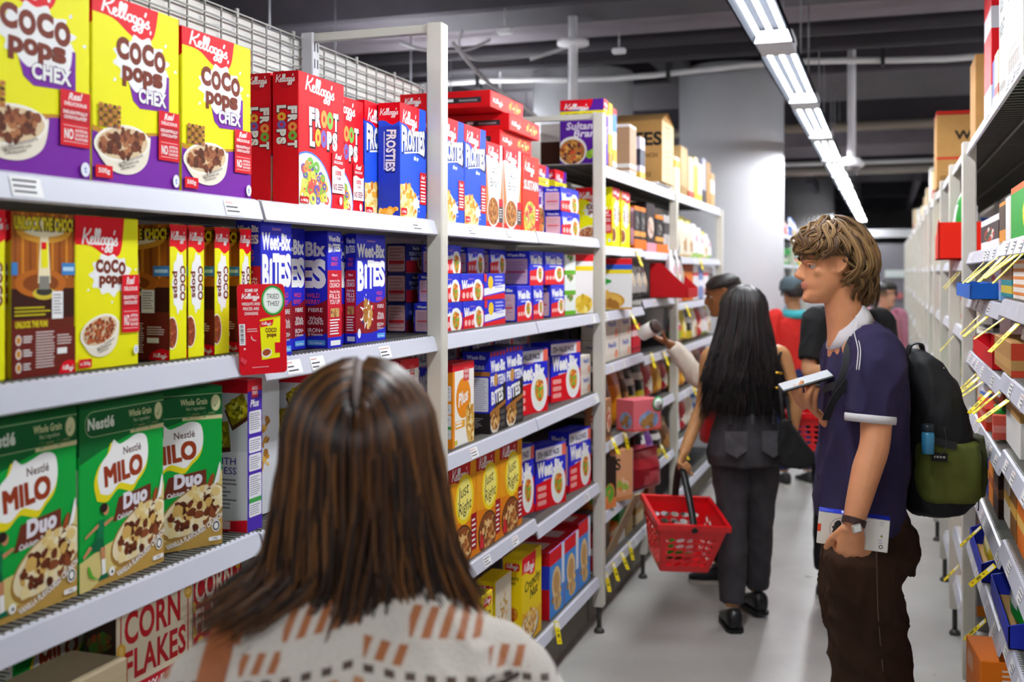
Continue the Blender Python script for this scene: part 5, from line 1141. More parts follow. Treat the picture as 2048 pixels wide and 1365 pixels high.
# third shelf
g = 'cream biscuit boxes in the bay under the carton'; z = 1.215
for i in range(2):
    for j, (a, b_) in enumerate([(1210, 1238), (1240, 1262)]): box_l(cm, (.16, .08, .085), X, a, b_, z + .105 * i, .103, 'cream biscuit box with blue lettering, %s of the %s row past the second post' % (ORD[j], ('lower', 'upper')[i]), 'cereal box', 'cereal_box', g, d=.12)
rp = d_plain(.10, .07, .2, '#c81c30', [(.6, .8, '#e8c8cc'), (.1, .2, '#8a0e1c')]); box_l(rp, (.1, .07, .2), X, 1265, 1281, z, .15, 'red packet beside the cream biscuit boxes', 'cereal pack', 'cereal_pack', None)
g = 'dark cartons behind the held jar'
dk = d_plain(.2, .1, .26, '#3a3334', [(.7, .85, '#5a5052')], [], [(.5, .4, .3, .2, ['#5a4a4c', '#6a5a5a', '#2a2426'])])
for i, (y, h) in enumerate([(5.70, .20), (5.96, .25), (6.19, .25), (6.43, .25)]): put(dk, (.2, .1, .26), (.21, .12, h), -1.48, y, 1.215 if y < 5.85 else 1.19, pi / 2, 'dark grey carton behind the hand with the jar, %s along' % ORD[i], 'carton', g, 'carton')
g = 'pouches on the third shelf of the last bay'; z = 1.17
for i, (k, a, b_, h) in enumerate([('pink', 1357, 1366, .23), ('yellow', 1367, 1378, .235), ('black', 1379, 1389, .225), ('cream', 1390, 1399, .22), ('red', 1400, 1409, .235), ('white', 1410, 1417, .23), ('cream', 1418, 1425, .22)]):
    pouch_l(k, X, a, b_, z, h, '%s pouch on the third shelf of the last bay, %s past the post' % ({'pink': 'pink and black', 'yellow': 'yellow', 'black': 'black', 'cream': 'cream', 'red': 'red', 'white': 'white'}[k], ORD[i]), g, d=.09)
# fourth shelf
g = 'dark snack pouches on the fourth shelf'
for i, (k, a, b_, z, h, l) in enumerate([('brown', 1209, 1232, .85, .27, 'brown pouch past the second post on the fourth shelf'), ('orange', 1234, 1250, .85, .29, 'orange pouch with yellow picture on the fourth shelf'), ('brown', 1251, 1262, .85, .28, 'brown pouch beside the orange one'),
        ('black', 1263, 1277, .905, .22, 'black pouch with a white and yellow label'), ('black', 1280, 1294, .905, .24, 'second black and yellow pouch on the fourth shelf'), ('red', 1296, 1312, .905, .235, 'red pouch with pale pictures on the fourth shelf'), ('orange', 1314, 1328, .905, .23, 'orange pouch beside the third post'), ('red', 1329, 1341, .905, .2, 'red pouch touching the third post')]):
    pouch_l(k, X - .02, a, b_, z, h, l, g, d=.1)
pk = d_plain(.2, .12, .16, '#e8727a', [(0, .06, '#e05a4a')], [], [(.55, .33, .36, .28, ['#8fa8cc', '#9a6a3a', '#b0844a', '#7a96c0'])])
put(pk, (.2, .12, .16), (.2, .12, .155), -1.19, 5.47, .855, pi / 2 - .55, 'salmon pink display carton with a round green badge jutting from the fourth shelf', 'carton', None, 'carton')
bb = MB(); bb.cyl((0, 0, 0), (0, .003, 0), .037, ink('#2a9a4a'), n=24); bb.cyl((0, -.001, 0), (0, 0, 0), .031, ink('#c6e6c8'), n=24); bb.cyl((0, -.002, 0), (0, -.001, 0), .027, ink('#f4f8f2'), n=24)
pg = Page(bb, (-.03, -.002, -.03), (1, 0, 0), (0, 0, 1), .06, .06); pg.text('TRIED', .5, .52, .16, '#444444', w=.55); pg.text('THIS?', .5, .28, .16, '#444444', w=.55)
tag(bb.build('promo_badge', None, (-1.098, 5.50, .985), pi / 2 - .55), 'round green and white badge stuck above the salmon pink carton', 'sign')
bxs = d_plain(.15, .1, .2, '#a8744a', [(.1, .3, '#6a4426')], [], [(.6, .5, .3, .3, ['#e8d8c0', '#c84a2a'])]); put(bxs, (.15, .1, .2), (.12, .1, .2), -1.30, 5.07, .85, pi / 2, 'brown box touching the second post on the fourth shelf', 'box', None, 'snack_box')
g = 'pouches on the fourth shelf of the last bay'
for i, (k, a, b_) in enumerate([('yellow', 1353, 1363), ('orange', 1364, 1374), ('purple', 1375, 1385), ('darkred', 1386, 1397), ('brown', 1398, 1410), ('red', 1411, 1423)]):
    pouch_l(k, X, a, b_, .88, .21, '%s pouch on the fourth shelf of the last bay, %s past the post' % ({'darkred': 'deep red'}.get(k, k), ORD[i]), g, d=.1)
# fifth shelf
sg = d_plain(.16, .12, .22, '#e8a87a', [(0, .08, '#d8925a')], [('S', .35, .62, .3, '#2a2422', .22), ], [(.6, .3, .3, .12, ['#e8884a', '#f0c8a0', '#a8c04a'])], side='#d8b4d0'); sd_ = d_plain(.16, .12, .22, '#3a2a24', [(0, .2, '#e8884a')], [], [(.6, .3, .3, .2, ['#e8884a', '#6ab03a'])])
put(sd_, (.16, .12, .22), (.15, .12, .24), -1.31, 5.10, .525, pi / 2 - .3, 'dark and orange biscuit carton past the second post, fifth shelf', 'carton', None, 'carton')
put(sg, (.16, .12, .22), (.17, .12, .25), -1.29, 5.32, .525, pi / 2 - .5, 'peach biscuit carton with a big dark letter, fifth shelf', 'carton', None, 'carton')
me, dm = PCH['darkred']; put(me, dm, (.30, .14, .20), -1.20, 5.62, .525, pi / 2 - .3, 'big deep red bag slumped over the fifth shelf edge', 'bag', None, 'snack_bag')
g = 'snack bags leaning on the fifth shelf'
for i, (k, y, zz_, h, l) in enumerate([('pink', 5.93, .56, .26, 'pink and black bag leaning beside the red slumped bag'), ('purple', 6.13, .56, .21, 'purple bag lying beside the pink and black one'), ('black', 6.36, .56, .2, 'black bag in the shade by the third post'), ('brown', 6.6, .56, .2, 'brown bag touching the third post low down')]):
    me, dm = PCH[k]; put(me, dm, (.17, .1, h), -1.30, y, zz_, pi / 2, l, 'bag', g, 'snack_bag', tilt=(0, -.0, 0))
for i, (k, a, b_) in enumerate([('white', 1353, 1365), ('red', 1367, 1379), ('cream', 1381, 1393), ('blue', 1395, 1409)]):
    pouch_l(k, X, a, b_, .58, .22, '%s pouch low in the last bay, %s past the post' % (k, ORD[i]), 'pouches low in the last bay', d=.1)
# bottom shelf of the bay under the carton
g = 'boxes on the bottom shelf behind the red basket'
for i, (c, bd, y, w_, h, l) in enumerate([('#c8202c', [(.4, .6, '#e8e0d8')], 5.02, .16, .17, 'red box on the bottom shelf touching the second post'), ('#8a6a3c', [(.1, .5, '#5a4424')], 5.20, .16, .20, 'brown carton on the bottom shelf after the red box'), ('#e8801a', [(.6, .8, '#f4dcb0')], 5.38, .15, .12, 'low orange box on the bottom shelf'),
        ('#2a9a3a', [(.0, .3, '#e6e4e0')], 5.55, .14, .2, 'green and white box low behind the basket'), ('#c9a86a', [], 5.72, .15, .22, 'tan carton low behind the basket'), ('#d8c49a', [(.3, .5, '#b8843a')], 5.98, .2, .2, 'pale tan carton hidden behind the red basket'), ('#a84a2a', [], 6.3, .2, .18, 'rust red box hidden behind the red basket')]):
    put(d_plain(w_, .1, h, c, bd, seed=i), (w_, .1, h), (w_, .1, h), -1.345, y, .265, pi / 2, l, 'box', g, 'snack_box')
b = MB(); b.box(-.03, .03, -.004, .004, -.17, .17, mat('#b7a582', .75)); o = b.build('cardboard_strip', None, (-1.185, 5.10, .46), 0); o.rotation_euler = (radians(28), 0, radians(70)); tag(o, 'slanted strip of cardboard hanging off the shelf past the second post', 'strip')
# packs on the top beam shelf
zt2 = 2.157
put(*((lambda q: (q[0], q[1]))(D('sultana'))), (.212, .085, .305), -1.361, 5.045, zt2, 0.0, 'purple and yellow bran box standing on top of the shelving beside the second post', 'cereal box', None)
g = 'boxes standing behind the purple bran box'
for i, (c, bd, y, h, l) in enumerate([('#e8d41a', [(.5, .8, '#f4efe0'), (0, .2, '#d89a2a')], 5.13, .30, 'yellow and white box directly behind the purple bran box'), ('#eeeae4', [(.6, .9, '#4a8ad8'), (.9, 1, '#d81a24'), (.1, .3, '#e8c01a')], 5.215, .285, 'white and blue box second behind the purple bran box')]):
    put(d_plain(.2, .07, .3, c, bd, seed=i), (.2, .07, .3), (.2, .07, h), -1.352, y, zt2, 0.0, l, 'cereal box', g)
put(d_plain(.14, .05, .2, '#4a2418', [(.6, 1, '#efeae4')]), (.14, .05, .2), (.14, .05, .22), -1.548, 5.20, zt2, 0, 'white and brown box behind the purple bran box, farther from the aisle', 'cereal box', None)
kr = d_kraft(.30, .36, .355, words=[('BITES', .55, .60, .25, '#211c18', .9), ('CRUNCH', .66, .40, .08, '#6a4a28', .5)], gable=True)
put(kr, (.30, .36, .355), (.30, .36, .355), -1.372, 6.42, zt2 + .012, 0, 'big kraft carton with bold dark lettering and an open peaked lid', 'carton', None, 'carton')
b = MB(); b.box(-.2, .2, -.2, .2, 0, .012, mat('#efefec', .6)); tag(b.build('backing_board', None, (-1.44, 6.42, zt2)), 'white board under the big kraft carton', 'board')
put(d_plain(.12, .05, .24, '#eeeae8', [(.06, .94, '#b08a6a'), (.12, .2, '#e6e2de')]), (.12, .05, .24), (.13, .16, .255), -1.318, 5.62, zt2, 0, 'white framed brown box between the bran boxes and the kraft carton', 'box', None, 'snack_box')
put(d_plain(.12, .05, .2, '#d8cfe0', [(.3, .7, '#3a3a4a'), (0, .15, '#e8c050')]), (.12, .05, .2), (.09, .12, .22), -1.298, 5.86, zt2, 0, 'lilac and dark box touching the kraft carton', 'box', None, 'snack_box')
g = 'cartons on top of the last bay'
for i, (c, bd, a, b_, h, l) in enumerate([('#efe6cc', [(.7, .9, '#e8c020')], 1350, 1360, .24, 'cream and yellow carton just past the kraft carton'), ('#c9a56c', [(0, .2, '#a8803f')], 1362, 1375, .33, 'tall tan carton on top of the last bay'), ('#dcc9a0', [(0, .18, '#b84a3a')], 1377, 1388, .29, 'tan carton with a red foot on top of the last bay'), ('#e8b93a', [(.8, 1, '#f0e0b0')], 1389, 1396, .31, 'yellow carton on top of the last bay'),
        ('#e6e2da', [(.0, .2, '#d8c83a')], 1397, 1404, .28, 'white carton after the yellow one'), ('#a8a8b8', [(0, .3, '#3a3644')], 1405, 1412, .34, 'grey and black carton near the column'), ('#a87c3a', [], 1413, 1421, .33, 'brown carton near the column'), ('#c89c64', [(.4, .8, '#f0ece4')], 1422, 1429, .26, 'tan carton with a white label nearest the column')]):
    box_l(d_plain(.2, .2, .3, c, bd, seed=i), (.2, .2, .3), -1.29, a, b_, zt2, h, l.replace('nearest', 'right before'), 'carton', 'carton', g, d=.22)

# ------------------------------------------------------------------ the facing run of shelves
RX = RF + .022
def rb(me, dm, a, b_, z, h, label, cat='box', name='snack_box', group=None, X=RF + .02, d=None, rot=-pi / 2, yy=None):
    y1, y0 = (YL(a, RX) - .0012, YL(b_, RX) + .0012) if yy is None else (yy[1], yy[0])
    d = d or dm[1]
    return put(me, dm, (y1 - y0, d, h), X + d / 2, (y0 + y1) / 2, z, rot, label, cat, group, name)
def rpo(k, a, b_, z, h, label, **kw): me, dm = PCH[k]; return rb(me, dm, a, b_, z, h, label, 'pouch', 'pouch', **kw)
def pb(c, bd=(), blobs=(), seed=1, side=None): return d_plain(.2, .12, .2, c, bd, (), blobs, side=side, seed=seed)
DB = (.2, .12, .2)
g = 'goods on the facing shelves beside the backpack'
# first shelf down
zr = 1.735
rpo('silver', 1962, 1982, 1.73, .27, 'white and grey pouch beside the tall post on the upper facing shelf', group=g, X=RX + .128)
rpo('silver', 1984, 2008, zr, .25, 'silver pouch in the middle of the upper facing shelf', group=g, X=RX + .128)
rpo('white', 2012, 2046, zr, .26, 'white pouch over the green box on the upper facing shelf', group=g, X=RX + .145)
rb(pb('#e9e6e4', [(.25, .8, '#3a2a2c')], [(.5, .45, .3, .22, ['#a82a24', '#c84a3a', '#2a4a2a', '#e8d8d0'])]), DB, 1962, 1997, 1.725, .10, 'white window carton with dark fruit picture beside the tall post', group=g, X=RX)
rb(pb('#e0901e', [(.3, .9, '#4a3420')]), DB, 1998.5, 2010, zr, .115, 'narrow orange box beside the window carton', group=g, X=RX)
rb(pb('#e8e6e2'), DB, 2011, 2020, zr, .12, 'narrow white box touching the green box', group=g, X=RX)
rb(pb('#16a02c', [(.88, 1, '#e0661e')], [(.85, .4, .2, .3, ['#e8d81a', '#f0e23a'])]), DB, 2022, 2060, zr, .135, 'bright green box with an orange top edge cut by the picture edge', group=g, X=RX)
# second
rb(pb('#efeded', [], [(.25, .5, .12, .1, ['#e04a4a', '#e04a4a']), (.7, .6, .12, .1, ['#d8404a', '#e04a4a'])]), DB, 1960, 1996, 1.565, .125, 'white box with red dots on the second facing shelf', group=g, X=RX + .03)
rb(pb('#1f8c96', [(.45, .95, '#8a5a2a'), (.1, .3, '#d8c03a')]), DB, 2002, 2024, 1.58, .105, 'teal and brown open carton on the second facing shelf', group=g, X=RX)
m_ = pb('#f0e8e2'); rb(pb('#f0e8e2', [(.1 + .2 * i, .18 + .2 * i, '#e88a3a') for i in range(5)]), DB, 2026, 2062, 1.58, .10, 'orange and white striped box at the picture edge', group=g, X=RX)
rb(SRP(.2, .12, .1, '#1f66c8', low=.9), (.2, .12, .1), 1957.5, 1994, 1.566, .05, 'blue tray lip sticking out past the tall post', 'tray', 'display_tray', group=g, X=RX - .075, d=.08)
rb(pb('#8ab4e6', [(.5, 1, '#a890c8')]), DB, 1997, 2001, 1.565, .06, 'small pale blue and lilac box in the gap', group=g, X=RX)
# third
rb(pb('#e6e2e2', [(.0, .3, '#d8cfd0')]), DB, 1962, 1980, 1.36, .14, 'white box in the shade on the third facing shelf', group=g, X=RX + .06)
rb(pb('#dad6d6', [(.4, .5, '#a8a0a0')]), DB, 1982, 2000, 1.36, .13, 'second white box in the shade on the third facing shelf', group=g, X=RX + .06)
rb(SRP(.2, .12, .1, '#d4101e', low=.8, inner='#d8d4d2'), (.2, .12, .1), 1958, 2000, 1.36, .07, 'red and white tray on the third facing shelf', 'tray', 'display_tray', group=g, X=RX - .02, d=.06)
rb(pb('#b88a50', [(.2, .5, '#c89a5c')], side='#d84a30'), DB, 2004, 2040, 1.385, .085, 'brown carton with a red end on the third facing shelf', group=g, X=RX - .02)
rpo('silver', 2026, 2062, 1.473, .062, 'white crumpled bag lying on the brown carton', group=g, X=RX)
# fourth
rpo('blue', 1954, 1966, 1.15, .13, 'blue pouch beside the tall post on the fourth facing shelf', group=g, X=RX)
rb(pb('#e0341c', [(.4, .7, '#f08a7a')]), DB, 1968, 1986, 1.15, .07, 'red box lying on the fourth facing shelf', group=g, X=RX - .02)
rb(pb('#2a9a3a', [(.3, .6, '#e8e4e0')]), DB, 1988, 1998, 1.15, .09, 'green and white packet between the red ones', group=g, X=RX)
rb(pb('#e05a48', [(.3, .6, '#e88a80')]), DB, 1999, 2002, 1.16, .07, 'coral red packet on the fourth facing shelf', group=g, X=RX - .02)
rb(pb('#ece8e4', [(.7, .9, '#c89a5a')]), DB, 2012, 2040, 1.18, .13, 'white carton with a tan band on the fourth facing shelf', group=g, X=RX)
rb(pb('#4a3020', [(.2, .6, '#e86a3a')]), DB, 1972, 1992, 1.225, .09, 'dark and orange box lying atop the red one', group=g, X=RX + .02)
# fifth
g2 = 'bars on the fifth facing shelf'
for i, (c, c2) in enumerate([('#1d2a86', '#3a4ac8'), ('#20308a', '#e8a03a'), ('#e0861e', '#a8561a'), ('#3a241c', '#7a4a2a'), ('#e6ddd0', '#c89a3a'), ('#8a5a22', '#e0b04a'), ('#e8761a', '#f0c060')]):
    a = (1958, 1966, 1974, 1983, 2004, 2016, 2030)[i]; b_ = (1965, 1973, 1982, 1993, 2014, 2028, 2050)[i]
    rb(pb(c, [(.4, .6, c2)], seed=i), DB, a, b_, .90 if i < 4 else .94, .15, '%s standing pack on the fifth facing shelf, %s past the edge' % (('navy', 'navy and orange', 'orange', 'dark brown', 'cream', 'brown and gold', 'bright orange')[i], ORD[6 - i]), group=g2, X=RX + .005)
# sixth and below
rb(SRP(.2, .14, .1, '#1f30b4', low=.6), (.2, .14, .1), 1957.5, 1984, .665, .10, 'blue tray of packs beside the tall post, sixth facing shelf', 'tray', 'display_tray', group=g, X=RX - .03)
rpo('yellow', 1961, 1978, .673, .11, 'yellow and green packet in the blue tray', group=g, X=RX, d=.05)
rb(SRP(.2, .14, .1, '#2636b8', low=.7), (.2, .14, .1), 2004, 2044, .72, .08, 'second blue tray with green packs at the picture edge', 'tray', 'display_tray', group=g, X=RX - .03)
rpo('green', 2010, 2036, .728, .10, 'green packet standing in the second blue tray', group=g, X=RX, d=.05)
rb(pb('#2a2f9a', [(.3, .4, '#e8e8f0')]), DB, 1990, 2000, .665, .14, 'dark blue box behind the blue trays', group=g, X=RX + .03)
rpo('green', 1957, 1975, .28, .24, 'green bag low beside the tall post', group=g, X=RX + .02)
rpo('green', 1977, 1990, .28, .2, 'second green bag low beside the teal packet', group=g, X=RX + .02)
rpo('blue', 1992, 2001, .28, .25, 'teal blue packet low on the facing shelf', group=g, X=RX + .02)
og = Pack(.30, .22, .30, '#f07c14'); p = og.front(); H = p.H; p.ell(.52, .42, .25, .25, '#f6dcc8'); p.ell(.52, .42, .21, .21, '#f0a868'); p.ell(.52, .42, .11, .11, '#d88a2a'); p.rrect(.1, .5, H - .25, H - .08, .03, '#f4a070'); p.lines(.13, .47, H - .13, 3, .04, .016, '#f8d0b8', .2)
q = og.left(); q.ell(.52, .55, .28, .28, '#f6dcc8'); q.ell(.52, .55, .22, .22, '#f0a868'); q.ell(.52, .55, .12, .12, '#d88a2a'); q.lines(.15, .6, q.H - .15, 3, .06, .025, '#f6c8a8', .2); q.poly([(.62, q.H - .3), (.92, q.H - .3), (.85, q.H - .1), (.72, q.H - .1)], '#f6c8a8'); q.lines(.15, .85, .15, 1, .05, .03, '#f6c8a8', 0)
q = og.right(); q.ell(.48, .60, .33, .33, '#f6dcc8'); q.ell(.48, .60, .27, .27, '#f0a868'); q.ell(.48, .60, .14, .14, '#d88a2a'); q.lines(.18, .6, q.H - .12, 4, .06, .025, '#f8d8c4', .2); q.poly([(.64, q.H - .34), (.95, q.H - .34), (.88, q.H - .12), (.74, q.H - .12)], '#f8d0b8'); q.poly([(.69, q.H - .3), (.90, q.H - .3), (.85, q.H - .16), (.76, q.H - .16)], '#f07c14'); q.lines(.15, .85, .12, 1, .05, .03, '#f8d0b8', 0)
o = put(og.done('carton'), (.30, .22, .30), (.22, .30, .30), .375, 3.33, .302, -pi / 2 + .10, 'bright orange carton with a round badge low at the picture edge', 'carton', None, 'carton')
# top of the facing run
g = 'cartons on top of the facing shelves'; zt3 = 2.142
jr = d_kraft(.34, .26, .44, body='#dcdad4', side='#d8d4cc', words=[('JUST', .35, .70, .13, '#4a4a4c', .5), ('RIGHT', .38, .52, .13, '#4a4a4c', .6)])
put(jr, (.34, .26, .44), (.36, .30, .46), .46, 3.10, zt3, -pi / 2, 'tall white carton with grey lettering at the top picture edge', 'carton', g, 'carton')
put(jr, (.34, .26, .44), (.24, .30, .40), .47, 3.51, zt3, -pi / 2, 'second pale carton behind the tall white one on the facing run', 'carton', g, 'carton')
rd = d_plain(.24, .24, .42, '#e0101a', [(.62, .76, '#d8d6da'), (.0, .26, '#e9e7e6'), (.96, 1, '#f0eeee')]); rb(rd, (.24, .24, .42), 1936, 1962, zt3, .53, 'tall red and white carton on top of the facing run', 'carton', 'carton', g, X=.33, yy=(4.02, 4.30), d=.3)
rb(pb('#3a4ac0', [(.0, .4, '#e6e4ea'), (.8, 1, '#2a3ab0')]), DB, 0, 0, zt3, .20, 'blue and white pack standing on the beam above the tall post', 'box', 'snack_box', g, X=.33, yy=(3.80, 3.97), d=.12)
rb(pb('#dcd6a8', [(.3, .45, '#c84a30')]), DB, 0, 0, zt3, .19, 'cream pack beside the blue and white one on the beam', 'box', 'snack_box', g, X=.32, yy=(3.83, 3.96) if False else (3.66, 3.78), d=.12)
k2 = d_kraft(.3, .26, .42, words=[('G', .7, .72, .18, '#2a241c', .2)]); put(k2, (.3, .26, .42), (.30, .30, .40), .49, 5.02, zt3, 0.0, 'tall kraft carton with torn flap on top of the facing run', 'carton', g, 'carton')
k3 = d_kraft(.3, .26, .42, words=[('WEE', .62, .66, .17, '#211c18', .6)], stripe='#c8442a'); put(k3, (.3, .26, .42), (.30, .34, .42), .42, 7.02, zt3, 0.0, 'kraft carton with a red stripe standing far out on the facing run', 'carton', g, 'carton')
b = MB(); b.box(-.15, .15, -.17, .17, 0, .02, ink('#c8281e')); tag(b.build('flat_carton', None, (.42, 7.02, zt3 + .424)), 'flat red lid lying on the striped kraft carton', 'lid')
g = 'far packs on top of the facing shelves'
rg = random.Random(21)
FARC = ['#d8c49a', '#e6e2da', '#c9a56c', '#e8d8a0', '#d8d4d0', '#e9e4dc', '#c8b48a']
for i in range(16):
    y = 7.5 + i * .62; h = .2 + .2 * rg.random()
    put(pb(FARC[i % 7], [(.3, .5, rg.choice(['#c84a3a', '#e8e2d8', '#8a8a92']))], seed=i), DB, (.3, .25, h), .46 + .05 * rg.random(), y, zt3, -pi / 2, 'pale carton far along the top of the facing run, %s from the striped one' % ORD[i], 'carton', g, 'carton')
# red crate and green bags jutting out beyond the tall post
b = MB(); m = ink('#ee2410'); b.box(-.11, .11, -.15, .15, 0, .006, m)
for s in (-1, 1): b.loft([[(x, y, z) for y, z in ((-.15, 0), (.15, 0), (.15, .10), (.02, .12), (-.05, .15), (-.15, .17))] for x in sorted((s * .11, s * .105))], m, smooth=False)
b.box(-.11, .11, -.15, -.146, 0, .16, m); b.box(-.11, .11, .146, .15, 0, .1, m)
o = b.build('display_tray', None, (.315, 5.19, 1.704)); tag(o, 'bright red display tray jutting into the aisle beyond the tall post', 'tray')
for i, (y, z, h, l) in enumerate([(5.11, 1.713, .30, 'green bag with a grey label standing in the red tray'), (5.265, 1.713, .24, 'second green bag leaning in the red tray')]):
    me, dm = PCH['green']; put(me, dm, (.13, .10, h), .315, y, z, -pi / 2, l, 'bag', 'green bags in the red tray', 'snack_bag')
# filled bays further along the facing run
PAL = [('red', '#c8242c'), ('yellow', '#e8c820'), ('blue', '#2a62c0'), ('white', '#e8e6e4'), ('green', '#2a9040'), ('orange', '#e0801e'), ('brown', '#6a4426'), ('pink', '#d8788a'), ('cream', '#e6dcc0'), ('teal', '#1f8c96'), ('grey', '#8a888c'), ('black', '#262426')]
_pal = {}
def palbox(i):
    if i not in _pal: _pal[i] = pb(PAL[i][1], [(.35, .6, PAL[(i * 5 + 3) % 12][1])], [(.5, .3, .25, .15, [PAL[(i + 4) % 12][1], '#e8e0d0'])], seed=i)
    return _pal[i]
POK = [('cream', 'cream'), ('white', 'white'), ('grey', 'grey'), ('red', 'red'), ('yellow', 'yellow'), ('blue', 'blue'), ('green', 'green'), ('silver', 'silver'), ('orange', 'orange'), ('black', 'black')]
def fill_row(xf, sgn, y0, y1, z, hmax, where, shelfname, step, jut=0.0):
    y = y0 + .04; n = 0; last = {}
    while y < y1 - .12:
        w_ = step * (.7 + .5 * rg.random()); w_ = min(w_, y1 - .05 - y); h = hmax * (.55 + .38 * rg.random()); rot = -pi / 2 if sgn < 0 else pi / 2; x = xf + (.03 + .05 * rg.random()) * (-sgn)
        if rg.random() < .55:
            i = rg.randrange(12); cn = PAL[i][0]; kind = 'box'; me, dm, d = palbox(i), DB, .12
        else:
            k, cn = rg.choice(POK); kind = 'pouch'; (me, dm), d = PCH[k], .09
        put(me, dm, (w_ - .012, d, h), x - sgn * d / 2, y + w_ / 2, z, rot, '%s %s on the %s, %s of the %s' % (cn, kind, shelfname, ORD[n], where), kind, 'goods on the %s of the %s' % (shelfname, where), 'snack_box' if kind == 'box' else 'pouch')
        y += w_; n += 1
SH = [(1.70, .30, 'upper shelf'), (1.42, .24, 'second shelf'), (1.1, .27, 'third shelf'), (.8, .26, 'fourth shelf'), (.5, .26, 'fifth shelf'), (.28, .18, 'bottom shelf')]
for (l, y0, y1, st) in [('bay behind the backpack', 4.495, 6.29, .24), ('bay after the red tray', 6.34, 8.15, .30), ('third bay beyond the backpack', 8.2, 10.0, .45), ('fourth bay beyond the backpack', 10.06, 11.9, .6)]:
    for z, hm, sn in SH:
        if z == 1.70 and y0 < 5: fill_row(RF, -1, 5.62, y1, z, hm, l, sn, st); continue
        fill_row(RF, -1, y0, y1, z, hm, l, sn, st)
for (l, y0, y1) in [('bay just beyond the thick column', 10.6, 13.5), ('bay far beyond the thick column', 13.6, 17.9)]:
    for z, hm, sn in [(2.15, .3, 'top beam'), (1.75, .3, 'upper shelf'), (1.4, .28, 'second shelf'), (1.05, .28, 'third shelf')]: fill_row(XF, 1, y0, y1, z, hm, l, sn, .7)

# ------------------------------------------------------------------ yellow price tags hanging from the rails
def tag_mesh():
    b = MB(); m = ink('#f4dc12')
    b.box(-.018, .018, -.0008, .0008, -.088, 0, m); p = Page(b, (-.018, -.0009, -.088), (1, 0, 0), (0, 0, 1), .036, .088)
    p.rrect(.12, .88, 1.75, 2.3, .08, '#f0eee4'); p.rect(.2, .8, .7, 1.1, '#8a7a1a'); p.rect(.3, .7, 1.3, 1.45, '#8a7a1a'); p.rect(.35, .65, .25, .38, '#c8502a')
    return b.mesh('price_tag')
TM = tag_mesh()
def ptag(X, y, z, sgn, label, group, out=.45, yaw=0.0, roll=0.0):
    o = link('price_tag', TM, None, (X, y, z)); o.rotation_euler = Euler((-out, roll, (pi / 2 if sgn > 0 else -pi / 2) + yaw), 'XYZ'); tag(o, label, 'price tag', group)
g = 'yellow price tags on the cereal side'
for i, (px, py, l) in enumerate([(1112, 1243, 'yellow price tag on the bottom rail just before the second post'), (1274, 503, 'yellow price tag under the black and orange muesli packs'), (1264, 630, 'yellow price tag under the green and white cereal box'), (1303, 706, 'yellow price tag under the dark cartons, first of two'), (1328, 704, 'yellow price tag under the dark cartons beside the third post'),
        (1224, 876, 'yellow price tag below the brown box on the fourth rail'), (1250, 866, 'yellow price tag below the salmon pink carton'), (1276, 822, 'yellow price tag right of the salmon pink carton'.replace('right of', 'just past')), (1322, 890, 'yellow price tag above the black basket handle'), (1212, 1146, 'lowest yellow price tag beside the second post'), (1226, 1126, 'yellow price tag on the bottom rail, second past the second post'), (1243, 1106, 'yellow price tag on the bottom rail, third past the second post'), (1259, 1086, 'yellow price tag on the bottom rail behind the basket'),
        (1385, 768, 'yellow price tag on the fourth rail of the last bay'), (1366, 895, 'yellow price tag beside the basket holder\'s hand'), (1400, 517, 'yellow price tag on the top rail of the last bay'), (1372, 610, 'yellow price tag on the second rail of the last bay'), (1350, 697, 'yellow price tag on the third rail past the third post')]):
    X = -1.236; ptag(X, YL(px, X), ZL(px, py, X), 1, l, g, .35 + .1 * (i % 3), -.25, .25)
g = 'yellow price tags on the facing side'
ROWN = ['upper rail', 'second rail', 'third rail', 'fourth rail', 'fifth rail', 'sixth rail', 'lowest rail']
TG = [(0, [1968, 1983, 1996, 2008, 2022, 2034, 2046]), (1, [1962, 1974, 2008, 2036]), (2, [1952, 1958, 1966, 1982, 2000, 2016]), (4, [1962, 1990]), (5, [1972]), (6, [2028, 2036, 2044])]
for r, pxs in TG:
    for i, px in enumerate(pxs):
        X = RF - .014; y = YL(px, X); zz = (R1 if y < 3.2 else R2)[r + 1][0] - .045
        ptag(X, y, zz, -1, 'yellow price tag on the %s of the edge bay, %s past the post' % (ROWN[r], ORD[i]), g, .75 + .08 * (i % 3), .15 * (i % 2))
for i, (y, z) in enumerate([(4.75, 1.65), (4.95, 1.65), (5.2, 1.37), (4.7, .75), (5.0, .75), (4.85, .45), (5.9, .75), (6.0, 1.05)]):
    ptag(RF - .014, y, z, -1, 'yellow price tag in the bay behind the backpack, %s from the tall post' % ORD[i], 'yellow price tags behind the backpack', .7)
# shop floor beyond the far end of the aisle
b = MB(); b.box(-.6, .6, -.25, .25, 0, 2.2, mat('#8a868c', .7)); o = b.build('display_cabinet', None, (-.1, 22.6, 0)); tag(o, 'dark display cabinet closing the far end of the aisle', 'cabinet')
for i, (x, z, c, w_, h) in enumerate([(-.35, 1.62, '#e8e6e0', .5, .12), (.25, 1.62, '#e8f0ea', .4, .14), (-.3, 1.25, '#c83a2a', .4, .2), (.2, 1.2, '#d8787a', .35, .12), (-.1, .8, '#7a8a8c', .8, .25)]):
    bb = MB(); bb.box(-w_ / 2, w_ / 2, -.02, 0, -h / 2, h / 2, mat(c, .5)); bb.build('shelf_front', o, (x, -.26, z))
o = empty('white_doorframe', (.1, 21.6, 0)); M_WF = mat('#d9d8da', .5)
for x in (-.55, .45): b = MB(); b.box(x - .05, x + .05, -.06, .06, 0, 2.5, M_WF); b.build('jamb', o)
b = MB(); b.box(-.6, .5, -.06, .06, 2.3, 2.45, M_WF); b.build('lintel', o); tag(o, 'white frame of an opening at the far end of the aisle', 'frame')
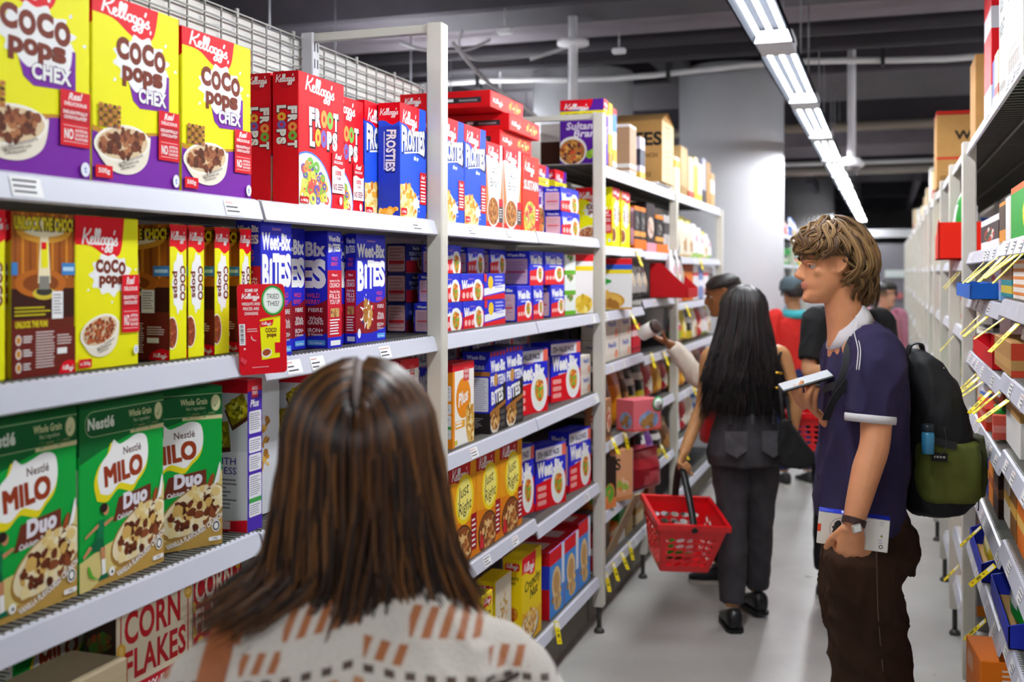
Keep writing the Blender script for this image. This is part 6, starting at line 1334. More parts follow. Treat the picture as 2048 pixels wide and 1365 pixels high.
# ------------------------------------------------------------------ people
def solid(b, name, parent, m, voxel=0.006, smooth=3, wrinkle=0.0, wscale=14.0, wstretch=(1, 1, .45), seed=0):
    """One continuous skin over overlapping lofts, as a static mesh."""
    me = bpy.data.meshes.new('tmp'); me.from_pydata(b.v, [], b.f); me.update()
    ob = bpy.data.objects.new('tmp', me); COL.objects.link(ob)
    md = ob.modifiers.new('r', 'REMESH'); md.mode = 'VOXEL'; md.voxel_size = voxel; md.use_smooth_shade = True
    if smooth:
        sm = ob.modifiers.new('s', 'SMOOTH'); sm.iterations = smooth; sm.factor = 0.5
    dg = bpy.context.evaluated_depsgraph_get(); out = bpy.data.meshes.new_from_object(ob.evaluated_get(dg))
    bpy.data.objects.remove(ob); bpy.data.meshes.remove(me)
    out.name = name; out.materials.clear(); out.materials.append(m)
    if wrinkle:
        nrm = [v.normal.copy() for v in out.vertices]
        for v, n in zip(out.vertices, nrm):
            p = v.co; q = Vector((p.x * wstretch[0], p.y * wstretch[1], p.z * wstretch[2])) * wscale + Vector((seed, 0, 0))
            v.co = p + n * wrinkle * (noise.noise(q) + .9 * (1 - abs(noise.noise(q * 1.7 + Vector((3, 1, 7))))) ** 4 - .35)
    out.polygons.foreach_set('use_smooth', [True] * len(out.polygons)); out.update()
    return link(name, out, parent)
def oval(c, rx, ry, n=20, e=2.3, back=None, M=None):
    """Ring in the x-y plane, superellipse; rx side, ry depth (front -y, back may differ)."""
    r = []
    for k in range(n):
        a = 2 * pi * k / n; ca, sa = cos(a), sin(a)
        x = rx * math.copysign(abs(ca) ** (2 / e), ca); yy = (back if (back is not None and sa > 0) else ry) * math.copysign(abs(sa) ** (2 / e), sa)
        p = Vector((c[0] + x, c[1] + yy, c[2])); r.append(M @ p if M is not None else p)
    return r
HEADP = [(.000, .070, .030, .022), (.008, .084, .004, .034), (.028, .089, -.030, .047), (.042, .084, -.045, .0535), (.052, .0885, -.058, .0575), (.062, .0895, -.066, .0605), (.076, .086, -.078, .065), (.092, .084, -.088, .068),
         (.108, .081, -.094, .0705), (.118, .079, -.097, .072), (.130, .089, -.099, .074), (.150, .091, -.100, .0765), (.172, .085, -.098, .0765), (.192, .070, -.089, .068), (.208, .046, -.068, .051), (.218, .022, -.040, .028)]
def head(b, M, m, s=1.0, ears=True):
    """Skull, face, nose, lips and ears; local -y is the face, chin underside at z 0."""
    rings = []
    for z, f, bk, w_ in HEADP:
        cy = -(f + bk) / 2; dy = (f - bk) / 2; r = []
        for k in range(26):
            a = 2 * pi * k / 26; x = w_ * math.copysign(abs(cos(a)) ** .92, cos(a)); y = dy * math.copysign(abs(sin(a)) ** .95, sin(a))
            if y < 0: x *= 1 - .16 * (abs(y) / dy) ** 2
            r.append(M @ (Vector((x, cy + y, z)) * s))
        rings.append(r)
    b.loft(rings, m)
    f = lambda x, y, z: M @ (Vector((x, y, z)) * s)
    nose = [(.122, -.083, .007, .008), (.112, -.090, .0075, .009), (.100, -.097, .009, .010), (.089, -.1035, .0115, .0105), (.082, -.104, .0135, .010), (.076, -.096, .0145, .009), (.071, -.086, .010, .008)]
    b.loft([[f(w_ * cos(2 * pi * k / 10), y + d * sin(2 * pi * k / 10), z) for k in range(10)] for z, y, w_, d in [(z, (y - d - .072) / 2, w_, -(y - d + .072) / 2) for z, y, w_, d in nose]], m)
    b.tube([f(-.022, -.084, .0565), f(-.010, -.0905, .059), f(0, -.0925, .058), f(.010, -.0905, .059), f(.022, -.084, .0565)], [.002 * s, .0034 * s, .0038 * s, .0034 * s, .002 * s], m, 8)
    b.tube([f(-.020, -.083, .050), f(-.009, -.0895, .0485), f(.009, -.0895, .0485), f(.020, -.083, .050)], [.002 * s, .0042 * s, .0042 * s, .002 * s], m, 8)
    b.ell((0, 0, 0), .022 * s, .015 * s, .014 * s, m, 10, 6, M=M @ Matrix.Translation(Vector((0, -.078, .017)) * s))
    for sg in (-1, 1):
        b.tube([f(sg * .012, -.086, .129), f(sg * .03, -.083, .133), f(sg * .052, -.066, .128)], [.006 * s, .0075 * s, .004 * s], m, 8)    # brow ridge
        b.ell((0, 0, 0), .018 * s, .018 * s, .017 * s, m, 10, 6, M=M @ Matrix.Translation(Vector((sg * .040, -.050, .094)) * s))                 # cheekbone
        if ears:
            rim = [(.069, -.012, .096), (.077, -.004, .092), (.081, .010, .100), (.084, .020, .116), (.085, .020, .130), (.083, .010, .139), (.078, -.003, .138), (.072, -.012, .130)]
            b.tube(catmull([f(sg * x, y, z) for x, y, z in rim], 3), .0042 * s, m, 6)
            b.ell((0, 0, 0), .006 * s, .016 * s, .024 * s, m, 10, 6, M=M @ Matrix.Translation(Vector((sg * .074, .003, .116)) * s)); b.ell((0, 0, 0), .005 * s, .008 * s, .009 * s, m, 8, 6, M=M @ Matrix.Translation(Vector((sg * .074, -.004, .092)) * s))
def face_bits(parent, M, s, brow, iris='#4a5a5a', skin=None):
    f = lambda x, y, z: M @ (Vector((x, y, z)) * s)
    for sg in (-1, 1):
        b = MB(); b.ell((0, 0, 0), .0118 * s, .0118 * s, .0118 * s, mat('#c4b8b0', .3), 12, 8, M=M @ Matrix.Translation(Vector((sg * .032, -.0635, .1145)) * s))
        b.ell((0, 0, 0), .0055 * s, .002 * s, .0055 * s, mat(iris, .2), 10, 6, M=M @ Matrix.Translation(Vector((sg * .032, -.0748, .1145)) * s)); b.build('eye', parent)
        b = MB(); b.tube([f(sg * .016, -.0770, .1175), f(sg * .032, -.0775, .1205), f(sg * .047, -.066, .1160)], [.0030 * s, .0046 * s, .0026 * s], skin or brow, 6); b.build('eyelid', parent)
        b = MB(); b.tube([f(sg * .012, -.0925, .1315), f(sg * .030, -.0905, .1375), f(sg * .052, -.072, .1325)], [.003 * s, .0042 * s, .0016 * s], brow, 6); b.build('eyebrow', parent)
def hand(b, wrist, d, n, side, m, curl=(.6, .7, .5), s=1.0, thumb=(.5, .8, .35), spread=.06, tcurl=.5):
    """Palm and five separate fingers. d: wrist to knuckles, n: the way the palm faces, side: towards the thumb."""
    d, n, side = Vector(d).normalized(), Vector(n), Vector(side)
    n = (n - d * n.dot(d)).normalized(); side = (side - d * side.dot(d) - n * side.dot(n)).normalized(); w_ = Vector(wrist)
    rings = []
    for t, hw, th in ((-.012, .027, .021), (.012, .030, .019), (.035, .039, .017), (.062, .042, .015), (.086, .042, .0125), (.094, .038, .010)):
        rings.append([w_ + d * t * s + side * hw * s * math.copysign(abs(cos(a)) ** .8, cos(a)) + n * th * s * sin(a) for a in [2 * pi * k / 14 for k in range(14)]])
    b.loft(rings, m)
    for off, ln, r, base in ((.030, .074, .0088, .084), (.010, .082, .0092, .090), (-.010, .076, .0088, .087), (-.029, .060, .0078, .080)):
        p = w_ + d * (base - .012) * s + side * off * s; pts = [p]; ang = 0; dd = (d + side * off * spread / .03).normalized()
        p = p + dd * .014 * s; pts.append(p); rr = [r * s * 1.08, r * s * 1.08]
        cl = curl(off) if callable(curl) else curl
        for frac, c, k in ((.46, cl[0], 1.0), (.30, cl[1], .95), (.24, cl[2], .86)):
            ang += c; v = dd * cos(ang) + n * sin(ang)
            p = p + v * ln * frac * s; pts.append(p); rr.append(r * s * k)
        b.tube(pts, rr, m, 10); b.ell(tuple(pts[-1]), r * s * .86, r * s * .86, r * s * .86, m, 8, 6)
        b.ell(tuple(pts[1]), r * s * 1.28, r * s * 1.28, r * s * 1.28, m, 8, 6)
    q = w_ + d * .022 * s + side * .026 * s; v = (d * thumb[0] + side * thumb[1] + n * thumb[2]).normalized(); p1 = q + v * .042 * s
    v2 = (v * cos(tcurl) + (n * .7 + d * .5 - side * .5).normalized() * sin(tcurl)).normalized(); p2 = p1 + v2 * .032 * s; v3 = (v2 * cos(tcurl * .6) + (n * .6 - side * .6).normalized() * sin(tcurl * .6)); p3 = p2 + v3 * .024 * s
    b.tube([q - v * .012 * s, p1, p2, p3], [.0155 * s, .0125 * s, .0105 * s, .0085 * s], m, 10); b.ell(tuple(p3), .0085 * s, .0085 * s, .0085 * s, m, 8, 6)
def arm(b, pts, rr, m): b.tube(catmull(pts, 5), [r for r in _interp(rr, 5)], m, 14)
def _interp(rr, per):
    out = []
    for i in range(len(rr) - 1):
        for k in range(per): out.append(rr[i] + (rr[i + 1] - rr[i]) * k / per)
    return out + [rr[-1]]
def shoe(parent, M, m, sole, name='shoe', L=.27):
    b = MB(); rings = []
    for y, w_, h0, h1 in ((.07, .020, .012, .07), (.055, .034, .012, .10), (.02, .038, .012, .105), (-.04, .040, .012, .085), (-.10, .046, .012, .06), (-.16, .042, .012, .048), (-.19, .026, .012, .035)):
        rings.append([M @ Vector((w_ * math.copysign(abs(cos(a)) ** .7, cos(a)), y * L / .27, (h0 + h1) / 2 + (h1 - h0) / 2 * math.copysign(abs(sin(a)) ** .7, sin(a)))) for a in [2 * pi * k / 14 for k in range(14)]])
    b.loft(rings, m); o = b.build(name, parent)
    b = MB(); rings = []
    for z in (0, .016): rings.append([M @ Vector((x * 1.08, y * L / .27, z)) for x, y in [(.022, .074), (.037, .05), (.040, 0), (.042, -.06), (.047, -.11), (.038, -.17), (.015, -.195), (-.015, -.195), (-.038, -.17), (-.045, -.11), (-.041, -.06), (-.040, 0), (-.037, .05), (-.022, .074)]])
    b.loft(rings, sole, smooth=False); b.build('sole', o)
def hair_locks(name, parent, flow, n, r, m_list, seg=10, sides=5, seed=1):
    """n tapered locks; flow(rng) -> list of points."""
    rg = random.Random(seed); b = MB()
    for i in range(n):
        pts = flow(rg)
        if pts is None: continue
        k = len(pts); R_ = r * (.6 + .8 * rg.random()); b.tube(pts, [R_ * (.55 + .45 * sin(pi * min(1, j / (k - 1) * 1.1 + .15))) * (1.0 if j < k - 2 else .6 if j < k - 1 else .15) for j in range(k)], rg.choice(m_list), sides)
    return b.build(name, parent)
def root_at(px, t, heading):
    a, b_ = ray(px); return empty('person', (a * t, b_ * t, 0), heading)
def local(root):
    Mi = (Matrix.Translation(root.location) @ Matrix.Rotation(root.rotation_euler.z, 4, 'Z')).inverted()
    return lambda px, py, t: Mi @ AT(px, py, t)
def skin_mat(h, red=.12): return mat(h, .48, spec=.35, noise_=red * .6, nscale=22.0, sss=.06)
def paint(o, tests):
    """Give faces whose centre passes a test the material of that test (lips, socks ...)."""
    me = o.data
    for m, fn in tests:
        me.materials.append(m); i = len(me.materials) - 1
        for p in me.polygons:
            if fn(p.center): p.material_index = i

# ---- the young man with the backpack, in profile
A_MAN = -(pi / 2 - TH)
man = root_at(1722, 3.30, A_MAN); LM = local(man)
tag(man, 'young man with wavy brown hair, navy ringer shirt and dark brown trousers, checking a phone', 'person')
SKM = skin_mat('#d89468')
b = MB()
chin = LM(1630, 606, 3.30); HM = Matrix.Translation(Vector((0, LM(1666, 606, 3.30).y, chin.z))) @ Matrix.Rotation(radians(2), 4, 'X')
head(b, HM, SKM, 1.0)
nb = lambda px, py, t=3.30: LM(px, py, t)
b.tube([nb(1690, 560), nb(1688, 610), nb(1694, 650), nb(1708, 700)], [.060, .057, .060, .080], SKM, 18)
b.loft([oval(tuple(nb(px, py)), rx, ry, 20, 2.2) for px, py, rx, ry in ((1712, 660, .09, .06), (1720, 700, .17, .09), (1725, 780, .17, .10), (1722, 900, .155, .09), (1722, 1000, .16, .10), (1728, 1080, .165, .10))], SKM)
# left arm hangs down along the near side, right arm is bent and holds the phone
SH_L, EL_L, WR_L = LM(1752, 705, 3.10), LM(1750, 885, 3.03), LM(1707, 1047, 2.962)
arm(b, [LM(1735, 715, 3.2), LM(1750, 722, 3.11), LM(1752, 800, 3.075), EL_L, LM(1734, 940, 3.005), LM(1717, 1005, 2.975), WR_L], [.03, .044, .045, .041, .041, .034, .0275], SKM)
dh = (LM(1701, 1095, 2.962) - WR_L)
side_l = LM(1660, 1075, 2.97) - LM(1735, 1085, 2.96)
hand(b, WR_L, dh, Vector((-1, 0, 0)), side_l, SKM, curl=lambda o: (1.45, 1.25, .5), s=.92, thumb=(.75, .45, .55), spread=.012, tcurl=.35)
WR_R = LM(1652, 836, 3.30)
arm(b, [LM(1730, 715, 3.42), LM(1752, 730, 3.50), LM(1752, 800, 3.51), LM(1748, 880, 3.48), LM(1700, 866, 3.38), WR_R], [.03, .044, .045, .043, .037, .027], SKM)
# right hand: palm up under the phone, fingers wrapping its near edge
rings = []
for px, py, t, hw, th in ((1652, 836, 3.30, .027, .021), (1640, 829, 3.29, .034, .019), (1628, 822, 3.285, .038, .018), (1617, 814, 3.285, .037, .016), (1610, 808, 3.285, .03, .012)):
    c = LM(px, py, t); ax = Vector((.3, -.55, .78)).normalized(); nn = Vector((.95, .15, -.3)).normalized()
    rings.append([c + ax * hw * cos(a) + nn * th * sin(a) for a in [2 * pi * k / 14 for k in range(14)]])
b.loft(rings, SKM)
for chain, r in (([(1608, 818, 3.285), (1594, 802, 3.262), (1587, 785, 3.247), (1589, 773, 3.243)], .0082), ([(1613, 814, 3.275), (1603, 795, 3.248), (1600, 778, 3.235), (1604, 765, 3.236)], .0090),
                 ([(1622, 816, 3.265), (1616, 799, 3.240), (1620, 783, 3.232), (1628, 771, 3.236)], .0090), ([(1631, 822, 3.265), (1630, 803, 3.245), (1632, 788, 3.236), (1637, 777, 3.240)], .0080)):
    pts = [LM(*q) for q in chain]; b.tube(catmull(pts, 4), _interp([r * 1.15, r * 1.08, r, r * .85], 4), SKM, 10); b.ell(tuple(pts[-1]), r * .86, r * .86, r * .86, SKM, 8, 6)
pts = [LM(1622, 815, 3.305), LM(1618, 785, 3.325), LM(1612, 764, 3.318), LM(1611, 757, 3.305)]; b.tube(catmull(pts, 4), _interp([.014, .0125, .0105, .0085], 4), SKM, 10); b.ell(tuple(pts[-1]), .009, .009, .009, SKM, 8, 6)
for sg, t in ((1, 3.20), (-1, 3.40)):                    # legs inside the trousers, ankles
    arm(b, [LM(1728, 1060, t), LM(1735, 1250, t), LM(1745, 1440, t), LM(1752, 1600, t)], [.085, .07, .052, .036], SKM)
body = solid(b, 'body', man, SKM, .0042, 3)
MI = HM.inverted()
def lipf(c):
    q = MI @ c; return abs(q.x) < .024 and q.y < -.081 and .0445 < q.z < .0632
def blush(c):
    q = MI @ c; return False
paint(body, [(skin_mat('#cc7f66'), lipf)])
BRW = mat('#5a3c20', .6)
face_bits(man, HM, 1.0, BRW, '#5a6a6a', SKM)
# shirt
NAVY = mat('#363050', .9, noise_=.14, nscale=9.0, bump=.1, spec=.2); SHW = mat('#d8d4d6', .8, bump=.15, nscale=300)
b = MB()
def tring(pf, pb, py, hw, e=2.4, t=3.30, n=26):
    a, c = LM(pf, py, t), LM(pb, py, t); return oval(((a.x + c.x) / 2, (a.y + c.y) / 2, a.z), hw, abs(c.y - a.y) / 2, n, e)
def sring(pf, yf, pb, yb, hw, e=2.2, t=3.30, n=26):
    a, c = LM(pf, yf, t), LM(pb, yb, t); r = oval((0, (a.y + c.y) / 2, 0), hw, abs(c.y - a.y) / 2, n, e)
    for p in r: f = (p.y - a.y) / (c.y - a.y); p.z = a.z + (c.z - a.z) * f; p.x += a.x
    return r
b.loft([sring(1664, 690, 1727, 632, .068), sring(1660, 692, 1738, 634, .088), sring(1657, 700, 1768, 655, .150), sring(1655, 715, 1790, 690, .195), tring(1653, 1796, 750, .212), tring(1652, 1800, 800, .215), tring(1648, 1800, 880, .21), tring(1642, 1797, 960, .205), tring(1638, 1794, 1010, .205), tring(1642, 1790, 1040, .198)], NAVY)
for pts, rr in (([LM(1728, 690, 3.22), LM(1748, 706, 3.13), LM(1752, 750, 3.09), LM(1748, 795, 3.075), LM(1741, 836, 3.07)], [.054, .074, .079, .073, .067]), ([LM(1728, 690, 3.38), LM(1748, 706, 3.49), LM(1752, 740, 3.52), LM(1752, 790, 3.52), LM(1752, 836, 3.51)], [.054, .074, .079, .073, .067])):
    b.tube(catmull(pts, 4), _interp(rr, 4), NAVY, 18)
solid(b, 't_shirt', man, NAVY, .0075, 5, wrinkle=.012, wscale=8.0, wstretch=(1, 1, .55), seed=3)
def band_ring(parent, name, pts, r, m, flat=1.0, n=8, closed=True, up=None):
    b = MB(); pts = list(pts); P_ = catmull(pts + ([pts[0]] if closed else []), 5); b.tube(P_, r, m, n, (not closed, not closed), None, flat, up); return b.build(name, parent)
# white neckband, a flat ribbed strip round the neck
b = MB(); rings = []
for r0 in (sring(1667, 668, 1721, 604, .0665), sring(1663, 667, 1726, 606, .0725), sring(1659, 683, 1735, 622, .088), sring(1656, 699, 1743, 638, .100), sring(1664, 699, 1736, 638, .090), sring(1668, 672, 1722, 610, .0675)): rings.append(r0)
rings.append(rings[0]); b.loft(rings, SHW, (False, False)); b.build('neckband', man)
c0, c1 = LM(1741, 830, 3.07), LM(1740, 846, 3.068)
b = MB(); b.tube([c0, (c0 + c1) / 2, c1], [.0695, .0705, .0690], SHW, 26); b.build('sleeve_band', man)
c0, c1 = LM(1752, 830, 3.51), LM(1752, 846, 3.51); b = MB(); b.tube([c0, c1], [.0695, .069], SHW, 26); b.build('sleeve_band', man)
for off in (0, 5):                                         # twin piping over the shoulder and down the sleeve top
    b = MB(); b.tube(catmull([LM(1712 + off, 632, 3.205), LM(1708 + off, 662, 3.165), LM(1716 + off, 700, 3.055), LM(1713 + off, 740, 3.005)], 5), .0016, SHW, 5); b.build('piping', man)
# trousers
BRN = mat('#3c2a1f', .9, noise_=.32, nscale=7.0, bump=.12, spec=.15)
b = MB()
b.loft([tring(1648, 1800, 1015, .185), tring(1646, 1812, 1050, .19), tring(1648, 1818, 1090, .195), tring(1655, 1812, 1130, .19)], BRN)
for t, dx in ((3.20, 0), (3.40, -12)):
    rr = []
    for pf, pb, py, hw in ((1655, 1806, 1110, .105), (1658, 1800, 1170, .108), (1666, 1806, 1240, .108), (1672, 1815, 1300, .105), (1680, 1823, 1365, .10), (1690, 1822, 1450, .098), (1694, 1818, 1540, .096), (1694, 1812, 1618, .094)):
        a, c = LM(pf + dx, py, t), LM(pb + dx, py, t); rr.append(oval(((a.x + c.x) / 2, (a.y + c.y) / 2, a.z), hw, abs(c.y - a.y) / 2, 20, 2.3))
    b.loft(rr, BRN)
tr = solid(b, 'trousers', man, BRN, .0085, 4, wrinkle=.015, wscale=8.0, wstretch=(1, 1, .8), seed=8)
b = MB(); b.tube(catmull([LM(1790 - 38, 1075, 3.095), LM(1754, 1150, 3.09), LM(1757, 1240, 3.09), LM(1768, 1365, 3.095)], 5), .0022, mat('#6a5242', .8), 5); b.build('side_seam', tr)
for t, off in ((3.20, 0), (3.40, -12)):
    c = LM(1752 + off, 1600, t); shoe(man, Matrix.Translation((c.x, c.y + .02, 0)), mat('#1c1a1b', .5), mat('#d8d4cc', .6))
# wrist watch
b = MB(); ax = (WR_L - LM(1717, 1005, 2.975)).normalized(); c = WR_L - ax * .004
wm = mat('#3a1f16', .5); b.tube([c - ax * .009, c + ax * .009], [.0325, .0315], wm, 24, (False, False)); b.tube([c + ax * .009, c - ax * .009], [.0295, .0300], wm, 24, (False, False))
o = b.build('watch_strap', man); tag(o, 'dark brown leather watch strap')
q = LM(1706, 1052, 2.962) + Vector((.031, .0, 0)); b = MB(); b.box(-.004, .004, -.013, .013, -.011, .011, mat('#d8d6cf', .25, metal=.6), bev=.002); b.box(.004, .0045, -.0095, .0095, -.008, .008, mat('#eef0e8', .3))
b.build('watch_case', man, tuple(q + Vector((.002, 0, 0)))).rotation_euler = (radians(14), 0, radians(8))
# hair
HC = [mat('#7a5630', .5), mat('#5e4022', .5), mat('#8f6a3c', .5), mat('#432c18', .55), mat('#9c7a4a', .5)]
b = MB(); 
for z, f, bk, w_ in [(.105, -.012, -.104, .0745), (.125, .0, -.112, .080), (.145, .080, -.116, .084), (.165, .092, -.116, .086), (.185, .088, -.110, .082), (.205, .070, -.092, .068), (.222, .035, -.055, .042), (.229, .01, -.02, .012)]: pass
capr = []
for z, f, bk, w_ in [(.070, -.035, -.098, .058), (.100, -.018, -.106, .0735), (.128, .010, -.112, .0795), (.146, .093, -.114, .083), (.166, .094, -.114, .084), (.188, .082, -.106, .079), (.206, .058, -.086, .064), (.220, .028, -.052, .040), (.226, .0, -.02, .012)]:
    capr.append(oval((0, -(f + bk) / 2, z), w_, (f - bk) / 2, 22, 2.1, M=HM))
b.loft(capr, HC[3]); b.build('hair_base', man)
def man_flow(rg):
    cid = rg.randrange(170); q_ = random.Random(cid * 7 + 1)    # wavy clumps of strands
    th = q_.random() * 2 * pi; fr = cos(th); st = q_.random() ** 1.4 * .55; lift = .006 + .024 * q_.random(); ph = q_.random() * 6; wv = .004 + .0075 * q_.random(); fq = .55 + .4 * q_.random()
    zend = .158 if fr > .75 else (.148 if fr > .3 else (.143 if fr > -.24 else (.060 if fr > -.5 else .004)))
    zend += (q_.random() - .5) * .034 + .008 * (rg.random() - .5); th += .13 * (rg.random() - .5); lift += .007 * (rg.random() - .5); st *= .9 + .2 * rg.random(); L = 13; pts = []
    low = zend < .1; zk = .112 if low else zend
    for j in range(L):
        u = st + (1 - st) * j / (L - 1)
        if low: e = min(1.0, u / .55); dn = max(0.0, (u - .55) / .45)
        else: e = u; dn = 0.0
        z = .224 - (.224 - zk) * (1 - cos(e * pi / 2)) + lift * cos(e * pi / 2); rr = sin(e * pi / 2)
        t2 = th + .07 * sin(j * fq + ph)
        y = -((.088 + lift * .7) if cos(t2) > 0 else (.106 + lift)) * cos(t2) * rr + .008 * (1 - e); x = (.074 + lift * .85) * sin(t2) * rr
        if dn: z -= (zk - zend) * dn; y -= .022 * dn * dn - .012 * max(0, dn - .75); x *= 1 - .22 * dn
        a = j * fq + ph; x += wv * sin(a); z += wv * .8 * cos(a * .9 + 1.3); y += wv * sin(a * .8 + 2.1)
        pts.append(HM @ Vector((x, y, z)))
    return pts
hair_locks('hair', man, man_flow, 4200, .0019, HC, seed=5)
b = MB(); rg = random.Random(8)
for i in range(7):
    c = LM(1620 + i * 9, 450 - 3 * sin(i), 3.3 + .04 * rg.random()); b.tube(catmull([c, c + Vector((0, -.012, .012)), c + Vector((.004, -.004, .026)), c + Vector((0, .008, .022))], 4), .0006, HC[1], 4)
b.build('flyaway_hair', man)
# phone in the right hand
b = MB(); b.box(-.0375, .0375, -.078, .078, -.0045, .0045, mat('#15181a', .3), bev=.0035); b.box(-.0345, .0345, -.075, .075, .0045, .0049, mat('#dfe4e6', .12, coat=.6))
b.box(-.030, -.008, .045, .070, -.0065, -.0045, mat('#202426', .3))
ph = b.build('mobile_phone'); pA, pB = AT(1568, 778, 3.265), AT(1655, 753, 3.255); dv = (pB - pA).normalized(); up = Vector((C_ * .0, 0, 1)); near = Vector((S_, -C_, 0))
yv = dv; zv = (Vector((0, 0, 1)) + near * .16); zv = (zv - yv * zv.dot(yv)).normalized(); xv = yv.cross(zv); Mx = Matrix((xv, yv, zv)).transposed().to_4x4(); Mx.translation = (pA + pB) / 2 + Vector((0, 0, .004)); ph.matrix_world = Mx
tag(ph, 'dark smartphone with a bright screen held by the young man', 'phone')
# carton in the left hand
P = Pack(.186, .055, .088, '#e9e5da', flaps=False); p = P.front(); H = p.H
p.ring(.33, H * .52, .16, .17, .006, '#55606a', 30); p.rect(.0, .05, H * .38, H * .62, '#e8502a'); p.bits(.33, H * .5, .1, .12, 9, .05, ['#2a2c30', '#3a3c42']); p.rect(.42, .45, H * .75, H * .95, '#3a4aa8'); p.ell(.9, H * .16, .03, .03, '#3a3c42'); p.ell(.9, H * .16, .018, .018, '#e9e5da'); p.poly([(.88, H * .46), (.92, H * .46), (.9, H * .55)], '#8a8a2a'); p.lines(.86, .94, H * .9, 2, .04, .012, '#b8b8c0'); p.lines(.86, .94, H * .35, 2, .04, .012, '#b8a8c0')
t = P.top(); t.rect(0, 1, 0, t.H, '#2436c0'); t.rect(.05, .2, t.H * .3, t.H * .6, '#5a6ad8'); t.rect(.32, .35, t.H * .2, t.H * .8, '#e0e4f4'); q = P.right(); q.lines(.2, .8, q.H * .8, 5, .14, .05, '#b0a8a0'); q.poly([(.05, .1), (.2, q.H * .5), (.05, q.H * .9)], '#c8c4b8')
o = link('food_carton', P.done('food_carton')); o.location = AT(1703, 1092, 3.022); o.rotation_euler = (0, radians(4.5), TH - radians(17)); tag(o, 'white and blue carton gripped by the young man against his thigh', 'carton')
# ---- backpack worn by the young man
bp = empty('backpack', tuple(man.location), A_MAN); LB = LM
BLK = mat('#17171a', .75, bump=.15, nscale=60, noise_=.15); BLK2 = mat('#242428', .6, bump=.1, nscale=80); OLV = mat('#5d6420', .8, noise_=.18, nscale=14, bump=.15); OLD = mat('#3e4418', .8, noise_=.15, nscale=14)
def bring(pf, pb, py, hw, t=3.30, e=2.8, n=26):
    a, c = LB(pf, py, t), LB(pb, py, t); return oval(((a.x + c.x) / 2, (a.y + c.y) / 2, a.z), hw, abs(c.y - a.y) / 2, n, e)
b = MB(); b.loft([bring(1812, 1836, 700, .09), bring(1804, 1868, 720, .125), bring(1802, 1893, 760, .148), bring(1802, 1912, 820, .156), bring(1802, 1930, 880, .150), bring(1802, 1936, 940, .150), bring(1802, 1932, 990, .154), bring(1806, 1912, 1013, .14), bring(1818, 1890, 1021, .10)], BLK)
solid(b, 'main_bag', bp, BLK, .008, 3, wrinkle=.006, wscale=12, seed=4)
b = MB(); b.loft([bring(1809, 1926, 872, .168, e=4.5), bring(1807, 1931, 900, .170, e=4.5), bring(1806, 1933, 940, .170, e=4.5), bring(1808, 1930, 975, .168, e=4.5), bring(1814, 1922, 988, .163, e=4)], OLV); solid(b, 'olive_panel', bp, OLV, .008, 2, wrinkle=.004, wscale=10, seed=6)
b = MB(); b.loft([bring(1920, 1948, 866, .11), bring(1920, 1948, 890, .125), bring(1920, 1949, 950, .125), bring(1920, 1946, 982, .115)], OLD); solid(b, 'rear_pocket', bp, OLD, .008, 3, wrinkle=.004, seed=7)
def slab(name, pts, wd, th, m, up):
    b = MB(); P_ = catmull(pts, 5); up = Vector(up); rings = []
    for i, p in enumerate(P_):
        t = (P_[min(i + 1, len(P_) - 1)] - P_[max(0, i - 1)]).normalized(); s = (up - t * up.dot(t)).normalized(); n = t.cross(s)
        rings.append([p + s * wd / 2 + n * th / 2, p - s * wd / 2 + n * th / 2, p - s * wd / 2 - n * th / 2, p + s * wd / 2 - n * th / 2])
    b.loft(rings, m, smooth=False); return b.build(name, bp)
slab('pocket_hem', [LB(1852, 880, 3.128), LB(1880, 886, 3.126), LB(1912, 893, 3.13)], .022, .006, BLK2, (0, 0, 1))
slab('shoulder_strap', [LB(1806, 722, 3.22), LB(1790, 690, 3.175), LB(1765, 668, 3.165), LB(1735, 664, 3.17), LB(1708, 676, 3.165)], .055, .012, BLK, (1, 0, .15))
slab('strap_webbing', [LB(1708, 676, 3.165), LB(1697, 700, 3.135), LB(1690, 745, 3.115), LB(1672, 790, 3.12)], .026, .004, BLK2, (.2, 1, 0))
slab('chest_strap', [LB(1700, 760, 3.09), LB(1685, 766, 3.12), LB(1660, 775, 3.18), LB(1648, 780, 3.28)], .022, .005, BLK2, (0, 0, 1))
slab('lower_strap', [LB(1700, 760, 3.09), LB(1668, 800, 3.10), LB(1652, 840, 3.14)], .022, .004, BLK, (0, 1, 0))
slab('haul_loop', [LB(1815, 708, 3.28), LB(1822, 690, 3.27), LB(1840, 688, 3.27), LB(1845, 700, 3.28)], .03, .005, BLK2, (1, 0, 0))
slab('shoulder_strap', [LB(1806, 722, 3.40), LB(1790, 690, 3.44), LB(1765, 668, 3.45), LB(1735, 664, 3.44), LB(1708, 676, 3.42)], .055, .012, BLK, (1, 0, .15))
b = MB(); b.box(-.024, .024, -.001, .001, -.012, .012, mat('#0e0e10', .6)); pg = Page(b, (-.024, -.0011, -.012), (1, 0, 0), (0, 0, 1), .048, .024); pg.rect(.16, .84, .20, .32, '#c8c8c4'); pg.rect(.24, .30, .16, .36, '#0e0e10'); pg.rect(.45, .50, .2, .36, '#0e0e10'); pg.rect(.64, .70, .16, .32, '#0e0e10')
o = b.build('brand_patch', bp); o.location = LB(1879, 915, 3.118); o.rotation_euler = (0, radians(4), pi / 2 + .1); tag(o, 'small black patch with pale marks')
b = MB(); P_ = [LB(1861, 855, 3.117), LB(1853, 880, 3.09), LB(1862, 905, 3.105), LB(1880, 910, 3.112), LB(1893, 890, 3.112), LB(1888, 855, 3.116)]; b.tube(catmull(P_, 5), .0016, mat('#2a2a2e', .6), 5); b.build('elastic_cord', bp)
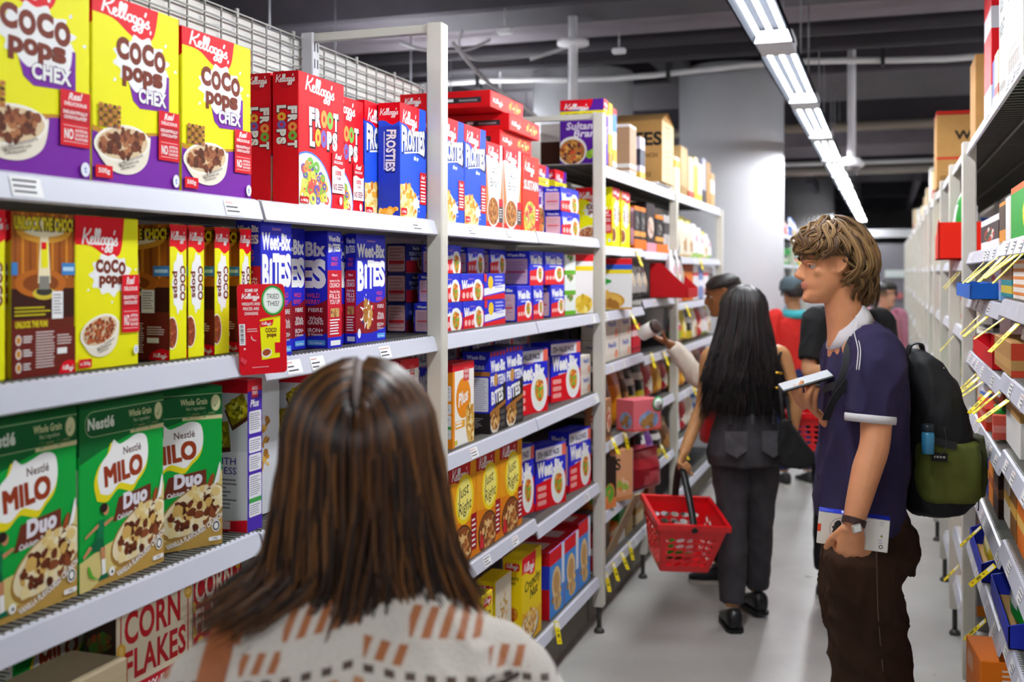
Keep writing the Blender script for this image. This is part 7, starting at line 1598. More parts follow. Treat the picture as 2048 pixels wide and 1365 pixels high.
slab('zip_pull', [LB(1885, 735, 3.18), LB(1897, 755, 3.20), LB(1901, 770, 3.22)], .012, .004, mat('#c8a078', .5), (1, 0, 0))
slab('top_strap', [LB(1880, 730, 3.19), LB(1893, 745, 3.185), LB(1903, 772, 3.19)], .016, .004, BLK2, (1, 0, 0))
b = MB()
for i in range(9): b.ell(tuple(LB(1943 + 2 * sin(i * 2), 895 + i * 9, 3.17)), .004, .004, .005, mat('#b8b4ac' if i % 2 else '#3a3a3e', .5), 8, 5)
b.tube([LB(1943, 885, 3.172), LB(1944, 980, 3.172)], .0014, BLK2, 5); b.build('daisy_cord', bp)
b = MB(); b.tube(catmull([LB(1950, 900, 3.2), LB(1957, 950, 3.2), LB(1957, 1015, 3.2), LB(1955, 1020, 3.2)], 4), .002, BLK2, 5); b.build('loose_cord', bp)
tag(bp, 'black backpack with an olive green lower pocket on the young man\'s back', 'backpack')
o = empty('water_bottle', tuple(AT(1856, 872, 3.100))); b = MB(); b.lathe([(.017, -.05), (.018, .0), (.016, .012)], mat('#3f9ac8', .2, coat=.5), n=16); b.build('bottle_body', o)
b = MB(); b.lathe([(.0175, .012), (.0175, .03), (.012, .034)], mat('#1c2a36', .4), n=16); b.build('cap', o); tag(o, 'blue water bottle tucked in the backpack side pocket', 'bottle')

# ---- woman in front, seen from behind
fw = empty('person', tuple(Vector(AT(726, 900, 1.42)) * 1.0), 0); fw.location.z = 0; fw.scale = (.98, .98, .94); HW = TH + radians(4)
fw.rotation_euler = (0, 0, HW + pi); LW = local(fw)
tag(fw, 'woman with shoulder length brown hair and a patterned fleece, standing with her back to us', 'person')
SKW = skin_mat('#c99a78')
b = MB(); zc = 1.401; HMW = Matrix.Translation((0, .0, zc))
head(b, HMW, SKW, 1.0)
b.tube([(0, .02, zc + .03), (0, .03, zc - .03), (0, .035, zc - .13)], [.052, .05, .06], SKW, 16)
b.loft([oval((0, .02, z), rx, ry, 20, 2.2) for z, rx, ry in ((1.29, .06, .055), (1.21, .145, .075), (1.1, .15, .09), (.98, .13, .09), (.86, .16, .11), (.78, .165, .11))], SKW)
for sg in (-1, 1):
    arm(b, [(sg * .12, .03, 1.21), (sg * .175, .02, 1.17), (sg * .222, .03, 1.04), (sg * .235, .02, .92), (sg * .20, -.12, .86), (sg * .15, -.25, .90)], [.05, .05, .042, .037, .033, .025], SKW)
    hand(b, Vector((sg * .15, -.25, .90)), Vector((-sg * .25, -1, .3)), Vector((-sg, -.1, .2)), Vector((0, .1, 1)), SKW, curl=(.5, .6, .4), s=.88)
    arm(b, [(sg * .085, .03, .80), (sg * .09, .02, .47), (sg * .09, .04, .10)], [.085, .055, .036], SKW)
solid(b, 'body', fw, SKW, .0055, 3); face_bits(fw, HMW, 1.0, mat('#2a1a10', .6), '#3a2a1a', SKW)
def fleece():
    m = bpy.data.materials.new('fleece_pattern'); m.use_nodes = True; nt = m.node_tree; N = nt.nodes; Lk = nt.links; bs = N['Principled BSDF']; bs.inputs['Roughness'].default_value = .95; bs.inputs['Sheen Weight'].default_value = .3
    tc = N.new('ShaderNodeTexCoord'); sp = N.new('ShaderNodeSeparateXYZ'); Lk.new(tc.outputs['Object'], sp.inputs[0])
    def M_(op, a, b_=None, c=None):
        n = N.new('ShaderNodeMath'); n.operation = op
        for i, v in enumerate((a, b_, c)):
            if v is None: continue
            if isinstance(v, (int, float)): n.inputs[i].default_value = v
            else: Lk.new(v, n.inputs[i])
        return n.outputs[0]
    x, y, z = sp.outputs[0], sp.outputs[1], sp.outputs[2]
    zz = M_('ADD', z, M_('MULTIPLY', M_('ABSOLUTE', x), .28))           # rows follow the sloping shoulder
    row = M_('MODULO', M_('MULTIPLY', M_('ADD', zz, 3.0), 1 / .135), 1.0)    # 15.5 cm repeat
    teeth = M_('GREATER_THAN', M_('SINE', M_('MULTIPLY', x, 2 * pi / .024)), .0)
    slant = M_('GREATER_THAN', M_('SINE', M_('MULTIPLY', M_('ADD', x, M_('MULTIPLY', zz, .4)), 2 * pi / .021)), -.1)
    big = M_('GREATER_THAN', M_('SINE', M_('MULTIPLY', x, 2 * pi / .15)), -.45)
    dots = M_('GREATER_THAN', M_('MULTIPLY', M_('SINE', M_('MULTIPLY', x, 2 * pi / .03)), M_('SINE', M_('MULTIPLY', zz, 2 * pi / .026))), .15)
    band = lambda a, b_: M_('MULTIPLY', M_('GREATER_THAN', row, a), M_('LESS_THAN', row, b_))
    o1 = M_('MULTIPLY', M_('MULTIPLY', band(.02, .26), slant), big); d1 = M_('MULTIPLY', M_('MULTIPLY', band(.30, .37), teeth), 1.0); d2 = M_('MULTIPLY', band(.70, .76), teeth)
    o2 = M_('MULTIPLY', band(.40, .66), dots); o3 = M_('MULTIPLY', band(.80, .96), M_('MULTIPLY', M_('SUBTRACT', 1.0, big), slant))
    nz = N.new('ShaderNodeTexNoise'); nz.inputs['Scale'].default_value = 220; nz.inputs['Detail'].default_value = 3; Lk.new(tc.outputs['Object'], nz.inputs['Vector'])
    def mix(f, a, b_):
        n = N.new('ShaderNodeMix'); n.data_type = 'RGBA'; Lk.new(f, n.inputs[0])
        for i, v in ((6, a), (7, b_)):
            if isinstance(v, str): n.inputs[i].default_value = rgb(v) + (1,)
            else: Lk.new(v, n.inputs[i])
        return n.outputs[2]
    c = mix(M_('MAXIMUM', o1, o3), '#e2d9cc', '#b8672e'); c = mix(o2, c, '#c98a5a'); c = mix(M_('MAXIMUM', d1, d2), c, '#4a3628'); c = mix(M_('MULTIPLY', nz.outputs['Fac'], .35), c, '#8a7a6a')
    Lk.new(c, bs.inputs['Base Color'])
    bp_ = N.new('ShaderNodeBump'); bp_.inputs['Strength'].default_value = .5; bp_.inputs['Distance'].default_value = .004; Lk.new(nz.outputs['Fac'], bp_.inputs['Height']); Lk.new(bp_.outputs[0], bs.inputs['Normal']); return m
FLC = fleece()
b = MB(); b.loft([oval((0, .03, z), rx, ry, 26, 2.3) for z, rx, ry in ((1.345, .072, .075), (1.318, .115, .10), (1.275, .165, .115), (1.22, .195, .125), (1.15, .215, .135), (1.0, .215, .14), (.85, .22, .145), (.74, .22, .145), (.70, .21, .14))], FLC)
for sg in (-1, 1): b.tube(catmull([(sg * .11, .03, 1.245), (sg * .185, .025, 1.195), (sg * .240, .03, 1.06), (sg * .255, .02, .92), (sg * .215, -.12, .865), (sg * .165, -.22, .895)], 4), _interp([.055, .070, .070, .064, .055, .048], 4), FLC, 18)
fl_ = solid(b, 'fleece_jacket', fw, FLC, .008, 5, wrinkle=.007, wscale=8, seed=11)
b = MB(); rings = []                                      # turned down collar
for k in range(-15, 16):
    a = k / 15 * 2.75; ca, sa = cos(a), sin(a); sp_ = abs(k) / 15
    rings.append([Vector((q * sa * (1 + .25 * sp_), .028 + q * .95 * ca, zz - .035 * sp_)) for q, zz in ((.070, 1.355), (.082, 1.372), (.098, 1.362), (.145, 1.305), (.182, 1.250), (.172, 1.243), (.125, 1.290), (.075, 1.325))])
b.loft(rings, FLC); solid(b, 'collar', fw, FLC, .006, 3, wrinkle=.005, wscale=14, seed=13)
b = MB(); b.tube(catmull([Vector((.185 * sin(k / 10 * 2.6) * (1 + .25 * abs(k) / 10), .028 + .185 * .95 * cos(k / 10 * 2.6), 1.246 - .035 * abs(k) / 10)) for k in range(-10, 11)], 3), .0035, mat('#3a2a22', .9), 6); b.build('collar_shadow_line', fw)  # dark tube stands in for the thin shadow along the collar edge
TAN = mat('#a8623a', .5, noise_=.12, nscale=30)
sb = empty('shoulder_bag', (0, 0, 0)); sb.location = fw.location; sb.rotation_euler = fw.rotation_euler; sb.scale = (.98, .98, .94)
b = MB(); P_ = catmull([(.18, -.16, 1.05), (.172, -.10, 1.20), (.168, -.02, 1.292), (.164, .045, 1.302), (.172, .13, 1.245), (.188, .175, 1.12), (.22, .17, .95), (.24, .10, .80)], 5); rings = []
for i, p in enumerate(P_):
    t = (P_[min(i + 1, len(P_) - 1)] - P_[max(0, i - 1)]).normalized(); s = Vector((1, 0, 0)); s = (s - t * s.dot(t)).normalized(); n = t.cross(s); rings.append([p + s * .017 + n * .003, p - s * .017 + n * .003, p - s * .017 - n * .003, p + s * .017 - n * .003])
b.loft(rings, TAN, smooth=False); b.build('strap', sb)
b = MB(); b.loft([oval((.31, .03, z), .045, ry, 20, 3) for z, ry in ((.55, .12), (.58, .15), (.72, .15), (.80, .13))], TAN); b.build('pouch_body', sb)
tag(sb, 'tan leather shoulder bag worn by the woman in the patterned fleece', 'bag')
b = MB(); DN = mat('#2a2c38', .85, noise_=.2)
b.loft([oval((0, .03, z), .165, .12, 20, 2.3) for z in (.84, .76)], DN)
for sg in (-1, 1): b.loft([oval((sg * .088, .03, z), r, r * 1.1, 18, 2.2) for z, r in ((.80, .095), (.6, .085), (.45, .072), (.2, .07), (.07, .075))], DN)
solid(b, 'trousers', fw, DN, .01, 3, wrinkle=.006, seed=3)
for sg in (-1, 1): shoe(fw, Matrix.Translation((sg * .09, .03, 0)), mat('#2a2a2c', .5), mat('#e0ddd6', .6))
# hair: parted in the middle, falling to the shoulders
WH = [mat('#2e190c', .38), mat('#42250f', .36), mat('#1f110a', .4), mat('#5a3515', .36), mat('#774a20', .38)]
SCALP = mat('#8f7f78', .6)
b = MB(); b.loft([oval((0, -(f + bk) / 2, z), w_, (f - bk) / 2, 22, 2.1, M=HMW) for z, f, bk, w_ in [(.03, -.02, -.085, .07), (.07, -.01, -.098, .076), (.11, .01, -.107, .080), (.15, .095, -.109, .083), (.18, .09, -.105, .081), (.204, .066, -.084, .066), (.219, .03, -.05, .038)]], WH[2]); b.build('hair_base', fw)
b = MB(); b.tube(catmull([HMW @ Vector((.004, -.03, .2275)), HMW @ Vector((.004, .03, .226)), HMW @ Vector((.003, .075, .209)), HMW @ Vector((.0, .108, .165))], 5), _interp([.005, .0085, .008, .003], 5), SCALP, 8); b.build('parting', fw)
def lady_flow(rg):
    sg = -1 if rg.random() < .5 else 1; s = rg.random()     # along the parting, brow to back of the crown
    back = s; lift = .005 + .017 * rg.random(); pts = []; ph = rg.random() * 6
    y0 = -.085 + .19 * s; z0 = .221 - (.06 * max(0, (s - .6) / .4) ** 2 + .02 * max(0, (.3 - s) / .3) ** 2)
    low = rg.random(); zend = -.090 - .045 * rg.random(); flick = (.10 if sg > 0 else .03) * rg.random() ** 1.5
    az = (.35 + (pi - .42) * s * (.92 + .1 * rg.random()) ) if s < .97 else pi - .15 * rg.random()
    az = min(az, pi - .03); L = 16; tail = 0
    if sg < 0 and s > .62 and rg.random() < .55: tail = .5 + .5 * rg.random(); zend -= .115 * tail
    sx = .079 + lift; by = .112 + lift; fy = .095 + lift
    for j in range(L):
        u = j / (L - 1)
        if u < .42:
            e = u / .42; q = sin(e * pi / 2); z = z0 + lift * .6 - (z0 - .115) * (1 - cos(e * pi / 2))
            tx, ty = sx * sin(az), -(fy if az < pi / 2 else by) * cos(az) + .008
            x = sg * (.0065 * (1 - q) + tx * q) + .003; y = y0 + (ty - y0) * q
        else:
            e = (u - .42) / .58; z = .115 + (zend - .115) * e; k = 1 + .40 * e - (.10 * e if s > .85 else 0); tx, ty = sx * sin(az) * k, (-(fy if az < pi / 2 else by) * cos(az)) * (1 - .10 * e) + .008
            fl = flick * max(0, (e - .62) / .38) ** 1.6; x = sg * (tx + fl); y = ty + .006 * sin(e * 5 + ph)
            x += .003 * sin(e * 6 + ph)
            if tail: x += tail * .10 * e ** 2; y += tail * .095 * e ** 3
        pts.append(HMW @ Vector((x, y, z)))
    return pts
hair_locks('hair', fw, lady_flow, 2600, .0030, WH, seed=9, sides=5)
# ---- generic clothed figure: joints in the local frame, face towards local -y, metres
def figure(loc, rot, label, skin, H, j, top_m, leg_m, shoe_m, sleeve=1.0, hm=None, collar=None, sole='#d8d4cc', vox=.0075, hands=(None, None), seed=0, tank=False, tw=1.0, legw=1.0):
    """j: dict of joints: shoulder/elbow/wrist per side as (L, R) lists, hips, knees, ankles; H scales heights around 1.60 m."""
    k = H / 1.60; o = empty('person', loc, rot); tag(o, label, 'person'); sk = skin; b = MB()
    hm = hm or Matrix.Translation((0, .0, 1.378 * k)); head(b, hm, sk, k * .98)
    b.tube([hm @ Vector((0, .012, .03)), hm @ Vector((0, .022, -.03)), Vector((0, .03, 1.27 * k))], [.052 * k, .050 * k, .058 * k], sk, 16)
    b.loft([oval((0, .03, z * k), rx * k * tw, ry * k, 20, 2.2) for z, rx, ry in ((1.32, .075, .055), (1.27, .155, .075), (1.15, .145, .09), (1.02, .120, .082), (.90, .150, .10), (.80, .165, .11))], sk)
    for s_, (sh, el, wr) in zip((1, -1), zip(j['shoulder'], j['elbow'], j['wrist'])):
        sh, el, wr = Vector(sh), Vector(el), Vector(wr)
        arm(b, [(sh.x * .75, .03, sh.z + .01), sh, sh.lerp(el, .5), el, el.lerp(wr, .35), wr], [.040 * k, .046 * k, .039 * k, .035 * k, .034 * k, .0245 * k], sk)
        hd = hands[0 if s_ > 0 else 1]
        if hd: hand(b, wr, hd[0], hd[1], hd[2], sk, curl=hd[3], s=.92 * k)
        else: hand(b, wr, (wr - el), (-s_, 0, 0), (0, -1, 0), sk, curl=(.35, .45, .3), s=.92 * k)
    for hp, kn, an in zip(j['hip'], j['knee'], j['ankle']): arm(b, [hp, Vector(hp).lerp(Vector(kn), .5), kn, Vector(kn).lerp(Vector(an), .4), an], [.085 * k, .075 * k, .055 * k, .052 * k, .036 * k], sk)
    solid(b, 'body', o, sk, vox, 3); face_bits(o, hm, k * .98, mat('#1e140e', .6), '#2a1a12', sk)
    b = MB()
    if tank: b.loft([oval((0, .03, z * k), rx * k * tw, ry * k, 22, 2.3) for z, rx, ry in ((1.285, .105, .075), (1.24, .150, .093), (1.16, .152, .103), (1.05, .132, .096), (.99, .135, .098))], top_m)
    else: b.loft([oval((0, .03, z * k), rx * k * tw, ry * k, 22, 2.3) for z, rx, ry in ((1.335, .07, .062), (1.31, .115, .08), (1.27, .170, .098), (1.16, .175, .115), (1.02, .17, .115), (.90, .185, .125), (.86, .183, .123))], top_m)
    if not tank:
        for sh, el, wr in zip(j['shoulder'], j['elbow'], j['wrist']):
            sh, el, wr = Vector(sh), Vector(el), Vector(wr); pts = [(sh.x * .7, .03, sh.z + .0), sh]
            if sleeve <= 1: pts += [sh.lerp(el, .5 * sleeve), sh.lerp(el, sleeve * .85)]; rr = [.055 * k, .066 * k, .064 * k, .060 * k]
            else: pts += [sh.lerp(el, .55), el, el.lerp(wr, .5), el.lerp(wr, .93)]; rr = [.055 * k, .068 * k, .060 * k, .054 * k, .050 * k, .042 * k]
            b.tube(catmull(pts, 4), _interp(rr, 4), top_m, 16)
    solid(b, 'top', o, top_m, vox, 4, wrinkle=.006, wscale=11, seed=seed)
    b = MB(); b.loft([oval((0, .03, z * k), rx * k * tw, ry * k, 22, 2.3) for z, rx, ry in ((1.01, .133, .10), (.95, .150, .112), (.88, .172, .128), (.82, .178, .132), (.77, .168, .125))], leg_m)
    for hp, kn, an in zip(j['hip'], j['knee'], j['ankle']):
        hp, kn, an = Vector(hp), Vector(kn), Vector(an); P_ = [hp, hp.lerp(kn, .4), kn, kn.lerp(an, .45), an + Vector((0, 0, .02))]; b.tube(catmull(P_, 4), _interp([.092 * k * legw, .088 * k * legw, .066 * k * legw, .066 * k * legw, .060 * k * legw], 4), leg_m, 18)
    tr = solid(b, 'trousers', o, leg_m, vox, 3, wrinkle=.006, wscale=10, seed=seed + 1)
    for (an, kn), yaw in zip(zip(j['ankle'], j['knee']), j.get('toe', (0, 0))):
        an = Vector(an); shoe(o, Matrix.Translation((an.x, an.y + .02, max(0, an.z - .10))) @ Matrix.Rotation(yaw, 4, 'Z') @ Matrix.Rotation(j.get('pitch', (0, 0))[0 if an.x > 0 else 1], 4, 'X'), shoe_m, mat(sole, .6), L=.25)
    return o, tr, hm
# ---- woman in black walking away with the red basket
gx = AT(1487, 1240, 5.16); gl = root_at(1487, 5.16, TH + pi + .08); gl_loc = tuple(gl.location); gl_rot = gl.rotation_euler.z
LG = local(gl); bpy.data.objects.remove(gl)
SKG = skin_mat('#c8905e'); JEAN = mat('#3a373b', .9, noise_=.35, nscale=9, bump=.12); BLKT = mat('#0b0b0c', .85)
JG = dict(shoulder=[LG(1420, 715, 5.16), LG(1562, 712, 5.16)], elbow=[LG(1405, 812, 5.20), LG(1592, 800, 5.14)], wrist=[LG(1368, 905, 5.10), LG(1584, 872, 5.15)],
          hip=[LG(1458, 890, 5.16), LG(1522, 890, 5.16)], knee=[LG(1466, 1060, 5.12), LG(1518, 1050, 5.22)], ankle=[LG(1464, 1218, 5.10), LG(1512, 1178, 5.32)], toe=(-.1, .1), pitch=(0, 0))
JG['ankle'][0].z = .10; JG['ankle'][1].z = .115
hdL = (LG(1360, 930, 5.06) - JG['wrist'][0], Vector((-.6, .3, 0)), Vector((.2, -1, .1)), (1.1, 1.2, .7)); hdR = (Vector((0, -.1, -1)), Vector((1, 0, 0)), Vector((0, -1, 0)), (.5, .7, .4))
girl, gtr, ghm = figure(gl_loc, gl_rot, 'woman with long black hair, black tank top and faded jeans, walking off with a basket', SKG, 1.575, JG, BLKT, JEAN, mat('#151416', .35), hands=(hdL, hdR), tank=True, sole='#0e0e10', vox=.007, seed=21, tw=1.02, legw=.98)
PK = mat('#4a474b', .9, noise_=.3, nscale=16)
for sg in (-1, 1):
    b = MB(); pts = [(-.052, .055), (.052, .06), (.050, -.03), (.0, -.06), (-.050, -.03)]
    b.loft([[Vector((sg * .085 + x, .03 + .148 - .010 * abs(x) / .05 + dy, .87 + z)) for x, z in pts] for dy in (0, .006)], PK, smooth=False); b.build('back_pocket', gtr)
for i in range(3):
    b = MB(); x = (-.1, 0, .1)[i]; b.box(x - .006, x + .006, .128 if i != 1 else .136, .136 if i != 1 else .144, .955, 1.0, PK); b.build('belt_loop', gtr)
BH = [mat('#120d0d', .32), mat('#1b1414', .30), mat('#0c0909', .34), mat('#2a1f1d', .3)]
b = MB(); b.loft([oval((0, -(f + bk) / 2, z), w_, (f - bk) / 2, 20, 2.1, M=ghm) for z, f, bk, w_ in [(.03, -.02, -.085, .07), (.07, -.01, -.098, .075), (.11, .01, -.105, .078), (.15, .092, -.107, .081), (.18, .088, -.103, .079), (.204, .066, -.084, .066), (.219, .03, -.05, .038)]], BH[2]); b.build('hair_base', girl)
def girl_flow(rg):
    sg = -1 if rg.random() < .5 else 1; az = .9 + (pi - .9) * rg.random(); lift = .006 + .022 * rg.random(); ph = rg.random() * 6; L = 16; pts = []; zend = -.20 - .20 * rg.random(); wv = .004 + .010 * rg.random()
    sx, by = .080 + lift, .108 + lift
    for j in range(L):
        u = j / (L - 1)
        if u < .3:
            e = u / .3; q = sin(e * pi / 2); x = sg * sx * sin(az) * q; y = -by * cos(az) * q; z = .220 + lift * .5 - .105 * (1 - cos(e * pi / 2))
        else:
            e = (u - .3) / .7; z = .115 + (zend - .115) * e; sp_ = 1 + .75 * e; x = sg * (sx * sin(az) * sp_ + .02 * e * e) + wv * e * sin(e * 8 + ph) + .02 * e; y = -by * cos(az) * (1 - .05 * e) + .055 * e + wv * e * cos(e * 7 + ph * 2)
            if az < 1.5: y = max(y, -.02 + .09 * e)
        pts.append(ghm @ Vector((x, y, z)))
    return pts
hair_locks('hair', girl, girl_flow, 1300, .0042, BH, seed=4)
# black tote on her right arm
tb = empty('tote_bag', girl.location, girl.rotation_euler.z); LT = LG; TB = mat('#0a0a0b', .8, noise_=.2)
b = MB(); rings = []
for t in (4.93, 5.02): rings.append([LT(px, py, t) for px, py in ((1562, 838), (1578, 842), (1600, 870), (1628, 905), (1634, 918), (1626, 932), (1600, 938), (1575, 936), (1560, 930), (1556, 880))])
b.loft(rings, TB, smooth=False); solid(b, 'tote_body', tb, TB, .008, 4, wrinkle=.006, seed=2)
for t in (4.95, 5.0):
    b = MB(); b.tube(catmull([LT(1566, 845, t), LT(1562, 800, t + .02), LT(1556, 745, 5.10), LT(1562, 705, 5.12), LT(1570, 760, 5.2), LT(1580, 845, t)], 5), .008, TB, 8); b.build('tote_strap', tb)
for py in (746, 776):
    b = MB(); c = LT(1556, py, 5.03); b.tube([c + Vector((.02, 0, 0)), c - Vector((.02, 0, .004))], .006, mat('#c89a2a', .3, metal=.8), 8); b.build('gold_clasp', tb)
tag(tb, 'black tote bag hanging from the arm of the woman with the basket', 'bag')
# ---- red shopping basket
def basket(name, label, loc, rx=.31, ry=.30, h=.245, mred=None):
    o = empty(name, loc); RB_ = mred or mat('#e3101a', .35, coat=.2); b = MB(); bx, by_ = rx * .70, ry * .68; th = .0035
    def wall(p0, p1, q0, q1, nx, ny):
        """p0-p1 bottom edge, q0-q1 top edge; slanted oval holes through the sheet."""
        P0, P1, Q0, Q1 = map(Vector, (p0, p1, q0, q1)); nrm = (P1 - P0).cross(Q0 - P0).normalized() * th; n = 12
        S = lambda u, v: (P0 * (1 - u) + P1 * u) * (1 - v) + (Q0 * (1 - u) + Q1 * u) * v
        v0, v1, u0, u1 = .10, .74, .08, .92
        def quad(a0, a1, c0, c1):
            vs = [S(a0, c0), S(a1, c0), S(a1, c1), S(a0, c1)]; b.add(vs + [v + nrm for v in vs], [(0, 1, 2, 3), (7, 6, 5, 4), (0, 4, 5, 1), (2, 6, 7, 3), (1, 5, 6, 2), (3, 7, 4, 0)], RB_)
        quad(0, 1, 0, v0); quad(0, 1, v1, 1); quad(0, u0, v0, v1); quad(u1, 1, v0, v1)
        for i in range(nx):
            for k in range(ny):
                a0, a1 = u0 + (u1 - u0) * i / nx, u0 + (u1 - u0) * (i + 1) / nx; c0, c1 = v0 + (v1 - v0) * k / ny, v0 + (v1 - v0) * (k + 1) / ny
                sq = []; el = []
                for q in range(n):
                    a = 2 * pi * q / n + pi / 4; ca, sa = cos(a), sin(a); m_ = max(abs(ca), abs(sa)); sq.append(S((a0 + a1) / 2 + (a1 - a0) / 2 * ca / m_, (c0 + c1) / 2 + (c1 - c0) / 2 * sa / m_))
                    eu, ev = .46 * ca, .35 * sa + .10 * ca; el.append(S((a0 + a1) / 2 + (a1 - a0) * eu, (c0 + c1) / 2 + (c1 - c0) * ev))
                vs = sq + el + [v + nrm for v in sq] + [v + nrm for v in el]; fs = []
                for q in range(n): r = (q + 1) % n; fs += [(q, r, n + r, n + q), (2 * n + r, 2 * n + q, 3 * n + q, 3 * n + r), (n + q, n + r, 3 * n + r, 3 * n + q)]
                b.add(vs, fs, RB_)
    c4 = [(-bx / 2, -by_ / 2, 0), (bx / 2, -by_ / 2, 0), (bx / 2, by_ / 2, 0), (-bx / 2, by_ / 2, 0)]; d4 = [(-rx / 2, -ry / 2, h), (rx / 2, -ry / 2, h), (rx / 2, ry / 2, h), (-rx / 2, ry / 2, h)]
    for i in range(4): j = (i + 1) % 4; wall(c4[i], c4[j], d4[i], d4[j], 5, 5)
    b.box(-bx / 2, bx / 2, -by_ / 2, by_ / 2, 0, .004, RB_); b.build('basket_shell', o)
    b = MB(); e = .012
    for x0, x1, y0, y1 in ((-rx / 2 - e, rx / 2 + e, -ry / 2 - e, -ry / 2 + .004), (-rx / 2 - e, rx / 2 + e, ry / 2 - .004, ry / 2 + e), (-rx / 2 - e, -rx / 2 + .004, -ry / 2, ry / 2), (rx / 2 - .004, rx / 2 + e, -ry / 2, ry / 2)): b.box(x0, x1, y0, y1, h - .022, h + .004, RB_)
    b.build('rim', o); tag(o, label, 'basket'); return o
bq = AT(1356, 1122, 5.02); bk = basket('shopping_basket', 'red perforated shopping basket carried by the woman in black', tuple(bq)); bk.rotation_euler = (radians(13), radians(4), TH + radians(8)); bpy.context.view_layer.update()
HB = mat('#121213', .4); Bi = bk.matrix_world.inverted(); gp = Bi @ AT(1362, 935, 5.06)
for sg in (-1, 1):
    b = MB(); q0 = Vector((0, sg * .150, .235)); top = gp + Vector((0, sg * .025, .0)); P_ = catmull([q0 + Vector((0, sg * .012, -.01)), q0.lerp(top, .35) + Vector((0, sg * .02, 0)), q0.lerp(top, .8) + Vector((0, sg * .015, 0)), top], 6); rings = []
    for i, p in enumerate(P_):
        t = (P_[min(i + 1, len(P_) - 1)] - P_[max(0, i - 1)]).normalized(); s = Vector((1, 0, 0)); s = (s - t * s.dot(t)).normalized(); n_ = t.cross(s); rings.append([p + s * .015 + n_ * .005, p - s * .015 + n_ * .005, p - s * .015 - n_ * .005, p + s * .015 - n_ * .005])
    b.loft(rings, HB); b.ell((0, sg * .164, .228), .014, .006, .014, HB, 12, 6); b.build('handle', bk)
b = MB(); b.tube([gp + Vector((-.0, -.04, 0)), gp + Vector((0, .04, 0))], .011, HB, 10); b.build('grip', bk)
for i, (k, dx, dy, r, l) in enumerate([('green', -.02, -.01, .3, 'green bag inside the red basket'), ('white', .035, .03, -.5, 'white pouch inside the red basket')]):
    me, dm = PCH[k]; o = link('pouch', me, None, bk.matrix_world @ Vector((dx, dy, .014)), TH + r); o.rotation_euler = (radians(13), radians(4), TH + r); o.scale = (.09 / dm[0], .045 / dm[1], .15 / dm[2]); tag(o, l, 'pouch', 'groceries in the red basket')
# ---- shopper holding a jar, beyond her
px_t = 5.95
r0 = root_at(1468, px_t, 0); hd_rot = -(pi / 2 - TH) - .15; r0.rotation_euler.z = hd_rot; LJ = local(r0); rl = tuple(r0.location); bpy.data.objects.remove(r0)
k = 1.63 / 1.60
JJ = dict(shoulder=[(.175, .03, 1.30 * k), (-.175, .03, 1.30 * k)], elbow=[LJ(1402, 760, 5.80), (-.22, .02, 1.04)], wrist=[LJ(1340, 688, 5.76), (-.20, -.06, .80)], hip=[(.085, .03, .84), (-.085, .03, .84)], knee=[(.09, .02, .47), (-.09, .01, .47)], ankle=[LJ(1437, 1112, 5.85), (-.10, .04, .10)])
JJ['ankle'][0].z = .10
hj = (LJ(1306, 672, 5.76) - JJ['wrist'][0], Vector((.1, -.2, 1)), Vector((1, -.3, .1)), (.45, .55, .45))
SKD = skin_mat('#8a5630'); CRM = mat('#d8cebd', .9, noise_=.08)
hmj = Matrix.Translation((0, -.035, 1.395 * k)) @ Matrix.Rotation(radians(12), 4, 'X')
jp, jtr, jhm = figure(rl, hd_rot, 'shopper in a cream sweater reaching to the shelf with a jar, face in profile', SKD, 1.63, JJ, CRM, mat('#111114', .9), mat('#1a1a1c', .6), sleeve=2.0, hm=hmj, hands=(hj, None), sole='#e6e2d6', seed=31)
JH = [mat('#1a1210', .5), mat('#251a16', .5)]
b = MB(); b.loft([oval((0, -(f + bk) / 2, z), w_, (f - bk) / 2, 20, 2.1, M=jhm) for z, f, bk, w_ in [(.06, -.04, -.098, .06), (.10, -.03, -.104, .074), (.13, -.005, -.108, .079), (.16, .085, -.109, .081), (.185, .082, -.103, .077), (.206, .058, -.084, .062), (.220, .03, -.05, .036)]], JH[0]); b.build('hair_base', jp)
def jar_flow(rg):
    az = .5 + (pi - .5) * rg.random(); sg = -1 if rg.random() < .5 else 1; pts = []; lift = .004 + .006 * rg.random()
    for j in range(8):
        u = j / 7; e = u * pi / 2; pts.append(jhm @ Vector((sg * (.078 + lift) * sin(az) * cos(e) * (1 - u) + sg * (.078 + lift) * sin(az) * u * .75, -(.09 if az < pi / 2 else .104) * cos(az) * (1 - u) + (.07 + .03 * u) * u, .10 + .115 * sin(min(1, .3 + u) * pi / 2) - .09 * u * u)))
    return pts
hair_locks('hair', jp, jar_flow, 350, .004, JH, seed=6)
o = empty('food_jar', tuple(AT(1297, 661, 5.68))); Mj = Matrix.Rotation(radians(62), 4, 'Y') @ Matrix.Rotation(.3, 4, 'X'); b = MB(); b.lathe([(.032, -.05), (.037, -.045), (.037, .03), (.033, .035)], mat('#e6e0da', .3, coat=.4), n=20, M=Mj); b.build('jar_body', o)
b = MB(); b.lathe([(.036, .035), (.036, .055), (.030, .057)], mat('#3a2520', .35), n=20, M=Mj); b.build('lid', o); tag(o, 'white jar with a dark lid held out by the shopper in cream', 'jar')
o = empty('shopper_bag', tuple(AT(1422, 835, 5.55))); b = MB(); b.loft([oval((0, 0, z), .05, ry, 18, 3) for z, ry in ((-.12, .10), (-.10, .12), (.08, .12), (.11, .10))], mat('#d8141e', .5)); b.build('bag_body', o, None, TH); b = MB(); b.tube(catmull([(-.0, -.09, .10), (0, -.07, .22), (0, .07, .22), (0, .09, .10)], 5), .007, mat('#b01018', .5), 8); b.build('bag_handle', o, None, TH); tag(o, 'red bag carried by the shopper in cream, seen past the bare arm', 'bag')
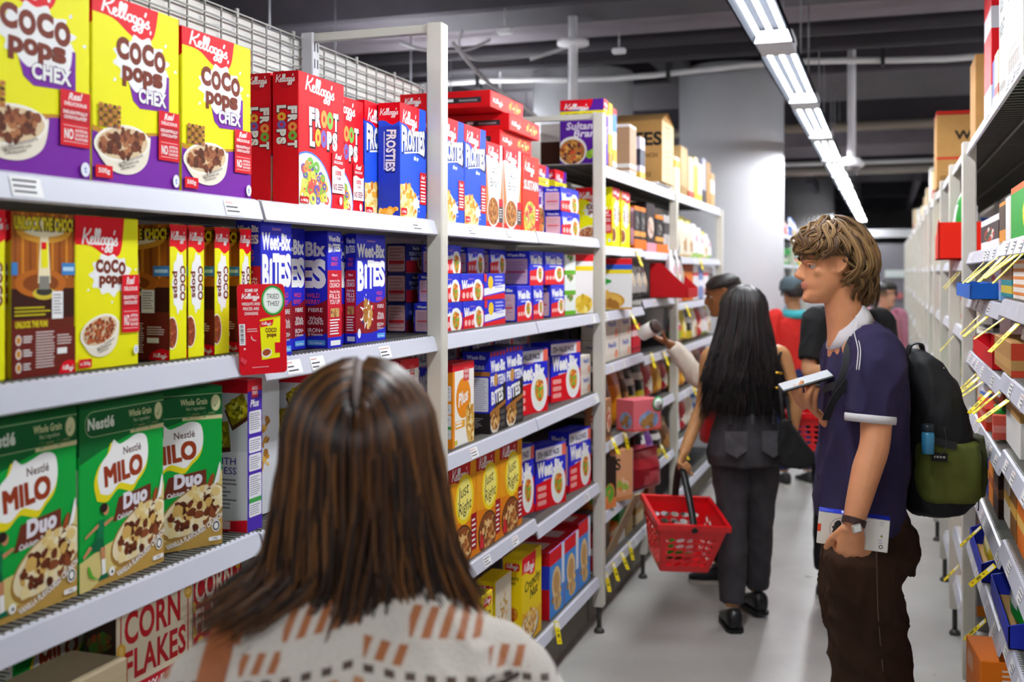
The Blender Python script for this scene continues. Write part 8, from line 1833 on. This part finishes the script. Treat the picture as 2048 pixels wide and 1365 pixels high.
# ---- man in a black T-shirt behind the young man
r0 = root_at(1696, 5.6, TH - .35); LB2 = local(r0); rl = tuple(r0.location); rr_ = r0.rotation_euler.z; bpy.data.objects.remove(r0)
JB = dict(shoulder=[LB2(1762, 642, 5.62), LB2(1632, 640, 5.55)], elbow=[LB2(1785, 755, 5.6), LB2(1618, 742, 5.48)], wrist=[LB2(1740, 745, 5.36), LB2(1688, 748, 5.34)], hip=[(.09, .03, .88), (-.09, .03, .88)], knee=[(.10, .02, .50), (-.10, .02, .50)], ankle=[(.11, .04, .10), (-.11, .04, .10)])
hmb = Matrix.Translation((0, -.01, 1.415 * 1.04)) @ Matrix.Rotation(radians(8), 4, 'X')
bm_, btr, bhm = figure(rl, rr_, 'man in a black T-shirt standing behind the young man, forearm showing past the phone', skin_mat('#d09a70'), 1.70, JB, mat('#0f1013', .85), mat('#14151c', .9), mat('#1a1a1c', .6), sleeve=.95, hm=hmb, seed=41, tw=1.12)
def short_flow(hm, fr=.09):
    def f(rg):
        az = rg.random() * pi; sg = -1 if rg.random() < .5 else 1; lift = .006 + .01 * rg.random(); u0 = rg.random() * .7; pts = []
        for j in range(7):
            u = u0 + (1 - u0) * j / 6; q = sin(u * pi / 2); zz_ = .225 - (.225 - (.155 if az < .7 else .08)) * (1 - cos(u * pi / 2)); pts.append(hm @ Vector((sg * (.076 + lift) * sin(az) * q, -((fr if az < pi / 2 else .103) + lift) * cos(az) * q, zz_ + lift * .5)))
        return pts
    return f
def short_hair(parent, hm, ms, n=500, seed=3):
    b = MB(); b.loft([oval((0, -(f + bk) / 2, z), w_, (f - bk) / 2, 20, 2.1, M=hm) for z, f, bk, w_ in [(.08, -.03, -.10, .066), (.11, -.015, -.105, .076), (.135, .0, -.108, .079), (.158, .089, -.109, .081), (.185, .084, -.103, .078), (.206, .06, -.084, .063), (.221, .03, -.05, .037)]], ms[0]); b.build('hair_base', parent)
    hair_locks('hair', parent, short_flow(hm), n, .0032, ms, seed=seed)
short_hair(bm_, bhm, [mat('#1a1312', .5), mat('#2a1f1a', .5)])
bk2 = basket('shopping_basket', 'second red basket, glimpsed below the phone beside the man in black', tuple(AT(1634, 905, 5.42)), .30, .22, .20); bk2.rotation_euler = (0, 0, TH - .3)
b = MB(); b.tube(catmull([(-.13, 0, .2), (-.10, 0, .30), (.0, 0, .33), (.10, 0, .30), (.13, 0, .2)], 6), .008, HB, 8); b.build('handle', bk2)
# ---- far shoppers
def simple_j(k, s=.18): return dict(shoulder=[(s, .03, 1.30 * k), (-s, .03, 1.30 * k)], elbow=[(s + .05, .05, 1.03 * k), (-s - .05, .05, 1.03 * k)], wrist=[(s + .03, -.08, .84 * k), (-s - .03, -.08, .84 * k)], hip=[(.085, .03, .84 * k), (-.085, .03, .84 * k)], knee=[(.09, .02, .47 * k), (-.09, .02, .47 * k)], ankle=[(.10, .04, .10), (-.10, .04, .10)])
p = root_at(1586, 8.6, 0); rl = tuple(p.location); bpy.data.objects.remove(p)
fr_, _, fhm = figure(rl, TH + pi + .2, 'distant shopper in a red top and blue trousers beside the thick column', skin_mat('#c08a62'), 1.60, simple_j(1.0), mat('#d42016', .8), mat('#1c2a5e', .9), mat('#2a2a2c', .6), sleeve=1.0, seed=51, vox=.010)
short_hair(fr_, fhm, [mat('#2a2422', .5), mat('#3a302a', .5)], 220, 5)
b = MB(); b.lathe([(.105, .128), (.108, .150), (.100, .20), (.070, .235), (.02, .248)], mat('#4a5a62', .8), n=24, M=fhm); b.build('cap', fr_)
b = MB(); b.loft([[fhm @ Vector((q * 1.0 * cos(a), .02 + q * sin(a), z)) for a in [2 * pi * i / 20 for i in range(20)]] for q, z in ((.085, -.02), (.115, -.04), (.125, -.075), (.10, -.09))], mat('#3aa8b0', .8)); b.build('scarf', fr_)
for i, (dx, dz, c, h) in enumerate([(-.17, 1.16, '#f0d020', .20), (-.15, .98, '#eceae6', .12), (-.19, .86, '#f0c81e', .10)]):
    o = link('pouch', PCH['yellow' if c[1] == 'f' else 'white'][0], None, Vector(rl) + Vector((.22 + .02 * i, -.10, dz - .02)), TH); o.scale = (.7, .7, h / .22); tag(o, '%s packet in the arms of the distant shopper in red, %s from the top' % ('yellow' if c[1] == 'f' else 'white', ORD[i]), 'pouch', 'packets held by the distant shopper')
p = root_at(1772, 9.6, 0); rl = tuple(p.location); bpy.data.objects.remove(p)
fp_, _, phm = figure(rl, TH + .4, 'distant shopper in a pink top with dark hair, far down the aisle', skin_mat('#c89878'), 1.56, simple_j(.98), mat('#d890a8', .8), mat('#c8202a', .9), mat('#2a2a2c', .6), sleeve=2.0, seed=61, vox=.010)
short_hair(fp_, phm, [mat('#1a1412', .5), mat('#261c18', .5)], 200, 7)
